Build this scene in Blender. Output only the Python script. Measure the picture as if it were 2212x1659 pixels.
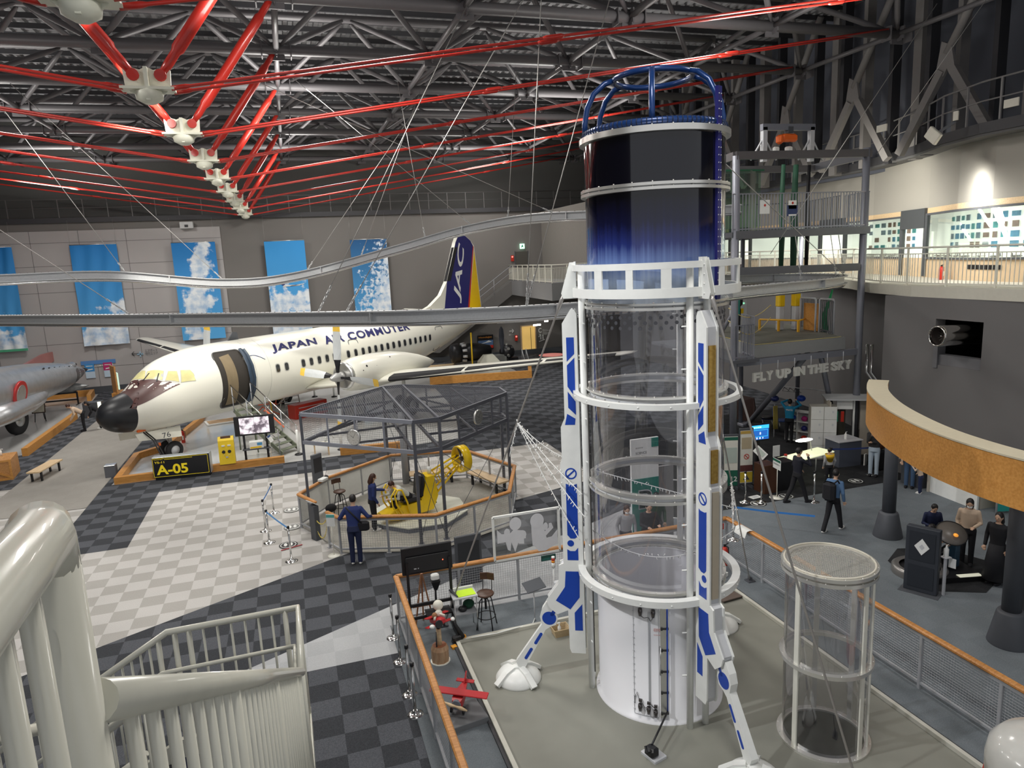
import bpy, bmesh, math, random
from mathutils import Vector, Matrix
from math import sin, cos, pi, radians
random.seed(7)
scene = bpy.context.scene
for o in list(bpy.data.objects): bpy.data.objects.remove(o)
col = scene.collection
# ------------------------------------------------------------------ camera
F_PX = 1512.85; YAW, PITCH, ROLL = radians(17.157), radians(10.1998), radians(2.6334)
EYE = Vector((0, 0, 7.24))
_fw = Vector((sin(YAW)*cos(PITCH), cos(YAW)*cos(PITCH), -sin(PITCH)))
_r0 = Vector((cos(YAW), -sin(YAW), 0)); _d0 = _fw.cross(_r0)
_rt = cos(ROLL)*_r0 + sin(ROLL)*_d0; _dn = -sin(ROLL)*_r0 + cos(ROLL)*_d0
cam_data = bpy.data.cameras.new('camera'); cam = bpy.data.objects.new('camera', cam_data); col.objects.link(cam)
cam_data.sensor_fit = 'HORIZONTAL'; cam_data.sensor_width = 36.0; cam_data.lens = F_PX/2212*36
cam_data.clip_start = 0.05; cam_data.clip_end = 400
M = Matrix((( _rt.x, -_dn.x, -_fw.x, EYE.x), (_rt.y, -_dn.y, -_fw.y, EYE.y), (_rt.z, -_dn.z, -_fw.z, EYE.z), (0, 0, 0, 1)))
cam.matrix_world = M
scene.camera = cam
# ------------------------------------------------------------------ world, exposure
scene.view_settings.view_transform = 'Standard'; scene.view_settings.look = 'None'
scene.view_settings.gamma = 1.0; scene.view_settings.use_curve_mapping = False
scene.view_settings.exposure = 0.35
world = bpy.data.worlds.new('hall_air'); scene.world = world; world.use_nodes = True
world.node_tree.nodes['Background'].inputs[0].default_value = (0.94, 0.96, 1.0, 1)
world.node_tree.nodes['Background'].inputs[1].default_value = 0.42
def area(name, loc, target, sx, sy, power, colr=(1, 0.97, 0.92)):
 l = bpy.data.lights.new(name, 'AREA'); l.shape = 'RECTANGLE'; l.size = sx; l.size_y = sy; l.energy = power; l.color = colr
 o = bpy.data.objects.new(name, l); col.objects.link(o); o.location = loc
 o.rotation_euler = (Vector(target)-Vector(loc)).to_track_quat('-Z', 'Y').to_euler(); return o
def spot(name, loc, target, power, deg=60, rad=0.15, colr=(1, 0.96, 0.88), blend=0.5):
 l = bpy.data.lights.new(name, 'SPOT'); l.energy = power; l.spot_size = radians(deg); l.spot_blend = blend; l.shadow_soft_size = rad; l.color = colr
 o = bpy.data.objects.new(name, l); col.objects.link(o); o.location = loc
 o.rotation_euler = (Vector(target)-Vector(loc)).to_track_quat('-Z', 'Y').to_euler(); return o
# high bay lamps hung in rows inside the roof structure
for i, (x, y, p) in enumerate([(-9, 14, 900), (-9, 26, 1100), (-9, 40, 1100), (3, 5, 600), (2, 17, 1000), (2, 29, 1000), (3, 43, 900), (12, 35, 700), (13, 46, 500), (12.5, 21, 420), (13, 9, 420)]):
 area('high_bay_light', (x, y, 13.6), (x, y, 0), 2.6, 2.6, p*.62)
for x, y in ((-12, 18), (-12, 32), (-12, 45), (1, 14), (1, 28), (1, 42), (13, 16), (13, 30), (13, 44)):  # unseen fill lights added below the trusses to brighten the roof deck
 area('roof_fill_light', (x, y, 11.8), (x, y, 20), 3.0, 3.0, 420)
spot('flood_light', (-3.6, 19.0, 12.6), (-1.0, 33.0, 2.5), 5000, 42, 0.25)
spot('flood_light', (-2.0, 31.0, 12.6), (6.0, 38.0, 3.5), 4200, 46, 0.25)
spot('flood_light', (-6.0, 8.0, 12.4), (4.9, 10.0, 3.5), 2600, 34, 0.2, (0.97, 0.98, 1))
spot('flood_light', (-3.6, 14.0, 12.4), (-2.2, 26.0, 11.0), 1500, 30, 0.2)
for i in range(6):
 area('gallery_strip_light', (19.6, 10.5+i*3.2, 8.1), (22, 10.5+i*3.2, 6.6), 0.3, 2.4, 60, (1, 0.97, 0.9))
spot('wall_flood', (19.0, 21.0, 9.95), (22.6, 23.0, 8.9), 420, 130, 0.15, (1, 0.96, 0.84), 1.0)
# ------------------------------------------------------------------ geometry from the photograph's own view lines
def ray(px, py):
 return (_rt*((px-1106)/F_PX) + _dn*((py-829.5)/F_PX) + _fw)
def G(px, py, z=0.0):
 d = ray(px, py); return EYE + d*((z-EYE.z)/d.z)
def PY(px, py, y):
 d = ray(px, py); return EYE + d*(y/d.y)
def PX(px, py, x):
 d = ray(px, py); return EYE + d*(x/d.x)
def PV(px, py, p, n):
 d = ray(px, py); t = ((p[0]-EYE.x)*n[0]+(p[1]-EYE.y)*n[1])/(d.x*n[0]+d.y*n[1]); return EYE + d*t
# ------------------------------------------------------------------ materials
MATS = {}
def mat(name, c, rough=0.6, metal=0.0, emit=0.0, var=0.06, scale=8.0, alpha=1.0, trans=0.0, bump=0.0, ior=1.45, coat=0.0):
 if name in MATS: return MATS[name]
 m = bpy.data.materials.new(name); m.use_nodes = True; nt = m.node_tree; b = nt.nodes['Principled BSDF']
 c = tuple(c)+(1,) if len(c) == 3 else c
 b.inputs['Roughness'].default_value = rough; b.inputs['Metallic'].default_value = metal
 b.inputs['IOR'].default_value = ior
 if coat: b.inputs['Coat Weight'].default_value = coat
 if var > 0:
  tc = nt.nodes.new('ShaderNodeTexCoord'); no = nt.nodes.new('ShaderNodeTexNoise'); no.inputs['Scale'].default_value = scale; no.inputs['Detail'].default_value = 4
  mx = nt.nodes.new('ShaderNodeMix'); mx.data_type = 'RGBA'
  mx.inputs[6].default_value = tuple(v*(1-var) for v in c[:3])+(1,); mx.inputs[7].default_value = tuple(min(1, v*(1+var)) for v in c[:3])+(1,)
  nt.links.new(tc.outputs['Object'], no.inputs['Vector']); nt.links.new(no.outputs['Fac'], mx.inputs[0]); nt.links.new(mx.outputs[2], b.inputs['Base Color'])
  if bump:
   bp = nt.nodes.new('ShaderNodeBump'); bp.inputs['Strength'].default_value = bump; bp.inputs['Distance'].default_value = 0.01
   nt.links.new(no.outputs['Fac'], bp.inputs['Height']); nt.links.new(bp.outputs['Normal'], b.inputs['Normal'])
 else: b.inputs['Base Color'].default_value = c
 if emit: b.inputs['Emission Color'].default_value = c; b.inputs['Emission Strength'].default_value = emit
 if trans: b.inputs['Transmission Weight'].default_value = trans
 if alpha < 1: b.inputs['Alpha'].default_value = alpha
 MATS[name] = m; return m
def node_mat(name, fn):
 if name in MATS: return MATS[name]
 m = bpy.data.materials.new(name); m.use_nodes = True; nt = m.node_tree
 fn(nt, nt.nodes['Principled BSDF'], nt.nodes, nt.links); MATS[name] = m; return m
def clear_film(name, tint, dens, rough=0.02):
 # thin clear sheet: mostly see-through, with a glossy skin
 def fn(nt, b, N, L):
  out = N['Material Output']; N.remove(b)
  t = N.new('ShaderNodeBsdfTransparent'); t.inputs[0].default_value = tint+(1,)
  g = N.new('ShaderNodeBsdfGlossy'); g.inputs['Roughness'].default_value = rough
  lw = N.new('ShaderNodeLayerWeight'); lw.inputs[0].default_value = 0.25
  mp = N.new('ShaderNodeMapRange'); mp.inputs[3].default_value = dens; mp.inputs[4].default_value = 0.75
  mx = N.new('ShaderNodeMixShader'); L.new(lw.outputs['Facing'], mp.inputs[0]); L.new(mp.outputs[0], mx.inputs[0]); L.new(t.outputs[0], mx.inputs[1]); L.new(g.outputs[0], mx.inputs[2]); L.new(mx.outputs[0], out.inputs[0])
 return node_mat(name, fn)
def carpet(name, a, b2, noise=0.10, scale=90):
 def fn(nt, b, N, L):
  tc = N.new('ShaderNodeTexCoord'); mp = N.new('ShaderNodeMapping'); mp.inputs['Location'].default_value = (4.833*2, -25.293*2, 0.5); mp.inputs['Scale'].default_value = (2, 2, 0.0001)
  ck = N.new('ShaderNodeTexChecker'); ck.inputs['Scale'].default_value = 1.0; ck.inputs[1].default_value = a+(1,); ck.inputs[2].default_value = b2+(1,)
  n1 = N.new('ShaderNodeTexNoise'); n1.inputs['Scale'].default_value = scale; n1.inputs['Detail'].default_value = 3
  n2 = N.new('ShaderNodeTexNoise'); n2.inputs['Scale'].default_value = 0.35; n2.inputs['Detail'].default_value = 3
  mr = N.new('ShaderNodeMapRange'); mr.inputs[1].default_value = 0.3; mr.inputs[2].default_value = 0.7; mr.inputs[3].default_value = 1-noise; mr.inputs[4].default_value = 1+noise
  m2 = N.new('ShaderNodeMapRange'); m2.inputs[1].default_value = 0.35; m2.inputs[2].default_value = 0.65; m2.inputs[3].default_value = 0.93; m2.inputs[4].default_value = 1.05
  mu = N.new('ShaderNodeMath'); mu.operation = 'MULTIPLY'
  vm = N.new('ShaderNodeVectorMath'); vm.operation = 'SCALE'
  L.new(tc.outputs['Object'], mp.inputs[0]); L.new(mp.outputs[0], ck.inputs[0]); L.new(tc.outputs['Object'], n1.inputs[0]); L.new(tc.outputs['Object'], n2.inputs[0])
  L.new(n1.outputs['Fac'], mr.inputs[0]); L.new(n2.outputs['Fac'], m2.inputs[0]); L.new(mr.outputs[0], mu.inputs[0]); L.new(m2.outputs[0], mu.inputs[1])
  L.new(ck.outputs[0], vm.inputs[0]); L.new(mu.outputs[0], vm.inputs['Scale']); L.new(vm.outputs[0], b.inputs['Base Color']); b.inputs['Roughness'].default_value = 0.95
  b.inputs['Specular IOR Level'].default_value = 0.15
 return node_mat(name, fn)
def wood(name, a, b2, scale=3.0, axis=(1, 8, 8), rough=0.45):
 def fn(nt, b, N, L):
  tc = N.new('ShaderNodeTexCoord'); mp = N.new('ShaderNodeMapping'); mp.inputs['Scale'].default_value = axis
  no = N.new('ShaderNodeTexNoise'); no.inputs['Scale'].default_value = scale; no.inputs['Detail'].default_value = 6
  cr = N.new('ShaderNodeValToRGB'); cr.color_ramp.elements[0].color = a+(1,); cr.color_ramp.elements[1].color = b2+(1,); cr.color_ramp.elements[0].position = .35; cr.color_ramp.elements[1].position = .65
  L.new(tc.outputs['Object'], mp.inputs[0]); L.new(mp.outputs[0], no.inputs[0]); L.new(no.outputs['Fac'], cr.inputs[0]); L.new(cr.outputs[0], b.inputs['Base Color']); b.inputs['Roughness'].default_value = rough
 return node_mat(name, fn)
WHITE = mat('white_paint', (0.82, 0.83, 0.80), 0.35); CREAM = mat('cream_paint', (0.80, 0.79, 0.70), 0.32)
GREY = mat('grey_paint', (0.33, 0.34, 0.36), 0.5); LGREY = mat('light_grey_paint', (0.55, 0.56, 0.58), 0.5); DGREY = mat('dark_grey_paint', (0.075, 0.08, 0.09), 0.5)
BLACK = mat('black_plastic', (0.012, 0.012, 0.014), 0.4); RUBBER = mat('black_rubber', (0.02, 0.02, 0.022), 0.8)
CHROME = mat('polished_steel', (0.75, 0.75, 0.74), 0.18, 1.0); GALV = mat('galvanised_steel', (0.50, 0.51, 0.52), 0.42, 0.35, var=0.14, scale=25)
ALU = mat('brushed_aluminium', (0.74, 0.74, 0.72), 0.3, 0.9); WIRE = mat('steel_wire', (0.45, 0.44, 0.42), 0.4, 0.6)
RED = mat('red_paint', (0.55, 0.035, 0.02), 0.3); YELLOW = mat('yellow_paint', (0.85, 0.55, 0.01), 0.35); BLUE = mat('royal_blue_paint', (0.012, 0.06, 0.40), 0.35)
NAVY = mat('navy_paint', (0.022, 0.022, 0.16), 0.35); TRUSS = mat('roof_steel_paint', (0.105, 0.10, 0.105), 0.45); GREEN = mat('green_paint', (0.02, 0.25, 0.14), 0.5)
ORANGE = wood('orange_varnished_wood', (0.50, 0.22, 0.045), (0.62, 0.30, 0.075)); RAILWOOD = wood('handrail_oak', (0.42, 0.17, 0.04), (0.60, 0.28, 0.08), 6)
PALEWOOD = wood('pale_birch', (0.62, 0.44, 0.25), (0.72, 0.54, 0.33)); BROWNWOOD = wood('dark_walnut', (0.05, 0.022, 0.012), (0.09, 0.04, 0.022))
# ------------------------------------------------------------------ mesh builder
class MB:
 def __init__(s): s.v = []; s.f = []; s.mi = []; s.sm = []
 def add(s, vs, fs, mi=0, smooth=False):
  o = len(s.v); s.v.extend([Vector(v) for v in vs])
  for f in fs: s.f.append([i+o for i in f]); s.mi.append(mi); s.sm.append(smooth)
  return s
 def box(s, c, size, rz=0.0, mi=0, M=None):
  hx, hy, hz = size[0]/2, size[1]/2, size[2]/2
  vs = [Vector((x, y, z)) for z in (-hz, hz) for y in (-hy, hy) for x in (-hx, hx)]
  R = Matrix.Rotation(rz, 3, 'Z') if M is None else M
  vs = [R @ v + Vector(c) for v in vs]
  return s.add(vs, [(0, 2, 3, 1), (4, 5, 7, 6), (0, 1, 5, 4), (2, 6, 7, 3), (0, 4, 6, 2), (1, 3, 7, 5)], mi)
 def cbox(s, c, size, b=0.01, rz=0.0, mi=0, M=None):
  # box with chamfered vertical and horizontal edges
  hx, hy, hz = size[0]/2, size[1]/2, size[2]/2; b = min(b, hx*.9, hy*.9, hz*.9)
  R = Matrix.Rotation(rz, 3, 'Z') if M is None else M
  rings = []
  for z, e in ((-hz, b), (-hz+b, 0), (hz-b, 0), (hz, b)):
   x, y = hx-e, hy-e; k = b
   rings.append([(x-k, -y, z), (x, -y+k, z), (x, y-k, z), (x-k, y, z), (-x+k, y, z), (-x, y-k, z), (-x, -y+k, z), (-x+k, -y, z)])
  rings = [[R @ Vector(v) + Vector(c) for v in r] for r in rings]
  return s.loft(rings, mi=mi, smooth=False)
 def loft(s, rings, closed=True, caps=True, mi=0, smooth=True, mifn=None):
  n = len(rings[0]); vs = [v for r in rings for v in r]; fs = []; mis = []
  m = n if closed else n-1
  for i in range(len(rings)-1):
   for j in range(m):
    fs.append((i*n+j, i*n+(j+1) % n, (i+1)*n+(j+1) % n, (i+1)*n+j)); mis.append(mifn(i, j) if mifn else mi)
  o = len(s.v); s.v.extend([Vector(v) for v in vs])
  for f, k in zip(fs, mis): s.f.append([i+o for i in f]); s.mi.append(k); s.sm.append(smooth)
  if caps and closed:
   s.f.append([o+j for j in range(n)][::-1]); s.mi.append(mifn(0, 0) if mifn else mi); s.sm.append(False)
   b = o+(len(rings)-1)*n; s.f.append([b+j for j in range(n)]); s.mi.append(mifn(len(rings)-2, 0) if mifn else mi); s.sm.append(False)
  return s
 def tube(s, p0, p1, r0, r1=None, n=10, caps=True, mi=0, smooth=True):
  return s.path([p0, p1], [r0, r0 if r1 is None else r1], n, caps=caps, mi=mi, smooth=smooth)
 def path(s, pts, r, n=10, closed=False, caps=True, mi=0, smooth=True, flat=None):
  pts = [Vector(p) for p in pts]; k = len(pts)
  rr = r if isinstance(r, (list, tuple)) else [r]*k
  rings = []; up = None
  for i, p in enumerate(pts):
   a = pts[(i-1) % k] if (closed or i > 0) else None; b = pts[(i+1) % k] if (closed or i < k-1) else None
   t = Vector((0, 0, 0))
   if a is not None: t += (p-a).normalized()
   if b is not None: t += (b-p).normalized()
   t = t.normalized() if t.length > 1e-6 else Vector((0, 0, 1))
   if up is None:
    up = Vector((0, 0, 1)) if abs(t.z) < 0.9 else Vector((1, 0, 0))
   x = t.cross(up).normalized() if t.cross(up).length > 1e-6 else Vector((1, 0, 0)); y = x.cross(t).normalized(); up = y
   m = 1.0
   if a is not None and b is not None:
    cs = (p-a).normalized().dot(t); m = 1/max(cs, 0.5)
   if flat: rings.append([p + x*dx*m + y*dy for dx, dy in flat])
   else: rings.append([p + (x*cos(2*pi*j/n) + y*sin(2*pi*j/n))*rr[i] for j in range(n)])
  if closed:
   rings.append(rings[0]); return s.loft(rings, caps=False, mi=mi, smooth=smooth and not flat)
  return s.loft(rings, caps=caps, mi=mi, smooth=smooth and not flat)
 def bar(s, p0, p1, w, h, mi=0):
  # rectangular bar; h measured vertically (or along Y for upright bars)
  return s.path([p0, p1], 0, flat=[(w/2, -h/2), (w/2, h/2), (-w/2, h/2), (-w/2, -h/2)], mi=mi)
 def bars(s, pts, w, h, mi=0, closed=False):
  return s.path(pts, 0, closed=closed, flat=[(w/2, -h/2), (w/2, h/2), (-w/2, h/2), (-w/2, -h/2)], mi=mi)
 def lathe(s, prof, c=(0, 0, 0), n=32, axis=None, mi=0, smooth=True, caps=True, mifn=None):
  c = Vector(c)
  if axis is None: X, Y, Z = Vector((1, 0, 0)), Vector((0, 1, 0)), Vector((0, 0, 1))
  else:
   Z = Vector(axis).normalized(); X = Z.orthogonal().normalized(); Y = Z.cross(X)
  rings = [[c + X*r*cos(2*pi*j/n) + Y*r*sin(2*pi*j/n) + Z*h for j in range(n)] for r, h in prof]
  return s.loft(rings, mi=mi, smooth=smooth, caps=caps, mifn=mifn)
 def ring(s, c, r0, r1, z0, z1, n=48, mi=0):
  prof = [(r1, z0), (r1, z1), (r0, z1), (r0, z0)]
  for k in range(4):
   a, b = prof[k], prof[(k+1) % 4]
   s.lathe([a, b], (c[0], c[1], 0), n, mi=mi, caps=False, smooth=True)
  return s
 def ball(s, c, r, n=16, m=10, mi=0, M=None):
  r = (r, r, r) if not isinstance(r, (tuple, list)) else r
  rings = []
  for i in range(m+1):
   t = -pi/2 + pi*i/m; e = max(cos(t), 0.001)
   ring = [Vector((r[0]*e*cos(2*pi*j/n), r[1]*e*sin(2*pi*j/n), r[2]*sin(t))) for j in range(n)]
   rings.append([(M @ v if M else v) + Vector(c) for v in ring])
  return s.loft(rings, mi=mi)
 def poly(s, pts, th, nrm=None, mi=0):
  # planar outline given thickness th along nrm
  pts = [Vector(p) for p in pts]
  if nrm is None:
   nrm = Vector((0, 0, 0))
   for i in range(len(pts)): nrm += pts[i].cross(pts[(i+1) % len(pts)])
   nrm.normalize()
  nrm = Vector(nrm); n = len(pts)
  a = pts; b = [p+nrm*th for p in pts]
  o = len(s.v); s.v.extend(a+b)
  fl = [[o+i for i in range(n)][::-1], [o+n+i for i in range(n)]] + [[o+i, o+(i+1) % n, o+n+(i+1) % n, o+n+i] for i in range(n)]
  for f in fl: s.f.append(f); s.mi.append(mi); s.sm.append(False)
  return s
 def build(s, name, mats, parent=None, world=True, tri=False):
  me = bpy.data.meshes.new(name)
  vs = s.v
  if parent is not None and world:
   inv = root_matrix(parent).inverted(); vs = [inv @ v for v in vs]
  me.from_pydata([tuple(v) for v in vs], [], s.f)
  mats = mats if isinstance(mats, (list, tuple)) else [mats]
  for m in mats: me.materials.append(m)
  me.polygons.foreach_set('material_index', s.mi); me.polygons.foreach_set('use_smooth', s.sm)
  bm = bmesh.new(); bm.from_mesh(me); bmesh.ops.recalc_face_normals(bm, faces=bm.faces); bm.to_mesh(me); bm.free()
  me.update()
  o = bpy.data.objects.new(name, me); col.objects.link(o)
  if parent is not None: o.parent = parent
  return o
def root_matrix(o):
 m = o.matrix_basis.copy()
 while o.parent is not None: o = o.parent; m = o.matrix_basis @ m
 return m
def tag(o, label, cat, group=None, kind=None):
 o['label'] = label; o['category'] = cat
 if group: o['group'] = group
 if kind: o['kind'] = kind
 return o
def thing(name, label, cat, loc=(0, 0, 0), rz=0.0, group=None):
 o = bpy.data.objects.new(name, None); col.objects.link(o); o.empty_display_size = 0.2
 o.location = loc; o.rotation_euler = (0, 0, rz); return tag(o, label, cat, group)
def struct(o): o['kind'] = 'structure'; return o
def dup(root, loc, rz=None, label=None, group=None):
 r = root.copy(); col.objects.link(r); r.location = loc
 if rz is not None: r.rotation_euler = (0, 0, rz)
 if label: r['label'] = label
 if group: r['group'] = group
 for ch in list(root.children):
  c = ch.copy(); col.objects.link(c); c.parent = r
  for g in list(ch.children):
   d = g.copy(); col.objects.link(d); d.parent = c
 return r
def text_mesh(body, size=1.0, depth=0.01, shear=0.0, align='LEFT', spacing=1.0, bold=0.0):
 cu = bpy.data.curves.new('text', 'FONT'); cu.body = body; cu.size = size; cu.extrude = depth/2; cu.shear = shear; cu.align_x = align; cu.space_character = spacing; cu.offset = bold; cu.resolution_u = 4
 o = bpy.data.objects.new('text', cu); col.objects.link(o)
 dg = bpy.context.evaluated_depsgraph_get(); me = bpy.data.meshes.new_from_object(o.evaluated_get(dg))
 vs = [v.co.copy() for v in me.vertices]; fs = [list(p.vertices) for p in me.polygons]
 bpy.data.objects.remove(o); bpy.data.curves.remove(cu); bpy.data.meshes.remove(me)
 return vs, fs
def text_on(mb, body, origin, right, up, height, width=None, depth=0.01, mi=0, shear=0.0, bold=0.0, spacing=1.0, align='LEFT', mapper=None):
 # letters standing on a surface: origin = lower left, right/up = unit directions
 vs, fs = text_mesh(body, 1.0, 0.0, shear, 'LEFT', spacing, bold)
 if not vs: return mb
 x0 = min(v.x for v in vs); x1 = max(v.x for v in vs); y0 = min(v.y for v in vs); y1 = max(v.y for v in vs)
 sy = height/max(y1-y0, 1e-6); sx = (width/max(x1-x0, 1e-6)) if width else sy
 right = Vector(right); up = Vector(up); nrm = right.cross(up); W = (x1-x0)*sx
 off = {'LEFT': 0, 'CENTER': -W/2, 'RIGHT': -W}[align]
 if mapper: a = [mapper((v.x-x0)*sx+off, (v.y-y0)*sy) for v in vs]; return mb.add(a, fs, mi)
 a = [Vector(origin)+right*((v.x-x0)*sx+off)+up*((v.y-y0)*sy)+nrm*depth for v in vs]
 return mb.add(a, fs, mi)
def mesh_grid(mb, p, u, v, pitch, w, mi=0):
 # woven wire panel: p corner, u and v edge vectors
 p = Vector(p); u = Vector(u); v = Vector(v); nu = max(1, int(u.length/pitch)); nv = max(1, int(v.length/pitch))
 n = u.cross(v).normalized()*w*0.5; uu = u.normalized()*w*0.5; vv = v.normalized()*w*0.5
 for i in range(1, nu):
  a = p+u*(i/nu); b = a+v; mb.add([a-uu, a+n, a+uu, b-uu, b+n, b+uu], [(0, 1, 4, 3), (1, 2, 5, 4), (0, 3, 5, 2)], mi)
 for i in range(1, nv):
  a = p+v*(i/nv); b = a+u; mb.add([a-vv, a+n, a+vv, b-vv, b+n, b+vv], [(0, 1, 4, 3), (1, 2, 5, 4), (0, 3, 5, 2)], mi)
 return mb
def rrect(w, h, r, n=4):
 pts = []
 for cx, cy, a0 in ((w/2-r, h/2-r, 0), (-w/2+r, h/2-r, pi/2), (-w/2+r, -h/2+r, pi), (w/2-r, -h/2+r, 3*pi/2)):
  for i in range(n+1): a = a0+pi/2*i/n; pts.append((cx+r*cos(a), cy+r*sin(a)))
 return pts
# ================================================================== floor
CARL = carpet('light_checker_carpet', (0.50, 0.485, 0.465), (0.375, 0.362, 0.338), 0.10, 60)
CARD = carpet('dark_checker_carpet', (0.045, 0.048, 0.054), (0.088, 0.093, 0.105), 0.30, 70)
CARG = carpet('blue_grey_carpet', (0.165, 0.185, 0.20), (0.155, 0.175, 0.19), 0.14, 60)
CARB = carpet('black_carpet', (0.022, 0.023, 0.025), (0.028, 0.029, 0.031), 0.2, 60)
CARW = carpet('pale_grey_carpet', (0.44, 0.45, 0.46), (0.40, 0.41, 0.42), 0.08, 60)
CARA = carpet('beige_aisle_carpet', (0.30, 0.285, 0.26), (0.31, 0.295, 0.27), 0.08, 60)
PAD = mat('olive_grey_concrete', (0.235, 0.235, 0.20), 0.55, var=0.16, scale=1.2)
SHOWFLOOR = mat('polished_grey_display_floor', (0.50, 0.50, 0.49), 0.12, var=0.05, scale=0.6)
fl = MB(); FM = [CARL, CARD, CARG, CARB, CARW, CARA, PAD, SHOWFLOOR, carpet('ride_floor_grey', (0.33, 0.315, 0.28), (0.31, 0.30, 0.265), .1, 30)]
_z = [0.0]
def zone(pts, mi):
 _z[0] += 0.0015; fl.add([(x, y, _z[0]-0.0015) for x, y in pts], [list(range(len(pts)))], mi)
zone([(-34, -8), (27, -8), (27, 53), (-34, 53)], 0)
zone([(-6.83, 20.29), (-4.833, 20.29), (-4.833, 25.293), (9.1, 25.293), (9.1, 56), (-6.83, 56)], 1)          # round the airliner display
up = [(-9.5, 12.0), (-8, 12.8), (-4.46, 14.66), (-2.8, 15.55), (-.31, 16.86), (.47, 17.28), (2.68, 18.3), (5.96, 19.43), (7.64, 19.93), (9.1, 20.35)]
zone(up + [(9.1, 17.6), (6.13, 16.27), (5.01, 15.86), (1.49, 14.22), (-.4, 13.29), (-4.2, 11.4), (-9.5, 8.8)], 1)
zone([(-.4, 13.29), (1.49, 14.22), (5.01, 15.86), (6.13, 16.27), (9.1, 17.6), (9.1, 12.293), (-2.4, 12.293)], 4)
zone([(-20, -8), (1.3, -8), (1.3, 12.293), (-2.6, 12.293), (-8, 9.6), (-20, 4)], 1)
zone([(9.1, 56), (9.1, 16.1), (27, 16.1), (27, 56)], 1)
zone([(9.1, 22.6), (9.1, 16.12), (27, 16.12), (27, 26), (12.5, 26)], 3)
zone([(-34, 28.0), (-10.0, 28.0), (-10.0, 56), (-34, 56)], 1)
zone([(-10.0, 24.5), (-6.83, 24.5), (-6.83, 56), (-10.0, 56)], 5)
zone([(1.3, -8), (27, -8), (27, 16.12), (9.1, 16.12), (9.1, 13.35), (1.3, 13.35)], 2)
zone([(2.43, -8), (8.45, -8), (8.45, 12.2), (2.43, 12.2)], 6)
zone([(.12, 18.95), (-.30, 19.85), (.55, 21.1), (2.68, 22.75), (5.12, 22.2), (6.06, 19.75), (5.19, 17.53), (2.96, 16.63), (.63, 17.5)], 8)
SHOW = [(-6.6, 26.85), (-0.75, 26.98), (1.27, 27.07), (6.1, 27.5), (7.2, 33), (7.6, 41), (13.5, 40.1), (13.6, 47.5), (-5.0, 47.5), (-5.0, 37), (-5.5, 31.5), (-6.5, 30.5)]
zone(SHOW, 7)
zone([(-34, 33.4), (-11.05, 33.4), (-11.15, 41), (-12, 49), (-34, 49)], 7)
zone([(12.48, 11.87), (11.97, 10.5), (13.07, 9.94), (14.6, 10.6), (14.1, 12.0), (13.2, 12.3)], 3)
struct(fl.build('floor', FM))
# ================================================================== shell
WALLG = mat('wall_grey_paint', (0.185, 0.175, 0.165), 0.8, var=0.04, scale=0.7)
WALLP = mat('pale_wall_panel', (0.42, 0.40, 0.395), 0.7, var=0.05, scale=0.7)
WALLR = mat('right_wall_grey', (0.155, 0.15, 0.15), 0.8, var=0.05, scale=0.6)
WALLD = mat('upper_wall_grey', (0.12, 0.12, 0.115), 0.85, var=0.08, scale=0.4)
SEAM = mat('panel_seam', (0.20, 0.19, 0.19), 0.8)
w = MB(); w.box((-3.5, 50.4, 5.4), (61, .5, 10.8)); struct(w.build('wall_far', WALLG))
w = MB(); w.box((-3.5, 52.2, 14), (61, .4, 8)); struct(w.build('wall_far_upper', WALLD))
w = MB(); w.box((-33.8, 24, 9), (.4, 64, 18)); struct(w.build('wall_left', WALLG))
w = MB(); w.box((-18.9, 50.1, 5.05), (30, .1, 10.1))
for i in range(12):
 x = -33.0+i*2.62
 if x < -4.2: w.box((x, 50.045, 5.05), (.03, .012, 10.1), mi=1)
for z in (1.6, 3.2, 4.8, 6.4, 8.0, 9.4): w.box((-18.9, 50.045, z), (30, .012, .025), mi=1)
struct(w.build('trim_1', [WALLP, SEAM]))
w = MB(); w.box((-3.5, 50.02, .18), (61, .06, .36)); struct(w.build('baseboard_far', DGREY))
# right wall: plan line of the lower wall, and the gallery slab above it
RW = [(17.8, -6), (17.75, 13.1), (17.85, 17.6), (19.8, 18.4), (20.7, 21.2), (21.8, 25), (22.4, 30), (22.6, 40), (22.6, 52)]
def wallrun(mb, pts, z0, z1, th, mi=0):
 n = len(pts); offs = []
 for i in range(n):
  a = Vector(pts[max(i-1, 0)]); b = Vector(pts[min(i+1, n-1)]); d = (b-a).normalized(); offs.append(Vector((d.y, -d.x)))
 rings = []
 for p, o in zip(pts, offs):
  q = (p[0]+o.x*th, p[1]+o.y*th)
  rings.append([Vector((p[0], p[1], z0)), Vector((q[0], q[1], z0)), Vector((q[0], q[1], z1)), Vector((p[0], p[1], z1))])
 return mb.loft(rings, mi=mi, smooth=False)
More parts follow.
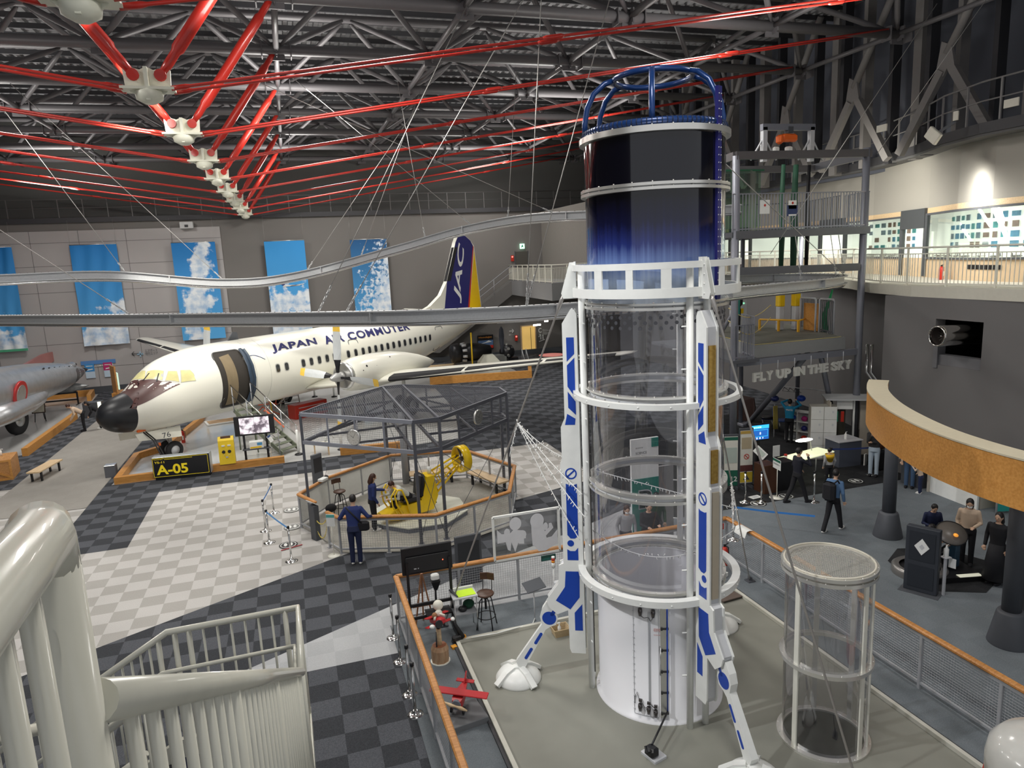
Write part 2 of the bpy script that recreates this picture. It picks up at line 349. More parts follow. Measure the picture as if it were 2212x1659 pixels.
# lower wall in pieces round the engine opening
OP0 = PX(2022, 688, 17.78); OP1 = PX(2125, 697, 17.78); OZ0, OZ1 = 3.62, 4.95; OY0, OY1 = OP1.y, OP0.y
w = MB()
wallrun(w, [(17.8, -6), (17.78, OY0)], 0, 5.55, .35); wallrun(w, [(17.78, OY0), (17.78, OY1)], 0, OZ0, .35); wallrun(w, [(17.78, OY0), (17.78, OY1)], OZ1, 5.55, .35)
wallrun(w, [(17.78, OY1), (17.85, 17.6)], 0, 5.55, .35); wallrun(w, RW[2:], 0, 5.55, .35)
struct(w.build('wall_right', WALLR))
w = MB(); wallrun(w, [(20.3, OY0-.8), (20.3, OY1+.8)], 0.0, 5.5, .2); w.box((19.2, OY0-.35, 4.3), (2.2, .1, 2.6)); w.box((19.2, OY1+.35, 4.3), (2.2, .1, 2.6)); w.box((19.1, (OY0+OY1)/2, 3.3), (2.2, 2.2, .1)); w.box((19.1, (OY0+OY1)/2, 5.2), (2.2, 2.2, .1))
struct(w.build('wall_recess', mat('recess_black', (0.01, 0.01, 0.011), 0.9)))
w = MB(); w.box((17.9, OY1-.07, 4.0), (.3, .14, .95)); w.box((17.95, (OY0+OY1)/2-.05, 3.77), (.25, OY1-OY0-.1, .3))
struct(w.build('trim_2', mat('opening_lining', (0.16, 0.16, 0.17), .5)))
def off_line(pts, d):
 out = []
 for i, p in enumerate(pts):
  a = Vector(pts[max(i-1, 0)]); b = Vector(pts[min(i+1, len(pts)-1)]); t = (b-a).normalized(); out.append((p[0]+t.y*d, p[1]-t.x*d))
 return out
# gallery slab and its inner (window) wall
SLAB = [(17.7, -6), (17.75, 13.1), (17.8, 16.6), (18.5, 18.9), (19.8, 21.2), (21.3, 25), (22.2, 30), (22.5, 40), (22.5, 52)]
w = MB(); wallrun(w, SLAB, 5.55, 5.87, 3.4); struct(w.build('floor_gallery', mat('slab_edge_cream', (0.60, 0.58, 0.50), .6)))
GW = off_line(SLAB, 2.6)
w = MB(); wallrun(w, GW, 8.32, 10.15, .3); struct(w.build('wall_gallery_upper', mat('gallery_upper_wall', (0.33, 0.315, 0.28), .8, var=.03, scale=.5)))
w = MB(); wallrun(w, off_line(GW, .02), 5.87, 6.55, .28); struct(w.build('wall_gallery_dado', mat('dado_wood', (0.62, 0.47, 0.30), .6, var=.08)))
w = MB(); wallrun(w, off_line(GW, -.0), 8.12, 8.32, .3); struct(w.build('trim_3', PALEWOOD))
CASE = mat('lit_case_back', (0.80, 0.86, 0.76), 0.5, emit=0.75, var=.03)
w = MB(); wallrun(w, off_line(GW, .75), 5.87, 8.3, .2); struct(w.build('wall_gallery_back', CASE))
def along(pts, s):
 for i in range(len(pts)-1):
  a = Vector(pts[i]); b = Vector(pts[i+1]); L = (b-a).length
  if s <= L: d = (b-a).normalized(); return a+d*s, d
  s -= L
 d = (Vector(pts[-1])-Vector(pts[-2])).normalized(); return Vector(pts[-1]), d
# piers and mullions between the showcase windows, with the glass panes
GLASS = clear_film('showcase_glass', (0.96, 0.98, 0.97), 0.04)
sY = [10.0, 17.0, 23.2, 25.0, 31.0, 33.0, 39, 41, 47]        # distance along the gallery wall
tot = 0
for k, (s0, s1) in enumerate([(13.0, 19.3), (20.9, 26.6), (28.4, 33.0), (35, 41), (43, 48)]):
 m = MB(); a, d = along(GW, s0); b, d2 = along(GW, s1)
 for s in (s0, s1):
  p, dd = along(GW, s); m.box((p.x, p.y, 7.33), (.12, .12, 1.6), math.atan2(dd.y, dd.x))
 n = 12; tp = [along(GW, s0+(s1-s0)*i/n)[0] for i in range(n+1)]
 for z in (6.56, 8.1): m.bars([(q.x, q.y, z) for q in tp], .12, .07)
 wn = m.build('window_%d' % (k+1), DGREY); struct(wn)
 g = MB(); gp = [along(GW, s0+(s1-s0)*i/n)[0] for i in range(n+1)]
 g.bars([(q.x, q.y, 7.33) for q in gp], .012, 1.5); g.build('pane', GLASS, wn)
for (s0, s1) in [(19.3, 20.9), (26.6, 28.4), (33, 35), (41, 43)]:
 m = MB(); n = 4; pts = [along(GW, s0+(s1-s0)*i/n)[0] for i in range(n+1)]
 q0, q1 = pts[0], pts[-1]
 m.bars([(q.x, q.y, 7.98) for q in pts], .2, .7);
 for q in (q0, q1): m.box((q.x, q.y, 7.0), (.14, .14, 2.2))
 struct(m.build('trim_4', mat('pier_dark_grey', (0.05, 0.055, 0.06), .6)))
m = MB(); wallrun(m, [(20.9, -6), (20.9, 11.6)], 5.87, 8.3, .2); struct(m.build('wall_gallery_near', WALLG))
# steel wall above the gallery: columns, crossed braces, blue grey infill
UX = 21.6
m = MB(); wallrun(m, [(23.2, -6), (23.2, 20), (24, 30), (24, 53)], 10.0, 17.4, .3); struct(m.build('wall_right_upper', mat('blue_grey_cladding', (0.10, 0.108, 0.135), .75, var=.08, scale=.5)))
# ================================================================== ceiling: ribbed deck
m = MB(); prof = []
x = -34.0
while x < 24.5: prof += [(x, 16.95), (x+.16, 16.95), (x+.20, 17.05), (x+.36, 17.05)]; x += .40
rings = [[Vector((px, y, pz)) for px, pz in prof] for y in (-6, 53.5)]
m.loft(rings, closed=False, smooth=False, caps=False); struct(m.build('ceiling', mat('roof_deck', (0.17, 0.17, 0.175), .55, .1, var=.08, scale=.5)))
m = MB()
for y in [5+1.22*i for i in range(40)]: m.box((-5, y, 16.85), (58, .08, .2))
struct(m.build('trim_5', mat('purlin_steel', (0.05, 0.05, 0.055), .6)))
# ================================================================== roof trusses
BX = [-25.15, -20.05, -14.95, -9.85, -4.75, .35, 5.45, 10.55, 15.65, 20.75]; ZB, ZT = 14.2, 16.0; TY0, TDY = 10.9, 4.8
rt = thing('roof_truss', 'grey tubular roof truss nearest above the camera', 'truss', (0, TY0, ZB))
c = MB(); c.tube((BX[0], TY0, ZB), (BX[-1], TY0, ZB), .17, n=12); c.build('bottom_chord', TRUSS, rt)
c = MB(); c.tube((BX[0]+2.5, TY0+TDY/2, ZT), (BX[-1]-2.5, TY0+TDY/2, ZT), .14, n=12); c.build('top_chord', TRUSS, rt)
for i, x in enumerate(BX):
 c = MB(); c.tube((x, TY0, ZB), (x, TY0+TDY, ZB), .09, n=8); c.box((x, TY0, ZB-.05), (.5, .05, .55)); c.box((x, TY0, ZB), (.05, .6, .4)); c.build('longitudinal_tie', TRUSS, rt)
 for q in (-.45, 0, .45):
  if q == 0 or i % 2: c = MB(); c.box((x+q, TY0, ZB-.02), (.03, .42, .46)); c.build('gusset_plate', TRUSS, rt)
for i in range(len(BX)-1):
 ax = (BX[i]+BX[i+1])/2; ap = Vector((ax, TY0+TDY/2, ZT))
 for x, y in ((BX[i], TY0), (BX[i+1], TY0), (BX[i], TY0+TDY), (BX[i+1], TY0+TDY)):
  p = Vector((x, y, ZB)); c = MB(); a = p.lerp(ap, .06); b = p.lerp(ap, .94); c.path([a, p.lerp(ap, .2), p.lerp(ap, .8), b], [.05, .095, .095, .05], 8); c.build('brace', TRUSS, rt)
for n, wd in enumerate(['second', 'third', 'fourth', 'fifth', 'sixth', 'seventh', 'eighth', 'ninth']):
 dup(rt, (0, TY0+TDY*(n+1), ZB), label='%s grey tubular roof truss counted away from the camera' % wd)
rt['label'] = 'first grey tubular roof truss counted away from the camera'
# red tension rods with white castings under each truss
NX, NZ = -2.2, 10.74
CASTW = mat('casting_cream', (0.74, 0.74, 0.62), .45); ROD = mat('red_rod_paint', (0.50, 0.028, 0.018), .28, coat=.3)
st = thing('tension_rod_set', 'red rods and V struts', 'tension rods', (NX, TY0, NZ))
c = MB(); y = TY0
c.poly([(NX-.42, y-.03, NZ+.36), (NX-.36, y-.03, NZ+.42), (NX-.12, y-.03, NZ+.36), (NX-.04, y-.03, NZ+.40), (NX+.04, y-.03, NZ+.40), (NX+.12, y-.03, NZ+.36), (NX+.36, y-.03, NZ+.42), (NX+.42, y-.03, NZ+.36), (NX+.40, y-.03, NZ+.02), (NX+.16, y-.03, NZ-.16), (NX-.16, y-.03, NZ-.16), (NX-.40, y-.03, NZ+.02)], .06, (0, 1, 0))
c.box((NX, y, NZ+.08), (.07, .42, .6)); c.box((NX, y, NZ+.0), (.95, .44, .05)); c.lathe([(.1, -.2), (.24, -.12), (.26, .0), (.2, .08)], (NX, y, NZ-.06), 12)
c.build('node_casting', CASTW, st)
for sx in (-1, 1):
 b = Vector((NX+sx*.24, y, NZ+.26)); t = Vector((NX+sx*2.5, y, ZB-.05)); d = (t-b)
 c = MB(); c.path([b, b+d*.08, b+d*.14, b+d*.16, b+d*.84, b+d*.86, b+d*.94, t], [.07, .09, .09, .125, .125, .09, .09, .06], 12); c.tube(b-Vector((0, .1, 0)), b+Vector((0, .1, 0)), .11, n=12); c.build('v_strut', ROD, st)
 for dy in (-.17, .17):
  a = Vector((NX+sx*.42, y+dy, NZ+.0)); e = Vector((NX+sx*22.4, y+dy, NZ+3.55)); d = e-a
  c = MB(); c.path([a, a+d*.012, a+d*.016, a+d*.5, e], [.05, .05, .03, .03, .03], 8)
  for f in (.36, .72): c.path([a+d*(f-.012), a+d*(f-.008), a+d*(f+.008), a+d*(f+.012)], [.03, .055, .055, .03], 8)
  c.build('tension_rod', ROD, st)
for n in range(8):
 dup(st, (NX, TY0+TDY*(n+1), NZ), label='%s set of red tension rods and V struts counted away from the camera' % ['second', 'third', 'fourth', 'fifth', 'sixth', 'seventh', 'eighth', 'ninth'][n])
st['label'] = 'first set of red tension rods, the white casting cut by the top left edge'
# ================================================================== the big wind tube
TC = Vector((5.31, 9.60, 0)); tx, ty = TC.x, TC.y
def P2(r, ang, z, off=0.0):
 a = radians(ang); return Vector((tx+r*cos(a)-off*sin(a), ty+r*sin(a)+off*cos(a), z))
tw = thing('wind_tube_tower', 'tall round wind tube tower with black and blue film at its top, white drum foot', 'tower', (tx, ty, 0))
WDRUM = mat('white_drum_paint', (0.80, 0.80, 0.82), 0.3, var=.03, scale=1.5)
m = MB(); m.lathe([(1.04, 0), (1.04, .05), (.985, .055), (.985, 2.08)], TC, 64, caps=False)
m.lathe([(.96, 2.08), (.96, .02)], TC, 64, caps=False); m.ring((tx, ty), .955, .985, 2.07, 2.09)
drum = m.build('drum', WDRUM, tw)
m = MB(); m.lathe([(.95, .0), (.95, .03)], TC, 48); m.build('net_floor', mat('dark_net', (0.03, 0.03, 0.035), .7), tw)
# door seams, hinges, handle, lamps, lettering on the drum
def on_drum(ang, z, r=.99): return P2(r, ang, z)
m = MB()
for ang in (-141, -118.5):
 m.bars([on_drum(ang, .12), on_drum(ang, 2.0)], .006, .006)
for z in (.12, 2.0): m.bars([on_drum(-141+i*2.5, z) for i in range(10)], .006, .006)
for k in range(17): m.box(on_drum(-141, .2+k*.11), (.02, .02, .012), radians(-141))
m.build('door_seam', LGREY, drum)
for k in range(6):
 m = MB(); z = 1.98-k*.355; m.box(on_drum(-113.5, z, 1.0), (.03, .12, .03), radians(-113.5)); m.box(on_drum(-116, z, 1.005), (.04, .03, .045), radians(-116)); m.build('hinge', mat('dark_steel', (.08, .08, .08), .4, .7), drum)
m = MB(); m.box(on_drum(-114.5, 1.05, .995), (.02, .09, 1.85), radians(-114.5)); m.build('hinge_plate', ALU, drum)
m = MB(); a = on_drum(-117.2, 1.32, .99); b = on_drum(-117.2, .88, .99); o = (a-TC); o.z = 0; o = o.normalized()*.05
m.path([a, a+o, b+o, b], .012, 8); m.build('door_handle', CHROME, drum)
m = MB(); m.path([on_drum(-111.3, 1.98, 1.02), on_drum(-111.3, .25, 1.02)], .011, 6); m.build('blue_hose', BLUE, drum)
m = MB(); m.bars([on_drum(-127, 1.88), on_drum(-127, .35)], .02, .02); m.bars([on_drum(-126, 1.88), on_drum(-126, .35)], .008, .01); m.build('cable_duct', LGREY, drum)
for ang, z, dn in ((-134, 1.93, 1), (-123, 1.93, 1), (-135, .32, -1), (-127.5, .30, -1), (-121.5, .26, -1)):
 m = MB(); p = on_drum(ang, z, 1.02); m.path([p, p-Vector((0, 0, .05)), p-Vector((0, 0, .12))], [.03, .035, .022], 10); m.box(on_drum(ang, z+.05, 1.0), (.03, .05, .04), radians(ang)); m.build('clamp_lamp', mat('dark_chrome', (.12, .11, .11), .25, .8), drum)
for pts in ([(-134, 1.80), (-131, 1.77), (-127.5, 1.79)], [(-127, 1.79), (-125, 1.73), (-123, 1.80)], [(-135, .3), (-138, .5), (-140, .42), (-140.5, .3)], [(-127.5, .3), (-131, .25), (-134.5, .36)], [(-127, .36), (-124, .3), (-121.5, .26)]):
 m = MB(); m.path([on_drum(a, z, 1.0) for a, z in pts], .005, 5); m.build('lamp_cable', BLACK, drum)
m = MB(); REDTXT = mat('faded_red_print', (.62, .25, .22), .6)
for k, chh in enumerate('非常口'):
 a0 = -123.0+k*3.0; d = Vector((-sin(radians(a0)), cos(radians(a0)), 0))
 text_on(m, chh, on_drum(a0, 1.56, .99), d, (0, 0, 1), .06, depth=.002)
text_on(m, 'EMERGENCY EXIT', on_drum(-122.6, 1.50, .99), Vector((-sin(radians(-119)), cos(radians(-119)), 0)), (0, 0, 1), .018, depth=.004)
m.build('drum_lettering', REDTXT, drum)
# clear tube sections
TUBE = clear_film('clear_tube', (0.955, 0.955, 0.985), 0.10, 0.03)
for nm, z0, z1, n in (('glass_section', 2.2, 3.62, 0), ('glass_section', 3.74, 5.08, 0), ('glass_section', 5.2, 6.45, 0)):
 m = MB(); m.lathe([(1.02, z0), (1.02, z1)], TC, 96, caps=False); m.build('glass_section', TUBE, tw)
def film(nt, b, N, L):
 out = N['Material Output']
 tc = N.new('ShaderNodeTexCoord'); sp = N.new('ShaderNodeSeparateXYZ'); L.new(tc.outputs['Object'], sp.inputs[0])
 st = N.new('ShaderNodeMapping'); st.inputs['Scale'].default_value = (9, 9, .02); no = N.new('ShaderNodeTexNoise'); no.inputs['Scale'].default_value = 3.0
 L.new(tc.outputs['Object'], st.inputs[0]); L.new(st.outputs[0], no.inputs[0])
 ad = N.new('ShaderNodeMath'); ad.operation = 'MULTIPLY_ADD'; ad.inputs[1].default_value = .35; L.new(no.outputs['Fac'], ad.inputs[0]); L.new(sp.outputs['Z'], ad.inputs[2])
 mr = N.new('ShaderNodeMapRange'); mr.inputs[1].default_value = 6.55; mr.inputs[2].default_value = 8.15; L.new(ad.outputs[0], mr.inputs[0])
 cr = N.new('ShaderNodeValToRGB'); e = cr.color_ramp.elements; e[0].position = 0; e[0].color = (.55, .62, .72, 1); e[1].position = 1; e[1].color = (.002, .002, .006, 1)
 for p, c in ((.22, (.42, .52, .68, 1)), (.42, (.13, .20, .42, 1)), (.60, (.015, .025, .14, 1)), (.78, (.004, .005, .03, 1))):
  q = cr.color_ramp.elements.new(p); q.color = c
 L.new(mr.outputs[0], cr.inputs[0]); L.new(cr.outputs[0], b.inputs['Base Color']); b.inputs['Roughness'].default_value = .09; b.inputs['Coat Weight'].default_value = .6; b.inputs['Coat Roughness'].default_value = .04
 mt = N.new('ShaderNodeMapRange'); mt.inputs[1].default_value = .05; mt.inputs[2].default_value = .45; mt.inputs[3].default_value = .50; mt.inputs[4].default_value = 1.0; L.new(mr.outputs[0], mt.inputs[0]); L.new(mt.outputs[0], b.inputs['Alpha'])
FILM = node_mat('space_fade_film', film)
m = MB(); m.lathe([(1.02, 6.52), (1.02, 8.07)], TC, 96, caps=False); m.build('film_section', FILM, tw)
m = MB(); m.lathe([(1.02, 8.15), (1.02, 8.82)], TC, 96, caps=False); m.build('black_film_section', FILM, tw)
RIM = mat('aluminium_flange', (0.80, 0.79, 0.75), .28, .75)
for z0, z1, r1 in ((8.81, 8.89, 1.09), (8.12, 8.16, 1.085), (8.06, 8.10, 1.085), (6.43, 6.47, 1.08), (6.50, 6.53, 1.08), (5.17, 5.20, 1.085), (5.06, 5.10, 1.075), (3.70, 3.74, 1.085), (3.60, 3.64, 1.085), (2.18, 2.22, 1.075), (2.09, 2.12, 1.08)):
 m = MB(); m.ring((tx, ty), 1.0, r1, z0, z1, 64)
 for k in range(24): a = 2*pi*k/24; m.lathe([(.012, z1), (.012, z1+.015)], (tx+(r1-.03)*cos(a), ty+(r1-.03)*sin(a), 0), 6)
 m.build('flange_ring', RIM, tw)
m = MB()
for z0, z1 in ((8.10, 8.12), (3.64, 3.70), (5.10, 5.17), (6.47, 6.50), (2.12, 2.18)): m.lathe([(1.03, z0), (1.03, z1)], TC, 64, caps=False)
m.build('flange_gasket', LGREY, tw)
for z0, z1, r0, r1 in ((2.10, 2.20, 1.17, 1.29), (5.06, 5.14, 1.20, 1.29)):
 m = MB(); m.ring((tx, ty), r0, r1, z0, z1, 72)
 for k in range(18): a = 2*pi*(k+.5)/18; m.ball((tx+r1*cos(a), ty+r1*sin(a), z0+.04), .014, 6, 4)
 m.build('outer_ring', WHITE, tw)
# window-frame collar near the top
m = MB(); m.ring((tx, ty), 1.17, 1.25, 7.0, 7.09, 72); m.ring((tx, ty), 1.17, 1.25, 6.61, 6.74, 72)
for ang in (-158, -135, -112, -72, -48, -20, 8, 54, 78, 100, 124):
 m.box(P2(1.235, ang, 6.87), (.025, .14 if ang in (-112, -158) else .10, .27), radians(ang))
m.build('collar_frame', WHITE, tw)
for leg in (153, -87, 33):
 m = MB()
 for s in (-.035, .035): m.poly([P2(1.2, leg, 7.13, s-.006), P2(1.29, leg, 7.13, s-.006), P2(1.43, leg, 6.66, s-.006), P2(1.40, leg, 6.58, s-.006), P2(1.2, leg, 6.58, s-.006)], .012, (-sin(radians(leg)), cos(radians(leg)), 0))
 m.box(P2(1.21, leg, 6.86), (.03, .12, .56), radians(leg))
 for k in range(4): m.ball(P2(1.30, leg, 7.04-k*.13, -.045), .013, 6, 4)
 m.build('collar_bracket', WHITE, tw)
 for da in (-7.2, 7.2):
  m = MB(); m.tube(P2(1.12, leg+da, 0), P2(1.12, leg+da, 7.0), .052, n=16); m.build('post', WHITE, tw)
  m = MB()
  for z in (.9, 1.6, 2.6, 3.3, 4.0, 4.7, 5.6, 6.2): m.tube(P2(1.12, leg+da, z), P2(1.10, leg+da+(-6 if da < 0 else 6), z), .012, n=6);
  m.build('post_peg', WHITE, tw)
# three lander style legs
GOLD = node_mat('gold_foil', lambda nt, b, N, L: (lambda tc, no, cr, bp: (L.new(tc.outputs['Object'], no.inputs[0]), L.new(no.outputs['Fac'], cr.inputs[0]), L.new(cr.outputs[0], b.inputs['Base Color']), L.new(no.outputs['Fac'], bp.inputs['Height']), L.new(bp.outputs[0], b.inputs['Normal']), setattr(no.inputs['Scale'], 'default_value', 22), setattr(b.inputs['Metallic'], 'default_value', .9), setattr(b.inputs['Roughness'], 'default_value', .3), setattr(bp.inputs['Strength'], 'default_value', .8), setattr(cr.color_ramp.elements[0], 'color', (.45, .22, .04, 1)), setattr(cr.color_ramp.elements[1], 'color', (.85, .60, .18, 1))))(N.new('ShaderNodeTexCoord'), N.new('ShaderNodeTexNoise'), N.new('ShaderNodeValToRGB'), N.new('ShaderNodeBump')))
BODY = [(1.2, .60), (1.2, 6.34), (1.23, 6.41), (1.29, 6.42), (1.43, 6.2), (1.435, 4.68), (1.50, 4.54), (1.50, 3.98), (1.53, 3.95), (1.53, 2.22), (1.61, 2.18), (1.63, 1.85), (1.84, 1.55), (1.80, 1.42), (1.66, 1.30), (1.48, 1.38), (1.47, .68), (1.44, .60)]
ARM = [(1.70, 1.42), (1.84, 1.50), (1.93, 1.36), (1.97, 1.22), (1.94, 1.08), (2.02, .96), (2.42, .36), (2.36, .20), (2.26, .26), (1.88, .98), (1.80, 1.04), (1.70, 1.08), (1.66, 1.20), (1.68, 1.32)]
DEC = [[(1.25, 5.98), (1.37, 5.98), (1.37, 5.60), (1.25, 5.72)], [(1.25, 5.66), (1.37, 5.54), (1.37, 5.20), (1.25, 5.02)], [(1.25, 4.96), (1.37, 5.12), (1.37, 4.86), (1.25, 4.74)], [(1.26, 4.68), (1.39, 4.76), (1.43, 4.58), (1.27, 4.58)],
    [(1.27, 5.50), (1.27, 5.50), (1.27, 5.50)],
    [(1.27, 3.60), (1.31, 3.58), (1.40, 3.58), (1.45, 3.60), (1.45, 2.72), (1.40, 2.66), (1.33, 2.66), (1.27, 2.70)], [(1.28, 2.50), (1.33, 2.44), (1.41, 2.44), (1.46, 2.47), (1.46, 2.28), (1.28, 2.28)],
    [(1.27, 2.08), (1.50, 2.08), (1.52, 1.80), (1.68, 1.55), (1.44, 1.40), (1.28, 1.62)], [(1.24, 1.50), (1.37, 1.34), (1.37, 1.02), (1.24, 1.02)]]
def dslot(p, q, w):
 p = Vector((p[0], p[1])); q = Vector((q[0], q[1])); d = (q-p).normalized(); nn = Vector((-d.y, d.x)); out = []
 for c, s in ((p, -1), (q, 1)):
  for k in range(7):
   a = pi/2 - s*0 - pi*k/6; v = d*(s*cos(a-0)*1.0) + nn*(sin(a)*s); out.append(tuple(c+v*w))
 return out
for leg, side in ((153, 'left'), (-87, 'right'), (33, 'rear')):
 lt = thing('support_leg', '%s white support leg of the tower with blue markings and a round foot' % {'left': 'left', 'right': 'front right', 'rear': 'rear, half hidden,'}[side], 'support leg', P2(2.39, leg, 0), 0, 'white legs of the wind tube')
 nv = Vector((-sin(radians(leg)), cos(radians(leg)), 0))
 def face(pts, s, mb, th, mi=0): mb.poly([P2(r, leg, z, s) for r, z in pts], th, nv, mi)
 for s in (-.10, .075):
  m = MB(); face(BODY, s, m, .025); bp = m.build('side_board', WHITE, lt)
 m = MB(); core = [(r-.03 if r > 1.25 else r+.02, z) for r, z in BODY]; face(core, -.075, m, .15); m.build('core', LGREY, lt)
 for k, (z0, z1, ro, mm) in enumerate(((4.75, 5.95, 1.42, GOLD), (4.02, 4.5, 1.487, GOLD), (2.3, 3.9, 1.517, mat('champagne_strip', (.52, .46, .36), .4, .3)))):
  m = MB(); m.box(P2(ro, leg, (z0+z1)/2), (.02, .11, z1-z0), radians(leg)); m.build('edge_foil', mm, lt)
 m = MB(); face(ARM, -.06, m, .12); arm = m.build('knee_arm', WHITE, lt)
 for s in (-.064, .061):
  m = MB()
  for d in (dslot((1.70, 1.36), (1.76, 1.27), .03), dslot((1.96, .90), (2.06, .73), .026), dslot((2.14, .61), (2.24, .44), .026)): face(d, s, m, .003)
  face([(1.81+.12*cos(2*pi*k/20), 1.20+.12*sin(2*pi*k/20)) for k in range(20)], s, m, .003); m.build('blue_marking', BLUE, arm)
 for s in (-.1035, .1005):
  m = MB()
  for d in DEC:
   if len(d) > 3: face(d, s, m, .003)
  face([(1.40+.055*cos(2*pi*k/18), 2.575+.055*sin(2*pi*k/18)) for k in range(18)], s, m, .003)
  for k in range(24):
   a, b = 2*pi*k/24, 2*pi*(k+1)/24; face([(1.36+.095*cos(a), 3.77+.095*sin(a)), (1.36+.095*cos(b), 3.77+.095*sin(b)), (1.36+.072*cos(b), 3.77+.072*sin(b)), (1.36+.072*cos(a), 3.77+.072*sin(a))], s, m, .003)
  face([(1.30, 3.81), (1.315, 3.83), (1.42, 3.735), (1.405, 3.71)], s, m, .003); m.build('blue_marking', BLUE, lt)
 f0 = P2(2.40, leg, 0); m = MB(); m.lathe([(.40, .0), (.395, .05), (.34, .13), (.24, .20), (.12, .235), (.0001, .24)], f0, 32); ft = m.build('foot', WHITE, lt)
 for k in range(4):
  a = radians(leg+45+90*k); d = Vector((cos(a), sin(a), 0)); m = MB(); m.bars([f0+d*.10+Vector((0, 0, .25)), f0+d*.25+Vector((0, 0, .20)), f0+d*.46+Vector((0, 0, .05))], .11, .06); m.build('foot_claw', WHITE, ft)
 m = MB(); m.tube(f0+Vector((0, 0, .2))-nv*.09, f0+Vector((0, 0, .2))+nv*.09, .07, n=14); m.build('ankle_pin', WHITE, lt)
# blue pipe crown on top
BPIPE = mat('blue_pipe', (0.010, 0.045, 0.18), .3, .2, coat=.4)
cw = thing('pipe_crown', 'dark blue padded pipe crown on top of the wind tube', 'pipe crown', (tx, ty, 8.89))
m = MB(); R0 = 1.0
m.path([(tx+R0*cos(2*pi*k/48), ty+R0*sin(2*pi*k/48), 8.95) for k in range(48)], .048, 10, closed=True); m.build('base_hoop', BPIPE, cw)
m = MB()
for k in range(96): a = 2*pi*k/96; c = Vector((tx+R0*cos(a), ty+R0*sin(a), 8.95)); t = Vector((-sin(a), cos(a), 0)); m.lathe([(.054, -.006), (.054, .006)], c, 8, axis=t)
m.build('lashing', mat('dark_rope', (.012, .02, .05), .7), cw)
m = MB(); m.path([(tx+.56*cos(2*pi*k/40), ty+.56*sin(2*pi*k/40), 9.70) for k in range(40)], .042, 10, closed=True); m.build('top_hoop', BPIPE, cw)
for ang in (-120, -58, -22, 62, 118, 160):
 m = MB(); m.path([P2(1.0, ang, 8.95), P2(1.0, ang, 9.12), P2(.96, ang, 9.33), P2(.86, ang, 9.53), P2(.70, ang, 9.66), P2(.56, ang, 9.70)], .042, 10); m.build('bent_strut', BPIPE, cw)
m = MB(); m.box(P2(1.035, -62, 7.95), (.05, .10, 2.9), radians(-62))
for k in range(28):
 for s in (-.03, .03): m.ball(P2(1.06, -62, 6.6+k*.1, s), .010, 6, 4, mi=1)
m.build('bolted_rail', [NAVY, LGREY], tw)
m = MB(); m.box(P2(1.07, 158, 3.4), (.04, .10, 6.2), radians(158))
for k in range(50): m.ball(P2(1.07, 158, .5+k*.12, -.05), .010, 6, 4, mi=1)
m.build('bolted_rail', [mat('joint_dark', (.07, .065, .06), .5), LGREY], tw)
for k in range(3):
 m = MB()
 for i in range(44):
  a = 2*pi*(i+.5*(k % 2))/44; z = 6.33-k*.075; c = Vector((tx+1.024*cos(a), ty+1.024*sin(a), z)); m.lathe([(.027, 0), (.027, .004)], c, 12, axis=(cos(a), sin(a), 0))
 m.build('air_hole_row', mat('hole_grey', (.07, .07, .08), .5), tw)
# dark blower seen through the collar
bl = thing('air_blower', 'black round blower hanging inside the tube behind the collar windows', 'blower', (5.2, 9.3, 6.85))
m = MB(); ax = Vector((-.75, -.6, -.25)).normalized(); c = Vector((5.35, 9.35, 6.92)); m.lathe([(.10, -.35), (.17, -.3), (.20, -.1), (.20, .12), (.17, .16), (.14, .26), (.0001, .28)], c, 24, axis=ax); m.build('housing', BLACK, bl)
m = MB(); m.lathe([(.21, .0), (.215, .03), (.21, .06)], c, 24, axis=ax); m.build('band', mat('band_grey', (.12, .12, .13), .4, .5), bl)
# stays
STAY = mat('stay_rod', (.42, .40, .38), .35, .6)
S1 = G(958, 1352); S2 = Vector((6.62, 6.55, 0)); S3 = G(1620, 1256)
for leg, e, lb in ((153, S1, 'left steel stay rod from the tower collar down to the railing'), (-87, S2, 'right steel stay rod crossing in front of the small tube'), (33, S3, 'rear steel stay rod with a black foot by the right railing')):
 s = P2(1.40, leg, 6.63); t = thing('stay_rod', lb, 'stay rod', e, 0, 'steel stays of the tower')
 m = MB(); d = e-s; m.path([s, s+d*.01, s+d*.03, s+d*.035, s+d*.985, e], [.02, .032, .03, .016, .016, .012], 8); m.build('rod', STAY, t)
 m = MB(); m.cbox((e.x, e.y, .02), (.18, .18, .04), .01); m.box((e.x, e.y, .07), (.03, .12, .1)); m.build('ground_foot', DGREY, t)
# fairy light strings
FAIRY = mat('fairy_wire_white', (.80, .80, .78), .5)
def fairy(a, b, sag, label, n=40, drop=.06):
 a = Vector(a); b = Vector(b); t = thing('light_string', label, 'string of lights', a, 0, 'fairy light strings round the tower')
 pts = [a.lerp(b, i/n)-Vector((0, 0, sag*4*(i/n)*(1-i/n))) for i in range(n+1)]
 m = MB(); m.path(pts, .008, 5); m.build('wire', FAIRY, t)
 m = MB()
 for i in range(0, n):
  p = pts[i]; q = p+Vector((random.uniform(-.03, .03), random.uniform(-.03, .03), random.choice((-1, -1, 1))*random.uniform(.03, drop))); m.tube(p, q, .004, .008, 5)
 k = m.build('bulbs', mat('fairy_bulb', (.88, .88, .85), .3), t)
s0 = P2(1.40, 153, 6.63); NODE = s0.lerp(S1, .325); NODE2 = P2(1.40, 33, 6.63).lerp(S3, .60)
fairy(NODE, P2(1.26, 150, 3.9), .10, 'upper left fairy light string from stay rod to tower')
fairy(NODE, P2(1.25, 175, 3.55), .05, 'second fairy light string down from the left stay rod')
fairy(NODE, P2(1.25, 180, 3.2), .05, 'third fairy light string down from the left stay rod')
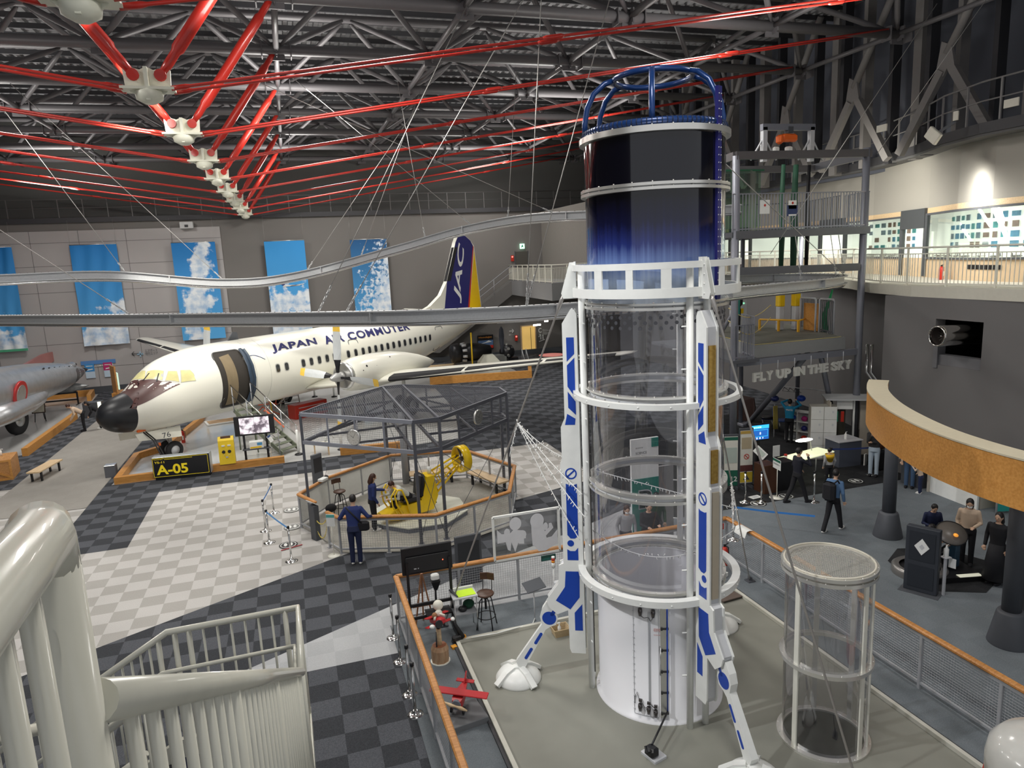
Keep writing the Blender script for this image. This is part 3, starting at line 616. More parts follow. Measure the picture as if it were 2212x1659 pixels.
fairy(NODE, P2(1.28, 170, 2.75), .08, 'lowest left fairy light string reaching the tower leg')
fairy(NODE, NODE-Vector((.12, -.15, .62)), .0, 'short fairy light string hanging along the left stay rod', 14)
fairy(P2(1.26, 150, 3.85), P2(1.30, -60, 3.45), -.0, 'fairy light string looped round the tube at green sign height', 44)
fairy(P2(1.26, 150, 2.95), P2(1.30, -60, 3.1), .55, 'sagging fairy light string round the front of the tube', 44)
fairy(P2(1.30, -60, 3.45), NODE2, .02, 'fairy light string from tower to the rear stay rod', 24)
fairy(P2(1.30, -60, 3.1), NODE2, .08, 'lower fairy light string from the tower to the rear stay rod', 26)
fairy(NODE2, NODE2-Vector((-.2, .1, 1.3)), .0, 'fairy light string dangling from the rear stay rod', 26)
# ================================================================== small clear tube
SC = Vector((6.97, 7.64, 0))
sm = thing('clear_tube', 'shorter clear tube with a mesh lid on the olive floor', 'clear tube', SC)
m = MB(); m.lathe([(.575, .04), (.575, 2.68)], SC, 72, caps=False); m.build('tube_wall', clear_film('small_clear_tube', (.90, .90, .925), .12, .05), sm)
for z0, z1, r0, r1, nm in ((0, .05, .56, .65, 'base_ring'), (1.30, 1.36, .565, .64, 'middle_ring'), (2.66, 2.71, .56, .645, 'lower_rim'), (2.74, 2.79, .53, .645, 'top_rim')):
 m = MB(); m.ring((SC.x, SC.y), r0, r1, z0, z1, 64)
 for k in range(16): a = 2*pi*k/16; m.ball((SC.x+(r1-.02)*cos(a), SC.y+(r1-.02)*sin(a), z1), .01, 6, 4)
 m.build(nm, RIM, sm)
for ang in (-172, -78, -50, 10, 62, 120):
 m = MB(); a = radians(ang); m.box((SC.x+.59*cos(a), SC.y+.59*sin(a), 1.35), (.025, .075, 2.6), a); m.build('upright', CREAM, sm)
m = MB(); n = 34
for i in range(1, n):
 x = -.55+1.1*i/n; h = math.sqrt(max(.55**2-x*x, 0))
 m.bar((SC.x+x, SC.y-h, 2.77), (SC.x+x, SC.y+h, 2.77), .006, .006); m.bar((SC.x-h, SC.y+x, 2.772), (SC.x+h, SC.y+x, 2.772), .006, .006)
m.build('mesh_lid', mat('wire_mesh_beige', (.62, .60, .54), .5, .3), sm)
m = MB(); m.path([(SC.x+.6*cos(2*pi*k/40), SC.y+.6*sin(2*pi*k/40), 2.80) for k in range(40)], .014, 6, closed=True); m.build('lid_edge_cord', mat('cord_beige', (.66, .62, .52), .8), sm)
m = MB(); m.lathe([(.56, 0), (.56, .02)], SC, 48); m.build('black_floor_pad', mat('black_pad', (.010, .011, .012), .35), sm)
# ================================================================== pad kerb
KERB = mat('kerb_cream', (.56, .55, .48), .6, var=.08)
m = MB(); m.bars([(2.43, -4, .04), (2.43, 12.2, .04), (8.45, 12.2, .04), (8.45, -4, .04)], .07, .08); struct(m.build('trim_6', KERB))
m = MB(); m.bars([(2.36, -4, .02), (2.36, 12.27, .02), (8.52, 12.27, .02), (8.52, -4, .02)], .05, .05); struct(m.build('trim_7', mat('kerb_dark_strip', (.04, .04, .045), .6)))
# ================================================================== oak topped mesh railings
RGREY = mat('railing_grey', (.40, .41, .43), .42, .2); RMESH = mat('railing_wire', (.42, .43, .45), .45, .3)
def oak_railing(label, pts, step=1.25, h=1.05, pitch=.05, cat='railing', group='oak topped mesh railings', wire=.005, panels=True, white=()):
 pts = [Vector((p[0], p[1], 0)) for p in pts]
 t = thing('mesh_railing', label, cat, pts[0], 0, group)
 for i in range(len(pts)-1):
  a, b = pts[i], pts[i+1]; L = (b-a).length; n = max(1, round(L/step)); d = (b-a)/n; u = (b-a).normalized()
  rz = math.atan2(u.y, u.x)
  m = MB(); m.cbox((a+b)/2+Vector((0, 0, h-.03)), (L+.05, .11, .07), .02, rz); m.build('handrail', RAILWOOD, t)
  m = MB(); m.box((a+b)/2+Vector((0, 0, h-.10)), (L, .05, .05), rz); m.box((a+b)/2+Vector((0, 0, .12)), (L, .04, .04), rz); m.build('rail_frame', RGREY, t)
  for k in range(n+1 if i == len(pts)-2 else n):
   p = a+d*k; m = MB(); m.cbox(p+Vector((0, 0, (h-.06)/2)), (.055, .055, h-.06), .008, rz); m.box(p+Vector((0, 0, .006)), (.12, .12, .012), rz); m.build('post', RGREY, t)
  if panels:
   for k in range(n):
    m = MB(); q = a+d*k+u*.03+Vector((0, 0, .14))
    if (i, k) in white: m.poly([q, q+d-u*.06, q+d-u*.06+Vector((0, 0, h-.27)), q+Vector((0, 0, h-.27))], .012); m.build('white_board', WHITE, t)
    else: mesh_grid(m, q, d-u*.06, (0, 0, h-.27), pitch, wire); m.build('mesh_panel', RMESH, t)
 return t
oak_railing('oak topped mesh railing along left side of tower pad', [(1.5, -1.6), (1.5, 13.4)], 1.25)
oak_railing('oak topped mesh railing behind the tower pad, across the back', [(1.5, 13.4), (9.25, 13.42)], 1.29)
oak_railing('oak topped mesh railing along right side of the tower pad', [(9.25, 13.42), (9.10, -1.5)], 1.35, pitch=.045)
# ================================================================== octagonal ride enclosure
oc = [(-.30, 19.85), (.55, 21.1), (2.68, 22.75), (5.12, 22.2), (6.06, 19.75), (5.19, 17.53), (2.96, 16.63), (.63, 17.5)]
oak_railing('oak topped octagonal mesh railing round the yellow ride, open at its left', [(.12, 18.95), (-.30, 19.85), (.55, 21.1), (2.68, 22.75), (5.12, 22.2), (6.06, 19.75), (5.19, 17.53), (2.96, 16.63), (.63, 17.5), (.38, 18.02)], 1.1, 1.0, white=((1, 0), (2, 0), (2, 1)), pitch=.06, wire=.004)
# grey steel canopy frame over the ride
CGREY = mat('canopy_grey', (.105, .11, .13), .45, .2); CLIGHT = mat('canopy_light_grey', (.27, .285, .33), .45)
ZC1, ZC0 = 3.27, 2.48
HEXC = [(-.04, 19.75), (2.66, 17.25), (3.34, 17.3), (5.87, 19.65), (5.92, 20.5), (3.25, 22.72), (2.6, 22.72), (.55, 20.6)]
can = thing('ride_canopy', 'dark grey steel canopy frame with wire mesh on thin posts over the yellow ride', 'canopy', (3.0, 19.8, 0))
def at(p, z): return Vector((p[0], p[1], z))
for i in range(8):
 a, b = HEXC[i], HEXC[(i+1) % 8]; mm = CLIGHT if i == 0 else CGREY
 for z, h in ((ZC1, .10), (ZC0, .10)):
  m = MB(); m.bar(at(a, z), at(b, z), .06, h); m.build('edge_beam', mm, can)
 m = MB(); L = (at(b, 0)-at(a, 0)).length; n = max(1, round(L/.95))
 for k in range(1, n): q = at(a, 0).lerp(at(b, 0), k/n); m.box((q.x, q.y, (ZC0+ZC1)/2), (.05, .05, ZC1-ZC0))
 if n > 1: m.build('fascia_upright', mm, can)
 if i in (0, 7, 2, 1): m = MB(); mesh_grid(m, at(a, ZC0+.05), at(b, 0)-at(a, 0), (0, 0, ZC1-ZC0-.1), .055, .005); m.build('fascia_mesh', CGREY, can)
for i in (0, 1, 2, 3, 4, 5, 6):
 p = HEXC[i]; m = MB(); m.box((p[0], p[1], ZC1/2), (.075, .075, ZC1)); m.box((p[0], p[1], .01), (.16, .16, .02)); m.build('post', CGREY, can)
for a, b in (((2.66, 17.25), (2.6, 22.72)), ((3.34, 17.3), (3.25, 22.72))):
 for z in (ZC1, ZC0): m = MB(); m.bar(at(a, z), at(b, z), .06, .09); m.build('cross_beam', CGREY, can)
for a, b in (((1.35, 18.5), (1.6, 21.6)), ((4.6, 18.5), (4.6, 21.6)), ((.3, 20.2), (2.63, 20.4)), ((3.3, 20.4), (5.9, 20.1)), ((1.3, 18.9), (2.64, 18.9)), ((3.33, 18.9), (5.0, 18.9))):
 for z in (ZC1-.02, ZC0+.02): m = MB(); m.bar(at(a, z), at(b, z), .045, .06); m.build('purlin', CGREY, can)
for a, b in (((2.66, 17.25, ZC1), (2.63, 20.3, ZC0)), ((3.34, 17.3, ZC1), (3.3, 20.3, ZC0)), ((.0, 19.75, ZC0), (2.6, 20.4, ZC1)), ((5.87, 19.65, ZC0), (3.3, 20.4, ZC1))):
 m = MB(); m.bar(a, b, .045, .05); m.build('diagonal', CGREY, can)
def strips(poly, y):
 xs = []
 for i in range(len(poly)):
  a, b = poly[i], poly[(i+1) % len(poly)]
  if (a[1]-y)*(b[1]-y) < 0: xs.append(a[0]+(b[0]-a[0])*(y-a[1])/(b[1]-a[1]))
 return sorted(xs)
m = MB(); y = 17.3
while y < 22.7:
 xs = strips(HEXC, y)
 if len(xs) >= 2: m.bar((xs[0], y, ZC1+.02), (xs[-1], y, ZC1+.02), .006, .006)
 y += .06
x = 0.0; sw = [(b, a) for a, b in HEXC]
while x < 5.9:
 ys = strips(sw, x)
 if len(ys) >= 2: m.bar((x, ys[0], ZC1+.026), (x, ys[-1], ZC1+.026), .006, .006)
 x += .06
m.build('roof_mesh', CGREY, can)
for (a, b) in (((2.66, 17.25), (3.34, 17.3)), ((2.6, 22.7), (3.25, 22.7)), ((3.34, 17.3), (5.87, 19.65))):
 m = MB(); m.tube(at(a, .1), at(b, 2.4), .008, n=5); m.tube(at(b, .1), at(a, 2.4), .008, n=5); m.build('cross_rod', DGREY, can)
m = MB(); m.tube((3.1, 22.5, .0), (3.1, 22.5, 2.5), .11, n=16); m.build('round_column', GREY, can)
# two clocks on the canopy
def clock(name, c, nrm, label, hands):
 nrm = Vector(nrm).normalized(); rt = Vector((0, 0, 1)).cross(nrm).normalized(); up = Vector((0, 0, 1)); c = Vector(c)
 t = thing('wall_clock', label, 'clock', c, 0, 'clocks on the ride canopy')
 m = MB(); m.lathe([(.205, -.03), (.215, -.01), (.215, .02), (.19, .028)], c, 32, axis=nrm); m.build('case', ALU, t)
 m = MB(); m.lathe([(.19, .0), (.19, .024)], c, 32, axis=nrm); d = m.build('dial', mat(name, (.78, .82, .82) if 'white' in label else (.62, .62, .46), .35), t)
 m = MB()
 for k in range(12):
  a = 2*pi*k/12; v = rt*sin(a)+up*cos(a); m.bar(c+v*.14+nrm*.026, c+v*.17+nrm*.026, .010, .004)
 m.build('hour_marks', BLACK, t)
 m = MB()
 for ang, L, wd in hands: v = rt*sin(ang)+up*cos(ang); m.bar(c-v*.02+nrm*.028, c+v*L+nrm*.028, wd, .004)
 m.build('hands', BLACK, t)
 m = MB(); text_on(m, 'AIR RIDE' if False else 'QUARTZ', c-up*.09-rt*.05+nrm*.027, rt, up, .02, .10, .001); m.build('dial_lettering', BLACK, t)
e01 = Vector((2.66+.04, 17.25-19.75, 0)).normalized(); q = Vector((-.04, 19.75, 0))+e01*1.72
clock('clock_dial_white', (q.x-e01.y*-.06*-1, q.y-.06, 2.75), (-e01.y*-1*-1, -e01.x, 0) if False else (e01.y, -e01.x, 0), 'white wall clock hung on the left face of the grey canopy', ((radians(-60), .10, .012), (radians(35), .14, .008)))
e23 = Vector((5.87-3.34, 19.65-17.3, 0)).normalized(); q = Vector((3.34, 17.3, 0))+e23*1.75
clock('clock_dial_cream', (q.x+e23.y*.06, q.y-e23.x*.06, 2.93), (e23.y, -e23.x, 0), 'cream faced wall clock hung on the right face of the canopy', ((radians(-60), .10, .012), (radians(35), .14, .008)))
# pale octagon plinth
PLC = Vector((3.0, 19.35, 0))
pl = thing('ride_plinth', 'pale octagonal plinth under the yellow ride with a dark mesh edge', 'plinth', PLC)
oc8 = [PLC+Vector((1.42*cos(radians(22.5+45*k)), 1.42*sin(radians(22.5+45*k)), 0)) for k in range(8)]
m = MB(); m.poly([p+Vector((0, 0, .14)) for p in oc8], .03, (0, 0, 1)); m.build('top', mat('plinth_cream', (.62, .63, .54), .45), pl)
m = MB(); m.poly([p*1+Vector((0, 0, .0)) for p in [PLC+(q-PLC)*.98 for q in oc8]], .14, (0, 0, 1)); m.build('skirt', mat('plinth_skirt', (.16, .17, .20), .6), pl)
# yellow one seat ride with a ducted fan tail
RC = Vector((2.75, 19.0, .17))
ride = thing('yellow_flying_seat', 'bright yellow one seat flying ride with black seat and ring fan at its tail', 'ride', RC)
YEL = mat('ride_yellow', (.90, .60, .008), .28, coat=.3)
fwd = Vector((-.93, -.30, 0)).normalized(); sd = Vector((fwd.y, -fwd.x, 0)); U = Vector((0, 0, 1))
def RL(f, s, z): return RC + fwd*f + sd*s + U*z
m = MB(); m.poly([RL(-.55, -.24, .12), RL(.55, -.24, .06), RL(.95, -.24, .16), RL(.95, -.24, .26), RL(.45, -.24, .42), RL(-.18, -.24, .46), RL(-.40, -.24, 1.10), RL(-.62, -.24, 1.10), RL(-.72, -.24, .5)], .48, -sd*-1 if False else sd); m.build('body_shell', YEL, ride)
m = MB(); m.cbox(RL(.10, 0, .52), (.52, .50, .14), .05, math.atan2(fwd.y, fwd.x)); m.build('seat_cushion', mat('black_vinyl', (.012, .012, .014), .3, coat=.3), ride)
Mx = Matrix.Rotation(math.atan2(fwd.y, fwd.x), 3, 'Z') @ Matrix.Rotation(radians(-8), 3, 'Y')
m = MB(); m.cbox(RL(-.25, 0, .86), (.14, .50, .66), .05, M=Mx); m.build('seat_back', MATS['black_vinyl'], ride)
for s in (-.30, .30):
 m = MB(); m.path([RL(.40, s, .12), RL(.62, s, .55), RL(.66, s, .82), RL(.56, s, .95), RL(.44, s, .92), RL(.30, s, .55), RL(.22, s, .18)], .028, 8); m.path([RL(.52, s, .12), RL(.74, s, .52), RL(.77, s, .80), RL(.62, s, 1.0)], .022, 8); m.build('front_hoop', YEL, ride)
m = MB(); m.tube(RL(.56, -.30, .95), RL(.56, .30, .95), .026); m.tube(RL(.95, -.3, .2), RL(.95, .3, .2), .03); m.build('hoop_bar', YEL, ride)
fc = RL(-1.55, 0, 1.32)
for s, z0, z1 in ((-.2, 1.05, 1.42), (.2, 1.05, 1.42), (-.16, .45, 1.15), (.16, .45, 1.15)):
 m = MB(); m.tube(RL(-.6, s, z0), fc+U*(z1-1.32)+sd*(s*.5), .03, n=8); m.build('tail_boom', YEL, ride)
m = MB()
for k in range(5):
 f = k/5; a = RL(-.6, .18, 1.05).lerp(fc, f); b = RL(-.6, .16, .45).lerp(fc-U*.15, min(1, f+.18)); m.tube(a, b, .018, n=6); a2 = RL(-.6, -.18, 1.05).lerp(fc, f); b2 = RL(-.6, -.16, .45).lerp(fc-U*.15, min(1, f+.18)); m.tube(a2, b2, .018, n=6)
m.build('tail_lattice', YEL, ride)
m = MB(); m.lathe([(.36, -.14), (.40, -.12), (.40, .12), (.36, .14), (.345, .0), (.36, -.14)], fc-fwd*.15, 36, axis=fwd, caps=False); m.build('fan_ring', YEL, ride)
m = MB()
for k in range(5):
 a = 2*pi*k/5; v = sd*cos(a)+U*sin(a); t = sd*-sin(a)+U*cos(a); c0 = fc-fwd*.15; m.poly([c0+v*.05-t*.03, c0+v*.33-t*.05+fwd*.04, c0+v*.33+t*.05-fwd*.04, c0+v*.05+t*.03], .008, fwd)
m.ball(fc-fwd*.15, .07, 12, 8); m.build('fan_blades', mat('fan_dark', (.10, .09, .08), .4), ride)
m = MB(); m.tube(RL(-.6, 0, 1.12), RL(-.6, 0, 1.30), .06, n=12); m.build('tank', WHITE, ride)
m = MB(); m.tube(RL(-.3, .3, .1), RL(-.3, 1.1, .1), .02, n=6); m.tube(RL(-.9, .25, .1), RL(-.9, 1.0, .1), .02, n=6); m.box(RL(-.3, .28, .15), (.12, .12, .3)); m.tube(RL(.1, -.05, .0), RL(.1, -.05, .2), .08, n=12); m.build('mount_arm', BLACK, ride)
# bar stools
def make_stool(label, loc, rz):
 t = thing('bar_stool', label, 'stool', loc, rz, 'dark wood bar stools')
 s = MB(); s.lathe([(.0001, .705), (.16, .705), (.175, .715), (.178, .735), (.16, .75), (.0001, .752)], (0, 0, 0), 24); s.build('seat', BROWNWOOD, t, world=False)
 s = MB(); pts = [(.30*sin(radians(a)) * .62, -.19-.03*(1-abs(a)/50.0), 1.0) for a in range(-50, 51, 10)]
 s.path(pts, 0, flat=[(.012, -.07), (.012, .07), (-.012, .07), (-.012, -.07)]); s.build('back_board', BROWNWOOD, t, world=False)
 for x in (-.09, .09): s = MB(); s.path([(x, -.10, .70), (x, -.185, .76), (x, -.205, .98)], .009, 6); s.build('back_strut', BLACK, t, world=False)
 for k in range(4):
  a = radians(45+90*k); s = MB(); s.path([(.06*cos(a), .06*sin(a), .66), (.13*cos(a), .13*sin(a), .60), (.235*cos(a), .235*sin(a), 0)], .012, 7); s.build('leg', BLACK, t, world=False)
 s = MB(); s.path([(.185*cos(2*pi*k/28), .185*sin(2*pi*k/28), .26) for k in range(28)], .009, 6, closed=True); s.build('foot_ring', BLACK, t, world=False)
 s = MB(); s.tube((0, 0, .40), (0, 0, .705), .022, n=10); s.lathe([(.05, .63), (.05, .66), (.11, .69), (.11, .70)], (0, 0, 0), 16); s.build('screw_column', BLACK, t, world=False); return t
sg = G(738, 1112); stool = make_stool('dark wood bar stool with back, inside the octagonal railing', sg, radians(200))
sg = G(1052, 1355); dup(stool, sg, radians(150), 'dark wood bar stool beside the small table with the green sheet')
# speaker board, info posts, chain, sign stands
def panel_post(label, p, h, w, d, rz, face_mat, cat='info panel', name='info_post', slope=False):
 t = thing(name, label, cat, p, rz)
 m = MB(); m.cbox((0, 0, h/2), (w, d, h), .012); m.build('body', DGREY, t, world=False)
 if slope:
  Mr = Matrix.Rotation(radians(-35), 3, 'X'); m = MB(); m.cbox((0, -.02, h+.06), (w*1.05, .26, .02), .004, M=Mr); m.build('reading_plate', WHITE, t, world=False)
  m = MB(); m.box((0, -.03, h+.075), (w*.2, .05, .004), M=Mr); m.build('plate_mark', GREY, t, world=False)
 else:
  m = MB(); m.box((0, -d/2-.004, h*.62), (w*.8, .008, h*.5)); m.build('face', face_mat, t, world=False)
 return t
panel_post('dark panel post with white sloped plate at the ride entrance', G(684, 1165), .98, .26, .16, radians(-60), WHITE, slope=True)
panel_post('dark upright speaker board behind the octagonal railing', G(688, 1042), 1.0, .42, .10, radians(40), BLACK, 'board', 'speaker_board')
ch = thing('plastic_chain', 'yellow plastic chain hung across the ride entrance', 'chain', (.25, 18.5, 0))
m = MB()
for (a, b, sg_) in (((.02, 18.85, .72), (.36, 18.05, .78), .22), ((.02, 18.85, .68), (.36, 18.05, .60), .50)):
 a, b = Vector(a), Vector(b); n = 22
 for i in range(n):
  f = (i+.5)/n; p = a.lerp(b, f)-U*(sg_*4*f*(1-f)); f2 = (i+1)/n; q = a.lerp(b, f2)-U*(sg_*4*f2*(1-f2)); d = (q-p).normalized(); sdv = (Vector((1, 0, 0)) if i % 2 else d.cross(Vector((1, 0, 0))).normalized())
  m.path([p-d*.028+sdv*.012, p+d*.028+sdv*.012, p+d*.028-sdv*.012, p-d*.028-sdv*.012], .006, 5, closed=True)
m.build('links', mat('chain_yellow', (.75, .60, .15), .4), ch)
def stand_sign(label, p, h, w, hh, rz, fm, txt=None, tilt=0, base=.16, name='stand_sign', group=None):
 t = thing(name, label, 'sign stand', p, rz, group)
 m = MB(); m.lathe([(base, 0), (base, .012), (.03, .02)], (0, 0, 0), 28); m.build('base', CREAM, t, world=False)
 m = MB(); m.tube((0, 0, .01), (0, 0, h), .012, n=8); m.build('pole', CREAM, t, world=False)
 Mr = Matrix.Rotation(radians(tilt), 3, 'X'); m = MB(); m.cbox((0, -.02, h), (w, .015, hh), .004, M=Mr); m.build('board', WHITE, t, world=False)
 m = MB(); c = Vector((0, -.02, h)); m.box(c+Mr @ Vector((0, -.010, hh*.36)), (w*.96, .004, hh*.24), M=Mr); m.build('heading_band', fm, t, world=False)
 if txt: m = MB(); text_on(m, txt, c+Mr @ Vector((0, -.012, -hh*.08)), (1, 0, 0), Mr @ Vector((0, 0, 1)), hh*.16, w*.8, .0, align='CENTER'); m.build('lettering', DGREY, t, world=False)
 return t
TEAL = mat('teal_print', (.10, .42, .40), .5)
stand_sign('white sign stand with teal heading in front of the octagonal railing', G(722, 1200), .95, .22, .32, radians(-25), TEAL)
# stanchion posts with blue belts
def stanchion(label, p, group, mt=CHROME, cap=BLACK, h=.92, base=.16):
 t = thing('stanchion_post', label, 'stanchion', p, 0, group)
 m = MB(); m.lathe([(base, 0), (base*.98, .012), (base*.6, .03), (.04, .05), (.035, .08)], (0, 0, 0), 28); m.build('base', mt, t, world=False)
 m = MB(); m.lathe([(.024, .05), (.024, h-.05)], (0, 0, 0), 14); m.build('pole', mt, t, world=False)
 m = MB(); m.lathe([(.026, h-.06), (.034, h-.05), (.034, h), (.02, h+.01)], (0, 0, 0), 14); m.build('belt_head', cap, t, world=False)
 return t
q4 = [G(592, 1108), G(574, 1147), G(582, 1172), G(630, 1212)]
s1 = stanchion('steel belt stanchion farthest of the four left of the ride', q4[0], 'belt stanchions left of the ride')
for p, lb in zip(q4[1:], ('steel belt stanchion second from the back, left of the ride', 'steel belt stanchion third from the back, left of the ride', 'nearest steel belt stanchion left of the ride')): dup(s1, p, 0, lb)
BELT = mat('belt_blue', (.05, .22, .60), .5); BELT2 = mat('belt_light_blue', (.10, .38, .85), .5); BELTN = mat('belt_navy', (.02, .04, .16), .6)
def belt(a, b, z, label, mt, group='blue queue belts'):
 t = thing('queue_belt', label, 'belt', (a[0], a[1], 0), 0, group); m = MB(); A = Vector((a[0], a[1], z)); B = Vector((b[0], b[1], z)); m.bars([A, A.lerp(B, .5)-U*.015, B], .004, .05); m.build('webbing', mt, t)
belt(q4[0], q4[1], .87, 'dark blue belt between the two farther stanchions', BELT)
belt(q4[2], q4[3], .87, 'bright blue belt between the two nearer stanchions', BELT2)
gp = [(855, 1377, 'farthest chrome stanchion with black top along the left railing'), (874, 1428, 'second farthest chrome stanchion along the left railing'), (895, 1499, 'second nearest chrome stanchion along the left railing'), (908, 1541, 'nearest chrome stanchion with black top along the left railing')]
for i, (x, y, lb) in enumerate(gp):
 g = G(x, y); g.x = 1.30
 if i == 0: sp = stanchion(lb, g, 'chrome stanchions along the left railing', base=.14)
 else: dup(sp, g, 0, lb)
# standing spots printed on the floor
def foot_mark(c, dark, label, th=0.0):
 t = thing('floor_sticker', label, 'floor sticker', (c[0], c[1], 0), th, 'round footprint stickers')
 m = MB(); m.lathe([(.24, .016), (.24, .018)], (0, 0, 0), 36); m.build('disc', mat('sticker_black', (.02, .02, .02), .5) if dark else mat('sticker_grey', (.22, .22, .21), .5), t, world=False)
 m = MB(); m.ring((0, 0), .185, .205, .018, .019, 36)
 for s in (-1, 1): m.poly([(s*.07+.045*cos(2*pi*k/16), .02+.11*sin(2*pi*k/16), .0185) for k in range(16)], .001, (0, 0, 1))
 m.build('footprints', WHITE, t, world=False)
foot_mark(G(630, 1102), False, 'grey footprint sticker farthest back beside the panel post')
foot_mark(G(632, 1139), False, 'grey footprint sticker in the middle, beside the belts')
foot_mark(G(623, 1178), True, 'black footprint sticker with a red line below it')
foot_mark(G(768, 1050), False, 'grey footprint sticker behind the octagonal railing')
rl = tag(MB().bar(G(607, 1189, .017), G(653, 1176, .017), .05, .002).build('floor_tape', mat('red_tape', (.40, .05, .06), .6)), 'short red tape line on the floor beside the black sticker', 'tape')
# benches beyond the octagon
def bench(label, a, b, wd=.45, h=.42):
 a = Vector((a[0], a[1], 0)); b = Vector((b[0], b[1], 0)); c = (a+b)/2; L = (b-a).length; rz = math.atan2((b-a).y, (b-a).x)
 t = thing('bench', label, 'bench', c, rz, 'pale wood benches')
 m = MB(); m.cbox((0, 0, h-.03), (L, wd, .06), .01); m.build('top', PALEWOOD, t, world=False)
 for x in (-L/2+.22, L/2-.22):
  for y in (-wd/2+.06, wd/2-.06): m = MB(); m.box((x, y, (h-.06)/2), (.08, .05, h-.06)); m.build('leg', BLACK, t, world=False)
bench('pale wood bench behind the ride enclosure', G(884, 1022, .42), G(988, 1012, .42))
bench('pale wood bench right of the enclosure, past the mesh', G(1020, 1016, .42), G(1090, 1040, .42))
bench('pale wood bench beside the crate on the far left', G(70, 1020, .42), G(122, 992, .42))
# signal box on the octagon rail and the dark cap
t = thing('control_box', 'small white control box on the octagon handrail', 'control box', (.50, 20.9, 1.02)); m = MB(); m.cbox((.42, 20.7, 1.06), (.28, .18, .08), .01, radians(50)); m.build('case', WHITE, t); m = MB(); m.tube((.5, 20.8, 1.08), (.55, 20.85, 1.35), .006, n=5); m.build('aerial', BLACK, t); m = MB(); m.cbox((.52, 20.98, 1.02), (.14, .12, .14), .03, radians(40)); m.build('clamp', BLACK, t)
g = G(715, 1098, .98); tag(MB().ball((g.x, g.y, .99), (.15, .11, .11), 14, 9).build('felt_cap', mat('black_felt', (.01, .01, .011), .9)), 'black cap lying over the railing end by the entrance', 'cap')
# ================================================================== the white turboprop airliner
BETA = radians(42.5); AX = Vector((cos(BETA), sin(BETA), 0)); LX = Vector((sin(BETA), -cos(BETA), 0)); NW = Vector((-5.07, 29.88, 0))
def A(s, l, z): return NW + AX*s + LX*l + U*z
SEC = [(-2.67, 2.24, .002, .002), (-2.64, 2.23, .14, .14), (-2.55, 2.22, .30, .30), (-2.38, 2.20, .47, .47), (-2.15, 2.19, .60, .60), (-1.85, 2.19, .69, .70), (-1.55, 2.21, .76, .79), (-1.25, 2.27, .87, .92), (-1.0, 2.34, .98, 1.03), (-.75, 2.42, 1.08, 1.12), (-.45, 2.52, 1.20, 1.22), (-.15, 2.60, 1.29, 1.29), (.3, 2.68, 1.37, 1.36), (.8, 2.74, 1.42, 1.41), (1.4, 2.79, 1.46, 1.44), (2.4, 2.82, 1.48, 1.46), (3.5, 2.82, 1.49, 1.46), (12.5, 2.82, 1.49, 1.46), (14.0, 2.86, 1.46, 1.44), (15.5, 2.94, 1.38, 1.38), (17.0, 3.06, 1.25, 1.26), (18.5, 3.22, 1.08, 1.10), (20.0, 3.40, .88, .90), (21.3, 3.56, .68, .68), (22.4, 3.68, .48, .46), (23.1, 3.76, .30, .28), (23.35, 3.78, .18, .16)]
def sec(s):
 for i in range(len(SEC)-1):
  a, b = SEC[i], SEC[i+1]
  if a[0] <= s <= b[0]:
   t = (s-a[0])/(b[0]-a[0]); p = SEC[max(i-1, 0)]; q = SEC[min(i+2, len(SEC)-1)]; out = []
   for k in (1, 2, 3):
    h = b[0]-a[0]; m0 = (b[k]-p[k])/max(b[0]-p[0], 1e-6)*h if i > 0 else (b[k]-a[k]); m1 = (q[k]-a[k])/max(q[0]-a[0], 1e-6)*h if i < len(SEC)-2 else (b[k]-a[k])
    if i == 0: m0 *= 2.2
    t2, t3 = t*t, t*t*t; out.append((2*t3-3*t2+1)*a[k]+(t3-2*t2+t)*m0+(-2*t3+3*t2)*b[k]+(t3-t2)*m1)
   return out[0], max(out[1], .002), max(out[2], .002)
 a = SEC[0] if s < SEC[0][0] else SEC[-1]; return a[1], a[2], a[3]
def FS(s, phi, off=0.0):
 zc, rz, ry = sec(s); return A(s, (ry+off)*sin(phi), zc+(rz+off)*cos(phi))
def phi_z(s, z):
 zc, rz, ry = sec(s); return math.acos(max(-1, min(1, (z-zc)/rz)))
def fus_hit(px, py):
 # where a view line meets the hull
 d = ray(px, py); t0 = 20.0; prev = None
 for i in range(2600):
  P = EYE+d*t0; r = P-NW; s = r.dot(AX); l = r.dot(LX)
  if SEC[0][0] < s < SEC[-1][0]:
   zc, rz, ry = sec(s)
   if (l/ry)**2+((P.z-zc)/rz)**2 <= 1:
    ph = math.atan2(l/ry, (P.z-zc)/rz); return s, ph
  t0 += .01
 return None
HULL = mat('airliner_white', (0.80, 0.79, 0.70), .26, var=.025, scale=.8, coat=.2); RADOME = mat('radome_black', (.016, .017, .02), .38, var=.1, scale=6); MAROON = mat('antiglare_maroon', (.085, .035, .032), .4, var=.2, scale=6)
plane = thing('airliner', 'white twin turboprop airliner with black nose and blue lettering, parked across the hall', 'airliner', NW)
ss = sorted(set([SEC[0][0]+.02*k for k in range(8)]+[-2.5+.1*k for k in range(41)]+[1.6+.4*k for k in range(55)]+[23.35])); ss = [s for s in ss if s <= 23.35]
NP = 72
def hull_mi(i, j):
 s = (ss[i]+ss[min(i+1, len(ss)-1)])/2; ph = abs(((2*pi*(j+.5)/NP)+pi) % (2*pi)-pi)
 if s < -1.62: return 1
 return 0
m = MB(); m.loft([[FS(s, 2*pi*j/NP) for j in range(NP)] for s in ss], mifn=hull_mi); hull = m.build('fuselage', [HULL, RADOME, MAROON], plane)
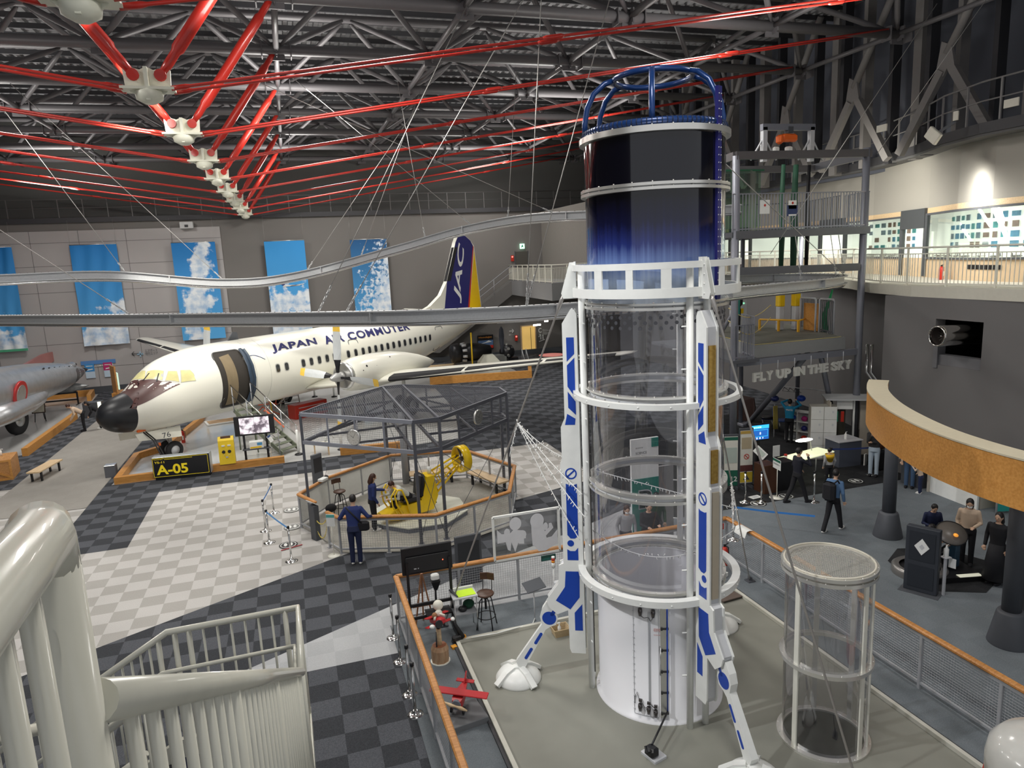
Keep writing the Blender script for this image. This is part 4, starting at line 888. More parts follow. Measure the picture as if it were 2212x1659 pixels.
def patch(mb, outline, off=.008, mi=0, n=10):
 # outline: list of (s, phi); filled as a fan of strips so that it follows the hull
 cs = sum(p[0] for p in outline)/len(outline); cp_ = sum(p[1] for p in outline)/len(outline)
 dens = []
 for i in range(len(outline)):
  a, b = outline[i], outline[(i+1) % len(outline)]; k = max(1, int(max(abs(a[0]-b[0])/.12, abs(a[1]-b[1])/.12)))
  for q in range(k): dens.append((a[0]+(b[0]-a[0])*q/k, a[1]+(b[1]-a[1])*q/k))
 N_ = len(dens); vs = [FS(cs, cp_, off)]; fs = []
 R_ = 4
 for r in range(1, R_+1):
  for (s, p) in dens: vs.append(FS(cs+(s-cs)*r/R_, cp_+(p-cp_)*r/R_, off))
 for i in range(N_): fs.append((0, 1+i, 1+(i+1) % N_))
 for r in range(R_-1):
  for i in range(N_): fs.append((1+r*N_+i, 1+(r+1)*N_+i, 1+(r+1)*N_+(i+1) % N_, 1+r*N_+(i+1) % N_))
 return mb.add(vs, fs, mi, True)
WINGLASS = mat('cabin_glass', (.03, .032, .036), .12); COCK = mat('lit_cockpit', (.50, .46, .22), .2, emit=.35, var=.35, scale=3)
WFRAME = mat('window_frame_grey', (.45, .45, .42), .4)
for q in ([(880, 1108), (912, 1052), (938, 1052), (934, 1106)], [(937, 1106), (953, 1055), (1055, 1052), (1045, 1110)], [(1068, 1112), (1086, 1054), (1140, 1054), (1155, 1122)], [(1170, 1124), (1166, 1048), (1225, 1045), (1248, 1070), (1262, 1112)]):
 hs = [fus_hit(x/2.989, 450+y/2.989) for x, y in q]
 if all(hs):
  c0 = sum(h[0] for h in hs)/len(hs); c1 = sum(h[1] for h in hs)/len(hs)
  m = MB(); patch(m, [(c0+(h[0]-c0)*1.10, c1+(h[1]-c1)*1.10) for h in hs], .006); f = m.build('cockpit_window', WFRAME, plane)
  m = MB(); patch(m, hs, .012); m.build('pane', COCK, f)
hz = [fus_hit(x/2.989, 450+y/2.989) for x, y in ((1165, 1136), (1000, 1222), (835, 1292))]; ht = [fus_hit(x/2.989, 450+y/2.989) for x, y in ((884, 1118), (1045, 1118))]
m = MB(); patch(m, [h for h in hz if h]+[(-1.61, 1.30), (-1.61, .9), (-1.61, .45), (-1.61, 0), (-1.61, -.6), (-1.2, -.75), (-.98, -.6), (-.97, .05)]+[h for h in ht if h], .005); m.build('antiglare_panel', MAROON, plane)
# starboard windscreens
m = MB(); patch(m, [(-.95, -.12), (-.62, -.12), (-.55, -.55), (-.88, -.62)], .01); patch(m, [(-.85, -.66), (-.52, -.6), (-.2, -1.0), (-.5, -1.05)], .01); m.build('far_windscreens', COCK, plane)
m = MB(); patch(m, [(-.97, .28), (-.66, .22), (-.63, .26), (-.94, .32)], .02); patch(m, [(-.72, .70), (-.5, .52), (-.47, .55), (-.69, .74)], .02); m.build('wiper', BLACK, plane)
wins = [4.49, 4.98, 5.96, 6.45, 6.95, 7.45, 7.94, 8.89]+[9.42]+[9.95+.477*k for k in range(13)]
for i, s in enumerate(wins):
 m = MB(); f = []; g = []
 for dx, dz in rrect(.27, .40, .10, 4): f.append((s+dx, phi_z(s, 2.98+dz)))
 for dx, dz in rrect(.20, .33, .08, 4): g.append((s+dx, phi_z(s, 2.98+dz)))
 patch(m, f, .006); o = m.build('cabin_window', WFRAME, plane); m = MB(); patch(m, g, .012); m.build('pane', WINGLASS, o)
# doors
def door_outline(s0, s1, z0, z1, w_=.035, r=.14):
 mb = MB(); pts = [(( s0+s1)/2+dx, (z0+z1)/2+dz) for dx, dz in rrect(s1-s0, z1-z0, r, 5)]
 mb.path([FS(s, phi_z(s, z), .008) for s, z in pts], .016, 6, closed=True); return mb
door_outline(9.1, 9.75, 2.5, 3.62).build('overwing_exit', DGREY, plane); door_outline(16.35, 17.1, 2.1, 3.5).build('rear_door_seam', DGREY, plane)
m = MB(); s0, s1, z0, z1 = 1.62, 3.0, 1.75, 4.0
pts = [(( s0+s1)/2+dx, (z0+z1)/2+dz) for dx, dz in rrect(s1-s0, z1-z0, .22, 5)]
patch(m, [(s, phi_z(s, z)) for s, z in pts], .01); dr = m.build('front_doorway', mat('doorway_dark', (.035, .03, .025), .7), plane)
m = MB(); patch(m, [(s0+.25, phi_z(s0, 3.8)), (s0+.75, phi_z(s0, 3.85)), (s0+.75, phi_z(s0, 1.85)), (s0+.25, phi_z(s0, 1.85))], .02); m.build('cabin_lining', mat('cabin_beige', (.22, .17, .10), .7, var=.25, scale=2), dr)
m = MB(); m.loft([[FS(s1-.12+.34*k/6, phi_z(2.9, z), .10+.05*sin(k)) for z in (1.8, 2.3, 2.8, 3.3, 3.7, 3.95)] for k in range(7)], closed=False, caps=False); m.build('open_door', mat('door_edge_blue', (.03, .05, .08), .4), plane)
m = MB(); m.path([FS(s, phi_z(s, z), .012) for s, z in pts], .03, 6, closed=True); m.build('door_frame', mat('frame_dark', (.10, .10, .10), .5), dr)
# lettering along the hull
INK = mat('dark_navy_lettering', (.010, .012, .10), .4)
m = MB()
def hull_map(s0, z0, k=0.0): return lambda x, y: FS(s0+x, phi_z(s0+x, min(z0+y, 4.2)), .022)
text_on(m, 'JAPAN', None, (1, 0, 0), (0, 1, 0), .36, 2.78, mapper=hull_map(4.50, 3.60), shear=.18, bold=.035, spacing=1.12); m.build('hull_lettering_japan', INK, plane); m = MB(); text_on(m, 'AIR', None, (1, 0, 0), (0, 1, 0), .36, 1.28, mapper=hull_map(7.66, 3.60), shear=.18, bold=.035, spacing=1.15); m.build('hull_lettering_air', INK, plane); m = MB(); text_on(m, 'COMMUTER', None, (1, 0, 0), (0, 1, 0), .36, 4.78, mapper=hull_map(9.30, 3.60), shear=.18, bold=.03, spacing=1.12)
m.build('hull_lettering_commuter', INK, plane)
m = MB(); text_on(m, 'JA8776', None, (1, 0, 0), (0, 1, 0), .17, .95, mapper=lambda x, y: FS(20.2+x, phi_z(20.2+x, 3.78+y), .012)); m.build('registration', mat('registration_grey', (.20, .22, .22), .5), plane)
m = MB()
for k, (c1_, c2_) in enumerate(((3.05, 3.6), (3.3, 3.75))):
 m.path([FS(3.05+.9*t, phi_z(3.05+.9*t, 3.62+.10*sin(pi*t)-.18*t*t), .012) for t in [i/8 for i in range(9)]], .012, 5)
m.build('hull_stripe', mat('stripe_blue', (.05, .12, .45), .4), plane)
m = MB()
for s in (3.35, 4.1, 8.4): m.path([FS(s, p, .004) for p in [.15*k for k in range(2, 19)]], .005, 4)
m.build('panel_seams', mat('seam_grey', (.42, .42, .38), .5), plane)
# fin
def fin_pt(s, z, l): return A(s, l, z)
FIN = [(16.2, 4.24), (17.6, 4.62), (18.7, 5.18), (19.4, 5.93), (20.62, 8.35), (20.85, 8.66), (21.25, 8.80), (21.75, 8.78), (22.35, 8.48), (22.75, 8.12), (23.25, 4.10), (23.1, 3.78), (20.5, 4.10)]
m = MB(); m.poly([fin_pt(s, z, -.12) for s, z in FIN], .24, LX); fin = m.build('tail_fin', HULL, plane)
FB = [(19.0, 4.20), (19.45, 5.95), (20.64, 8.35), (20.87, 8.64), (21.26, 8.78), (21.74, 8.76), (22.34, 8.46), (22.60, 8.14), (21.62, 4.15)]
FR_ = [(21.62, 4.15), (22.60, 8.14), (22.68, 8.05), (21.80, 4.13)]; FY = [(21.80, 4.13), (22.72, 7.85), (23.20, 4.12)]
for s_, o_ in ((1, .122), (-1, -.126)):
 m = MB(); m.poly([fin_pt(s, z, o_) for s, z in FB], .004, LX); m.build('blue_field', NAVY, fin)
 m = MB(); m.poly([fin_pt(s, z, o_) for s, z in FR_], .004, LX); m.build('red_line', RED, fin)
 m = MB(); m.poly([fin_pt(s, z, o_) for s, z in FY], .004, LX); m.build('yellow_field', YELLOW, fin)
m = MB(); m.loft([[fin_pt(19.44, 6.0, -.13), fin_pt(19.40, 6.0, 0), fin_pt(19.44, 6.0, .13), fin_pt(19.85, 6.0, .135), fin_pt(19.85, 6.0, -.135)], [fin_pt(20.48, 8.05, -.13), fin_pt(20.44, 8.05, 0), fin_pt(20.48, 8.05, .13), fin_pt(20.80, 8.05, .135), fin_pt(20.80, 8.05, -.135)]], smooth=False); m.build('deicing_boot', RUBBER, fin)
m = MB(); ru = (AX*.20+U*.98).normalized(); rr_ = (AX*.98-U*.20).normalized()
lv, lf = text_mesh('JAC', 1.0, 0, .25, 'LEFT', 1.0, .02)
x0 = min(v.x for v in lv); x1 = max(v.x for v in lv); y0 = min(v.y for v in lv); y1 = max(v.y for v in lv)
base = Vector((19.95, 4.75)); axu = Vector((.265, .965)); axv = Vector((-.97, .24))   # along the fin, and towards the leading edge
def fin_map(v):
 a = (v.x-x0)/(x1-x0)*3.75; b = (v.y-y0)/(y1-y0)*.95; q = base+axu*a+axv*(b-.95)*1.0; return fin_pt(q.x, q.y, .130)
m.add([fin_map(v) for v in lv], lf); m.build('fin_lettering', mat('lettering_white', (.85, .86, .84), .4), fin)
m = MB()
for k, sgn in enumerate((1, -1)):
 r0 = [(20.6, .35), (22.9, .35)]; prof = lambda s0, s1, l, z: [A(s0, l, z), A(s0+(s1-s0)*.3, l, z+.10), A(s1, l, z+.02), A(s0+(s1-s0)*.3, l, z-.08)]
 m = MB(); m.loft([prof(20.7, 22.9, sgn*.3, 3.72), prof(21.5, 22.8, sgn*5.3, 4.05)], smooth=False); hs = m.build('tailplane', HULL, plane)
 m = MB(); m.loft([[A(20.68, sgn*.6, 3.74), A(20.9, sgn*.6, 3.83), A(20.9, sgn*.6, 3.66)], [A(21.45, sgn*5.2, 4.05), A(21.62, sgn*5.2, 4.11), A(21.62, sgn*5.2, 3.99)]], smooth=False); m.build('deicing_boot', RUBBER, hs)
# wings, boots, nacelles, propellers
def airfoil(s0, s1, l, z, th):
 c = s1-s0; pts = []
 for x, y in ((0, 0), (.03, .30), (.10, .55), (.25, .85), (.45, .80), (.7, .45), (1, .03), (.7, -.20), (.4, -.42), (.15, -.45), (.04, -.28)): pts.append(A(s0+c*x, l, z+th*y))
 return pts
def WZ(l): return 1.72+(abs(l)-1.2)*.115
for sgn, nm in ((1, 'near'), (-1, 'far')):
 m = MB(); st_ = [(1.0, 6.35, 10.9, .36), (4.3, 6.85, 10.7, .32), (8.0, 7.45, 10.35, .25), (12, 8.1, 10.0, .18), (15.6, 8.75, 9.85, .11), (15.95, 9.1, 9.75, .05)]
 m.loft([airfoil(a, b, sgn*l, WZ(l), t) for l, a, b, t in st_], smooth=True); wg = m.build('wing', HULL, plane)
 for l0, l1 in ((5.4, 8.9), (9.05, 12.4), (12.55, 15.4)):
  def LE(l):
   t = (l-4.3)/(15.6-4.3); s = 6.85+(8.75-6.85)*t; th = .32+(.11-.32)*t; c = (10.7-6.85)+((9.85-8.75)-(10.7-6.85))*t
   return [A(s-.012, sgn*l, WZ(l)), A(s+.03*c-.02, sgn*l, WZ(l)+th*.42), A(s+.13*c-.02, sgn*l, WZ(l)+th*.72), A(s+.09*c, sgn*l, WZ(l)-th*.42), A(s+.03*c-.01, sgn*l, WZ(l)-th*.32)]
  m = MB(); m.loft([LE(l0), LE((l0+l1)/2), LE(l1)], smooth=False); m.build('deicing_boot', RUBBER, wg)
 if sgn == 1: m = MB(); m.lathe([(.55, .0), (.55, .004)], A(10.0, 12.0, WZ(12)+.13), 32); m.build('red_roundel', mat('faded_red', (.55, .16, .13), .5), wg)
 NAC = [(5.48, 2.60, .50), (5.55, 2.60, .57), (5.8, 2.60, .64), (6.4, 2.60, .70), (7.4, 2.58, .72), (8.6, 2.54, .68), (9.6, 2.48, .58), (10.6, 2.40, .42), (11.4, 2.32, .24), (11.9, 2.28, .06)]
 m = MB(); m.loft([[A(s, sgn*4.3+r*sin(2*pi*j/28), z+r*(1.02 if cos(2*pi*j/28) > 0 else 1.12)*cos(2*pi*j/28)) for j in range(28)] for s, z, r in NAC]); nc = m.build('engine_nacelle', HULL, plane)
 m = MB(); m.lathe([(.50, 0), (.56, .02), (.585, .10), (.58, .20), (.50, .05)], A(5.40, sgn*4.3, 2.6), 32, axis=AX); m.lathe([(.40, .06), (.40, .1)], A(5.40, sgn*4.3, 2.6), 24, axis=AX); m.build('intake_lip', ALU, nc)
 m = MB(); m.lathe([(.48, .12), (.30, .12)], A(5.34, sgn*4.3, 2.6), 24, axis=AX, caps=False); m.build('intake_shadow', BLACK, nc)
 for qx, qz, qr in ((6.3, .35, .05), (6.9, .30, .035), (7.4, .38, .03), (6.0, .2, .025), (8.0, .5, .03)):
  if sgn == 1: m = MB(); m.lathe([(qr, 0), (qr, .012)], A(qx, 4.3+math.sqrt(max(.70**2-qz*qz, 0)), 2.58+qz), 12, axis=(LX+U*.5).normalized()); m.build('service_port', BLACK, nc)
 pr = MB(); pr.lathe([(.0001, -.56), (.06, -.54), (.13, -.42), (.19, -.22), (.215, .0), (.215, .12)], A(5.14+.1, sgn*4.3, 2.6), 24, axis=AX); prop = pr.build('propeller_spinner', mat('spinner_grey', (.45, .45, .44), .35, .5), plane)
 for k in range(4):
  a = pi/2*k+radians(4 if sgn > 0 else 12); v = U*cos(a)+LX*sin(a); t = U*-sin(a)+LX*cos(a); c = A(5.14, sgn*4.3, 2.6)
  def sect(r, w, th, tw):
   d1 = (t*cos(tw)+AX*sin(tw)); d2 = (AX*cos(tw)-t*sin(tw)); return [c+v*r+d1*w/2, c+v*r+d2*th/2, c+v*r-d1*w/2, c+v*r-d2*th/2]
  bl_ = [(.18, .13, .13, .9), (.45, .18, .10, .75), (.75, .30, .07, .6), (1.2, .35, .05, .42), (1.7, .35, .035, .3), (1.95, .34, .03, .26)]
  m = MB(); m.loft([sect(*q) for q in bl_], smooth=False, mifn=lambda i, j: 1 if i < 2 else 0); b = m.build('blade', [mat('blade_pale_grey', (.60, .63, .64), .35), BLACK], prop)
  m = MB(); m.loft([sect(1.95, .345, .032, .26), sect(2.16, .33, .028, .22), sect(2.21, .28, .022, .22)], smooth=False); m.build('blade_tip', mat('tip_yellow', (.85, .55, .08), .4), prop)
# nose gear, doors
m = MB(); m.tube(A(0, 0, .4), A(.05, 0, 1.7), .07, n=12); m.tube(A(0, -.24, .36), A(0, .24, .36), .05); m.tube(A(-.05, 0, .7), A(-.55, 0, 1.5), .035); m.cbox(A(-.02, 0, .95), (.3, .16, .2), .03, BETA); leg = m.build('nose_leg', mat('gear_white', (.72, .73, .72), .35), plane)
for l in (-.22, .22):
 m = MB(); m.lathe([(.20, -.09), (.30, -.10), (.35, -.06), (.365, 0), (.35, .06), (.30, .10), (.20, .09)], A(0, l, .365), 32, axis=LX, caps=False); t_ = m.build('nose_wheel', RUBBER, plane)
 m = MB(); m.lathe([(.0001, -.05), (.20, -.06), (.20, .06), (.08, .07), (.06, .1), (.0001, .1)], A(0, l, .365), 24, axis=LX); m.build('wheel_hub', LGREY, t_)
m = MB(); m.poly([A(-1.62, .42, 1.40), A(.22, .42, 1.34), A(.16, .55, .92), A(-.6, .52, 1.0), A(-1.55, .50, 1.14)], .03, LX); gd = m.build('nose_gear_door', HULL, plane)
m = MB(); text_on(m, '76', A(-.62, .545, 1.02), AX, (LX*-.25+U).normalized(), .20, .34, .012); m.build('door_number', DGREY, gd)
m = MB(); m.poly([A(-1.75, -.42, 1.40), A(.2, -.42, 1.34), A(.16, -.54, .95), A(-1.68, -.5, 1.10)], .03, LX); m.build('nose_gear_door', HULL, plane)
m = MB(); m.cbox(A(-1.33, .38, 1.50), (.32, .10, .12), .01, BETA); m.build('tow_lug', mat('orange_paint', (.75, .15, .03), .5), plane)
m = MB(); m.box(A(-.72, .4, .80), (.12, .05, .12), BETA); m.build('warning_tag', MATS['orange_paint'], plane)
m = MB()
for dx in (0, .09): m.path([A(-1.30+dx, .45, 1.42), A(-1.15+dx, .75, 1.1), Vector((-5.05+dx, 27.6, .75)), Vector((-4.72+dx, 26.95, .40))], .025, 7)
m.build('hanging_cable', BLACK, plane)
for sgn in (1, -1):
 m = MB(); m.tube(A(9.5, sgn*4.3, .5), A(9.4, sgn*4.3, 2.2), .09); m.tube(A(9.5, sgn*4.3-.4, .48), A(9.5, sgn*4.3+.4, .48), .06); m.build('main_leg', MATS['gear_white'], plane)
 for dl in (-.32, .32):
  m = MB(); m.lathe([(.28, -.13), (.42, -.14), (.48, -.08), (.49, 0), (.48, .08), (.42, .14), (.28, .13)], A(9.5, sgn*4.3+dl, .49), 28, axis=LX, caps=False); w_ = m.build('main_wheel', RUBBER, plane)
  m = MB(); m.lathe([(.0001, -.08), (.28, -.08), (.28, .08), (.0001, .1)], A(9.5, sgn*4.3+dl, .49), 20, axis=LX); m.build('wheel_hub', LGREY, w_)
m = MB(); m.poly([A(3.2, -.03, 4.28), A(3.75, -.03, 4.30), A(3.72, -.03, 4.62), A(3.5, -.03, 4.66)], .06, LX); m.build('aerial_blade', DGREY, plane)
# boarding stairs
bs = thing('boarding_stairs', 'olive steel boarding stairs with silver handrails at the airliner front door', 'boarding stairs', A(2.3, 3.5, 0))
top = A(2.3, 1.62, 1.75); bot = Vector((-.55, 28.35, .12)); dh = (bot-top); dh2 = Vector((dh.x, dh.y, 0)); Ld = dh2.length; dd = dh2.normalized(); sdv = Vector((-dd.y, dd.x, 0)); OLIVE = mat('olive_steel', (.16, .18, .13), .55, .2)
for s in (-.42, .42): m = MB(); m.bar(top+sdv*s-U*.08, bot+sdv*s, .05, .16); m.build('stringer', OLIVE, bs)
for k in range(9): f = (k+.5)/9; p = top.lerp(bot, f); m = MB(); m.box(p, (.26, .84, .03), math.atan2(dd.y, dd.x)); m.build('tread', OLIVE, bs)
for s in (-.46, .46):
 for h in (.92, .50): m = MB(); m.path([top+sdv*s+U*(h+.05), bot+sdv*s+U*(h-.05)], .022, 8); m.build('handrail', CHROME, bs)
 for f in (.02, .33, .66, .97): p = top.lerp(bot, f)+sdv*s; m = MB(); m.tube(p-U*.1, p+U*.92, .018, n=8); m.build('rail_post', GREY, bs)
m = MB(); m.bar(top.lerp(bot, .3)+sdv*.47+U*.3, top.lerp(bot, .7)+sdv*.47+U*.3, .02, .07); m.build('orange_strip', mat('strip_orange', (.80, .18, .08), .5), bs)
m = MB(); p = top+dd*.1
for s in (-.4, .4): m.tube(p+sdv*s, Vector((p.x+sdv.x*s, p.y+sdv.y*s, 0)), .03, n=8)
m.tube(top.lerp(bot, .45)-sdv*.4, top.lerp(bot, .45)*1-sdv*.4-U*(top.lerp(bot, .45).z), .025, n=8); m.build('support_leg', OLIVE, bs)
# ================================================================== display kerbs, sign, console, screen
def kerb(label, pts, h=.30, w=.22, group='orange wooden kerbs of the displays'):
 t = thing('display_kerb', label, 'kerb', (pts[0][0], pts[0][1], 0), 0, group)
 m = MB(); m.bars([(p[0], p[1], h/2) for p in pts], w, h); m.build('kerb_board', ORANGE, t)
kerb('orange wooden kerb in an L under the airliner nose', [(-.78, 27.12), (-6.4, 26.98), (-6.42, 30.4), (-5.5, 31.4), (-4.75, 36.6), (-4.75, 47)], .26)
kerb('short orange wooden kerb behind the octagonal railing', [(1.3, 27.2), (3.6, 27.0)], .30)
kerb('orange wooden kerb under the airliner right wing', [(7.5, 40.9), (13.5, 39.9), (14.2, 42)], .45)
kerb('long orange wooden kerb beside the silver aircraft', [(-11.15, 33.2), (-11.25, 41.0)], .35)
kerb('orange wooden kerb far behind the silver aircraft', [(-24, 48.2), (-12.2, 48.6), (-11.9, 46.5)], .40)
sb = thing('display_sign', 'black display sign with yellow A-05 lettering at the kerb corner', 'sign', (-4.2, 26.85, 0))
a_, b_ = Vector((-5.22, 26.80, 0)), Vector((-3.30, 26.62, 0)); u_ = (b_-a_).normalized(); n_ = Vector((u_.y, -u_.x, 0)); rz_ = math.atan2(u_.y, u_.x); c_ = (a_+b_)/2
m = MB(); m.cbox(c_+U*.47-n_*.16, ((b_-a_).length, .36, .74), .01, rz_); m.build('sign_box', mat('sign_side_steel', (.50, .54, .58), .3, .5), sb)
m = MB(); m.box(c_+U*.47+n_*.022, ((b_-a_).length-.02, .012, .72), rz_); m.build('sign_face', BLACK, sb)
m = MB(); m.box(c_+U*.06-n_*.16, ((b_-a_).length-.1, .30, .12), rz_); m.build('sign_foot', BLACK, sb)
SIGNY = mat('sign_yellow', (.88, .68, .02), .45, emit=.12)
m = MB(); text_on(m, 'A-05', a_+u_*.12+U*.20+n_*.030, u_, U, .36, 1.05, 0, bold=.03); text_on(m, 'YS-11', a_+u_*.08+U*.62+n_*.030, u_, U, .075, .33, 0, bold=.02); text_on(m, 'NAMC', a_+u_*.08+U*.745+n_*.030, u_, U, .03, .30, 0)
for p, q in (((.03, .13), (1.86, .13)), ((.03, .80), (1.86, .80)), ((.03, .13), (.03, .80)), ((1.86, .13), (1.86, .80)), ((.42, .75), (1.35, .75))): m.bar(a_+u_*p[0]+U*p[1]+n_*.03, a_+u_*q[0]+U*q[1]+n_*.03, .012, .012)
m.build('sign_lettering', SIGNY, sb)
yc = G(490, 1000, .26); yt = thing('control_console', 'yellow control console with dials standing left of the screen', 'console', (yc.x, yc.y, .26))
yc = Vector((-2.75, 27.05, .26)); yt.location = yc
m = MB(); m.poly([yc+Vector((-.27, -.14, 0)), yc+Vector((-.27, .2, 0)), yc+Vector((-.27, .2, .98)), yc+Vector((-.27, .06, .98)), yc+Vector((-.27, -.02, .86))], .54, (1, 0, 0)); m.build('case', mat('console_yellow', (.80, .56, .02), .4), yt)
m = MB(); m.box(yc+Vector((0, .06, .95)), (.34, .06, .13)); m.build('display', mat('console_display', (.12, .06, .03), .3), yt)
for x in (-.10, .10):
 m = MB(); m.lathe([(.055, 0), (.06, .015), (.045, .03)], yc+Vector((x, -.09, .46)), 18, axis=(0, -1, .1)); m.build('dial', BLACK, yt); m = MB(); m.box(yc+Vector((x, -.06, .68)), (.11, .03, .05)); m.build('lamp', WHITE, yt)
m = MB(); m.box(yc+Vector((0, -.12, .26)), (.08, .02, .05)); m.tube(yc+Vector((-.08, -.12, .34)), yc+Vector((-.08, -.16, .36)), .012); m.tube(yc+Vector((.08, -.12, .34)), yc+Vector((.08, -.16, .36)), .012); m.build('switches', LGREY, yt)
def screen_grid(nt, b, N, L):
 tc = N.new('ShaderNodeTexCoord'); no = N.new('ShaderNodeTexNoise'); no.inputs['Scale'].default_value = 5; no.inputs['Detail'].default_value = 5; cr = N.new('ShaderNodeValToRGB'); cr.color_ramp.elements[0].position = .40; cr.color_ramp.elements[1].position = .6; cr.color_ramp.elements[0].color = (.10, .08, .10, 1); cr.color_ramp.elements[1].color = (.75, .68, .74, 1)
 L.new(tc.outputs['Object'], no.inputs[0]); L.new(no.outputs['Fac'], cr.inputs[0]); L.new(cr.outputs[0], b.inputs['Base Color']); L.new(cr.outputs[0], b.inputs['Emission Color']); b.inputs['Emission Strength'].default_value = .8
tv = thing('screen_stand', 'black screen on a two post stand showing four grey pictures, before the airliner', 'screen', (-1.75, 27.35, 0))
q0 = PY(497, 915, 27.3); q1 = PY(580, 905, 27.3); tvc = Vector((-1.72, 27.35, 1.52)); rz_ = radians(-3)
m = MB(); m.cbox(tvc, (1.42, .07, .74), .01, rz_); pnl = m.build('screen_panel', BLACK, tv)
RM = Matrix.Rotation(rz_, 3, 'Z')
for x in (-.265, .265):
 for z in (-.155, .155): m = MB(); m.box(tvc+RM @ Vector((x, -.040, z)), (.52, .012, .30), rz_); m.build('screen_picture', node_mat('camera_picture', screen_grid), pnl)
for x in (-.42, .38): m = MB(); m.box(tvc+Vector((x, .03, -.86)), (.08, .05, 1.1)); m.build('stand_post', BLACK, tv)
m = MB(); m.box((tvc.x, tvc.y, .62), (1.0, .3, .03)); m.build('shelf', DGREY, tv)
m = MB(); m.box((tvc.x, tvc.y, .14), (1.5, .5, .04)); m.build('stand_base', BLACK, tv)
t = thing('boxed_device', 'white boxed device with blue and yellow print on the screen shelf', 'box', (tvc.x, tvc.y-.02, .64)); m = MB(); m.cbox((tvc.x, tvc.y-.02, .78), (.50, .26, .27), .01, .05); m.build('case', WHITE, t); m = MB(); m.box((tvc.x-.02, tvc.y-.155, .70), (.4, .006, .06), .05); m.build('yellow_print', YELLOW, t); m = MB(); m.box((tvc.x+.12, tvc.y-.15, .82), (.18, .006, .10), .05); m.build('blue_print', mat('print_blue', (.08, .3, .55), .5), t)
stand_sign('small blue and white sign stand between screen and boarding stairs', G(588, 1000), .95, .34, .28, -5, mat('notice_blue', (.02, .07, .25), .5), tilt=-30, base=.10)
# ================================================================== hanging sky banners on the far wall
def sky_cloth(name, mode):
 def fn(nt, b, N, L):
  tc = N.new('ShaderNodeTexCoord'); sp = N.new('ShaderNodeSeparateXYZ'); L.new(tc.outputs['Object'], sp.inputs[0])
  no = N.new('ShaderNodeTexNoise'); no.inputs['Scale'].default_value = {5: 3.2}.get(mode, 1.1); no.inputs['Detail'].default_value = 7; no.inputs['Roughness'].default_value = .58; L.new(tc.outputs['Object'], no.inputs[0])
  def M2(op, a, c=None, d=None):
   n = N.new('ShaderNodeMath'); n.operation = op
   for i, q in enumerate((a, c, d)):
    if q is None: continue
    if isinstance(q, (int, float)): n.inputs[i].default_value = q
    else: L.new(q, n.inputs[i])
   return n.outputs[0]
  x, z, f = sp.outputs['X'], sp.outputs['Z'], no.outputs['Fac']           # x across, z up, metres from the lower left corner
  if mode == 1: d = M2('MULTIPLY_ADD', z, -.42, .62)
  elif mode == 2: d = M2('ADD', M2('MULTIPLY_ADD', z, -.45, .50), M2('MULTIPLY', x, .28))
  elif mode == 3: d = M2('MULTIPLY_ADD', M2('ABSOLUTE', M2('SUBTRACT', x, M2('MULTIPLY_ADD', z, .17, .75))), -.85, M2('MULTIPLY_ADD', M2('ABSOLUTE', M2('SUBTRACT', z, 2.6)), -.12, .78))
  elif mode == 4: d = M2('MULTIPLY_ADD', z, -.28, .85)
  else: d = M2('ADD', M2('MULTIPLY_ADD', z, -.12, .10), M2('MULTIPLY', x, .28))
  g = M2('ADD', d, M2('MULTIPLY_ADD', f, 2.4, -1.2))
  mr = N.new('ShaderNodeMapRange'); mr.inputs[1].default_value = .0; mr.inputs[2].default_value = .22; L.new(g, mr.inputs[0])
  sk = N.new('ShaderNodeMapRange'); sk.inputs[1].default_value = 0; sk.inputs[2].default_value = 6.3; L.new(z, sk.inputs[0])
  c1 = N.new('ShaderNodeMix'); c1.data_type = 'RGBA'; c1.inputs[6].default_value = (.10, .42, .80, 1); c1.inputs[7].default_value = {5: (.008, .075, .22, 1), 4: (.035, .30, .70, 1)}.get(mode, (.012, .20, .56, 1)); L.new(sk.outputs[0], c1.inputs[0])
  n2 = N.new('ShaderNodeTexNoise'); n2.inputs['Scale'].default_value = 2.2; n2.inputs['Detail'].default_value = 5; L.new(tc.outputs['Object'], n2.inputs[0])
  c0 = N.new('ShaderNodeMix'); c0.data_type = 'RGBA'; c0.inputs[6].default_value = (.42, .58, .78, 1); c0.inputs[7].default_value = (.85, .90, .94, 1)
  m3 = N.new('ShaderNodeMapRange'); m3.inputs[1].default_value = .35; m3.inputs[2].default_value = .6; L.new(n2.outputs['Fac'], m3.inputs[0]); L.new(m3.outputs[0], c0.inputs[0])
  c2 = N.new('ShaderNodeMix'); c2.data_type = 'RGBA'; L.new(mr.outputs[0], c2.inputs[0]); L.new(c1.outputs[2], c2.inputs[6]); L.new(c0.outputs[2], c2.inputs[7]); L.new(c2.outputs[2], b.inputs['Base Color']); b.inputs['Roughness'].default_value = .75
 return node_mat(name, fn)
BWALL = 49.72
bdata = [((-57, 537), (24, 533.6), 751, 1, 'first sky banner from the left, cut by the photo edge, green strip at its foot'), ((149, 530), (251, 527.6), 741, 2, 'second sky banner from the left, creased, with low clouds'), ((368.6, 524), (464, 523.5), 727, 3, 'third sky banner from the left, with one tall leaning cloud'), ((569.7, 521), (657, 520), 716, 4, 'fourth sky banner from the left, with a small aircraft over clouds'), ((755.3, 518.6), (834.5, 516), 707, 5, 'fifth sky banner, deep blue with mottled cloud, nearest the tail fin')]
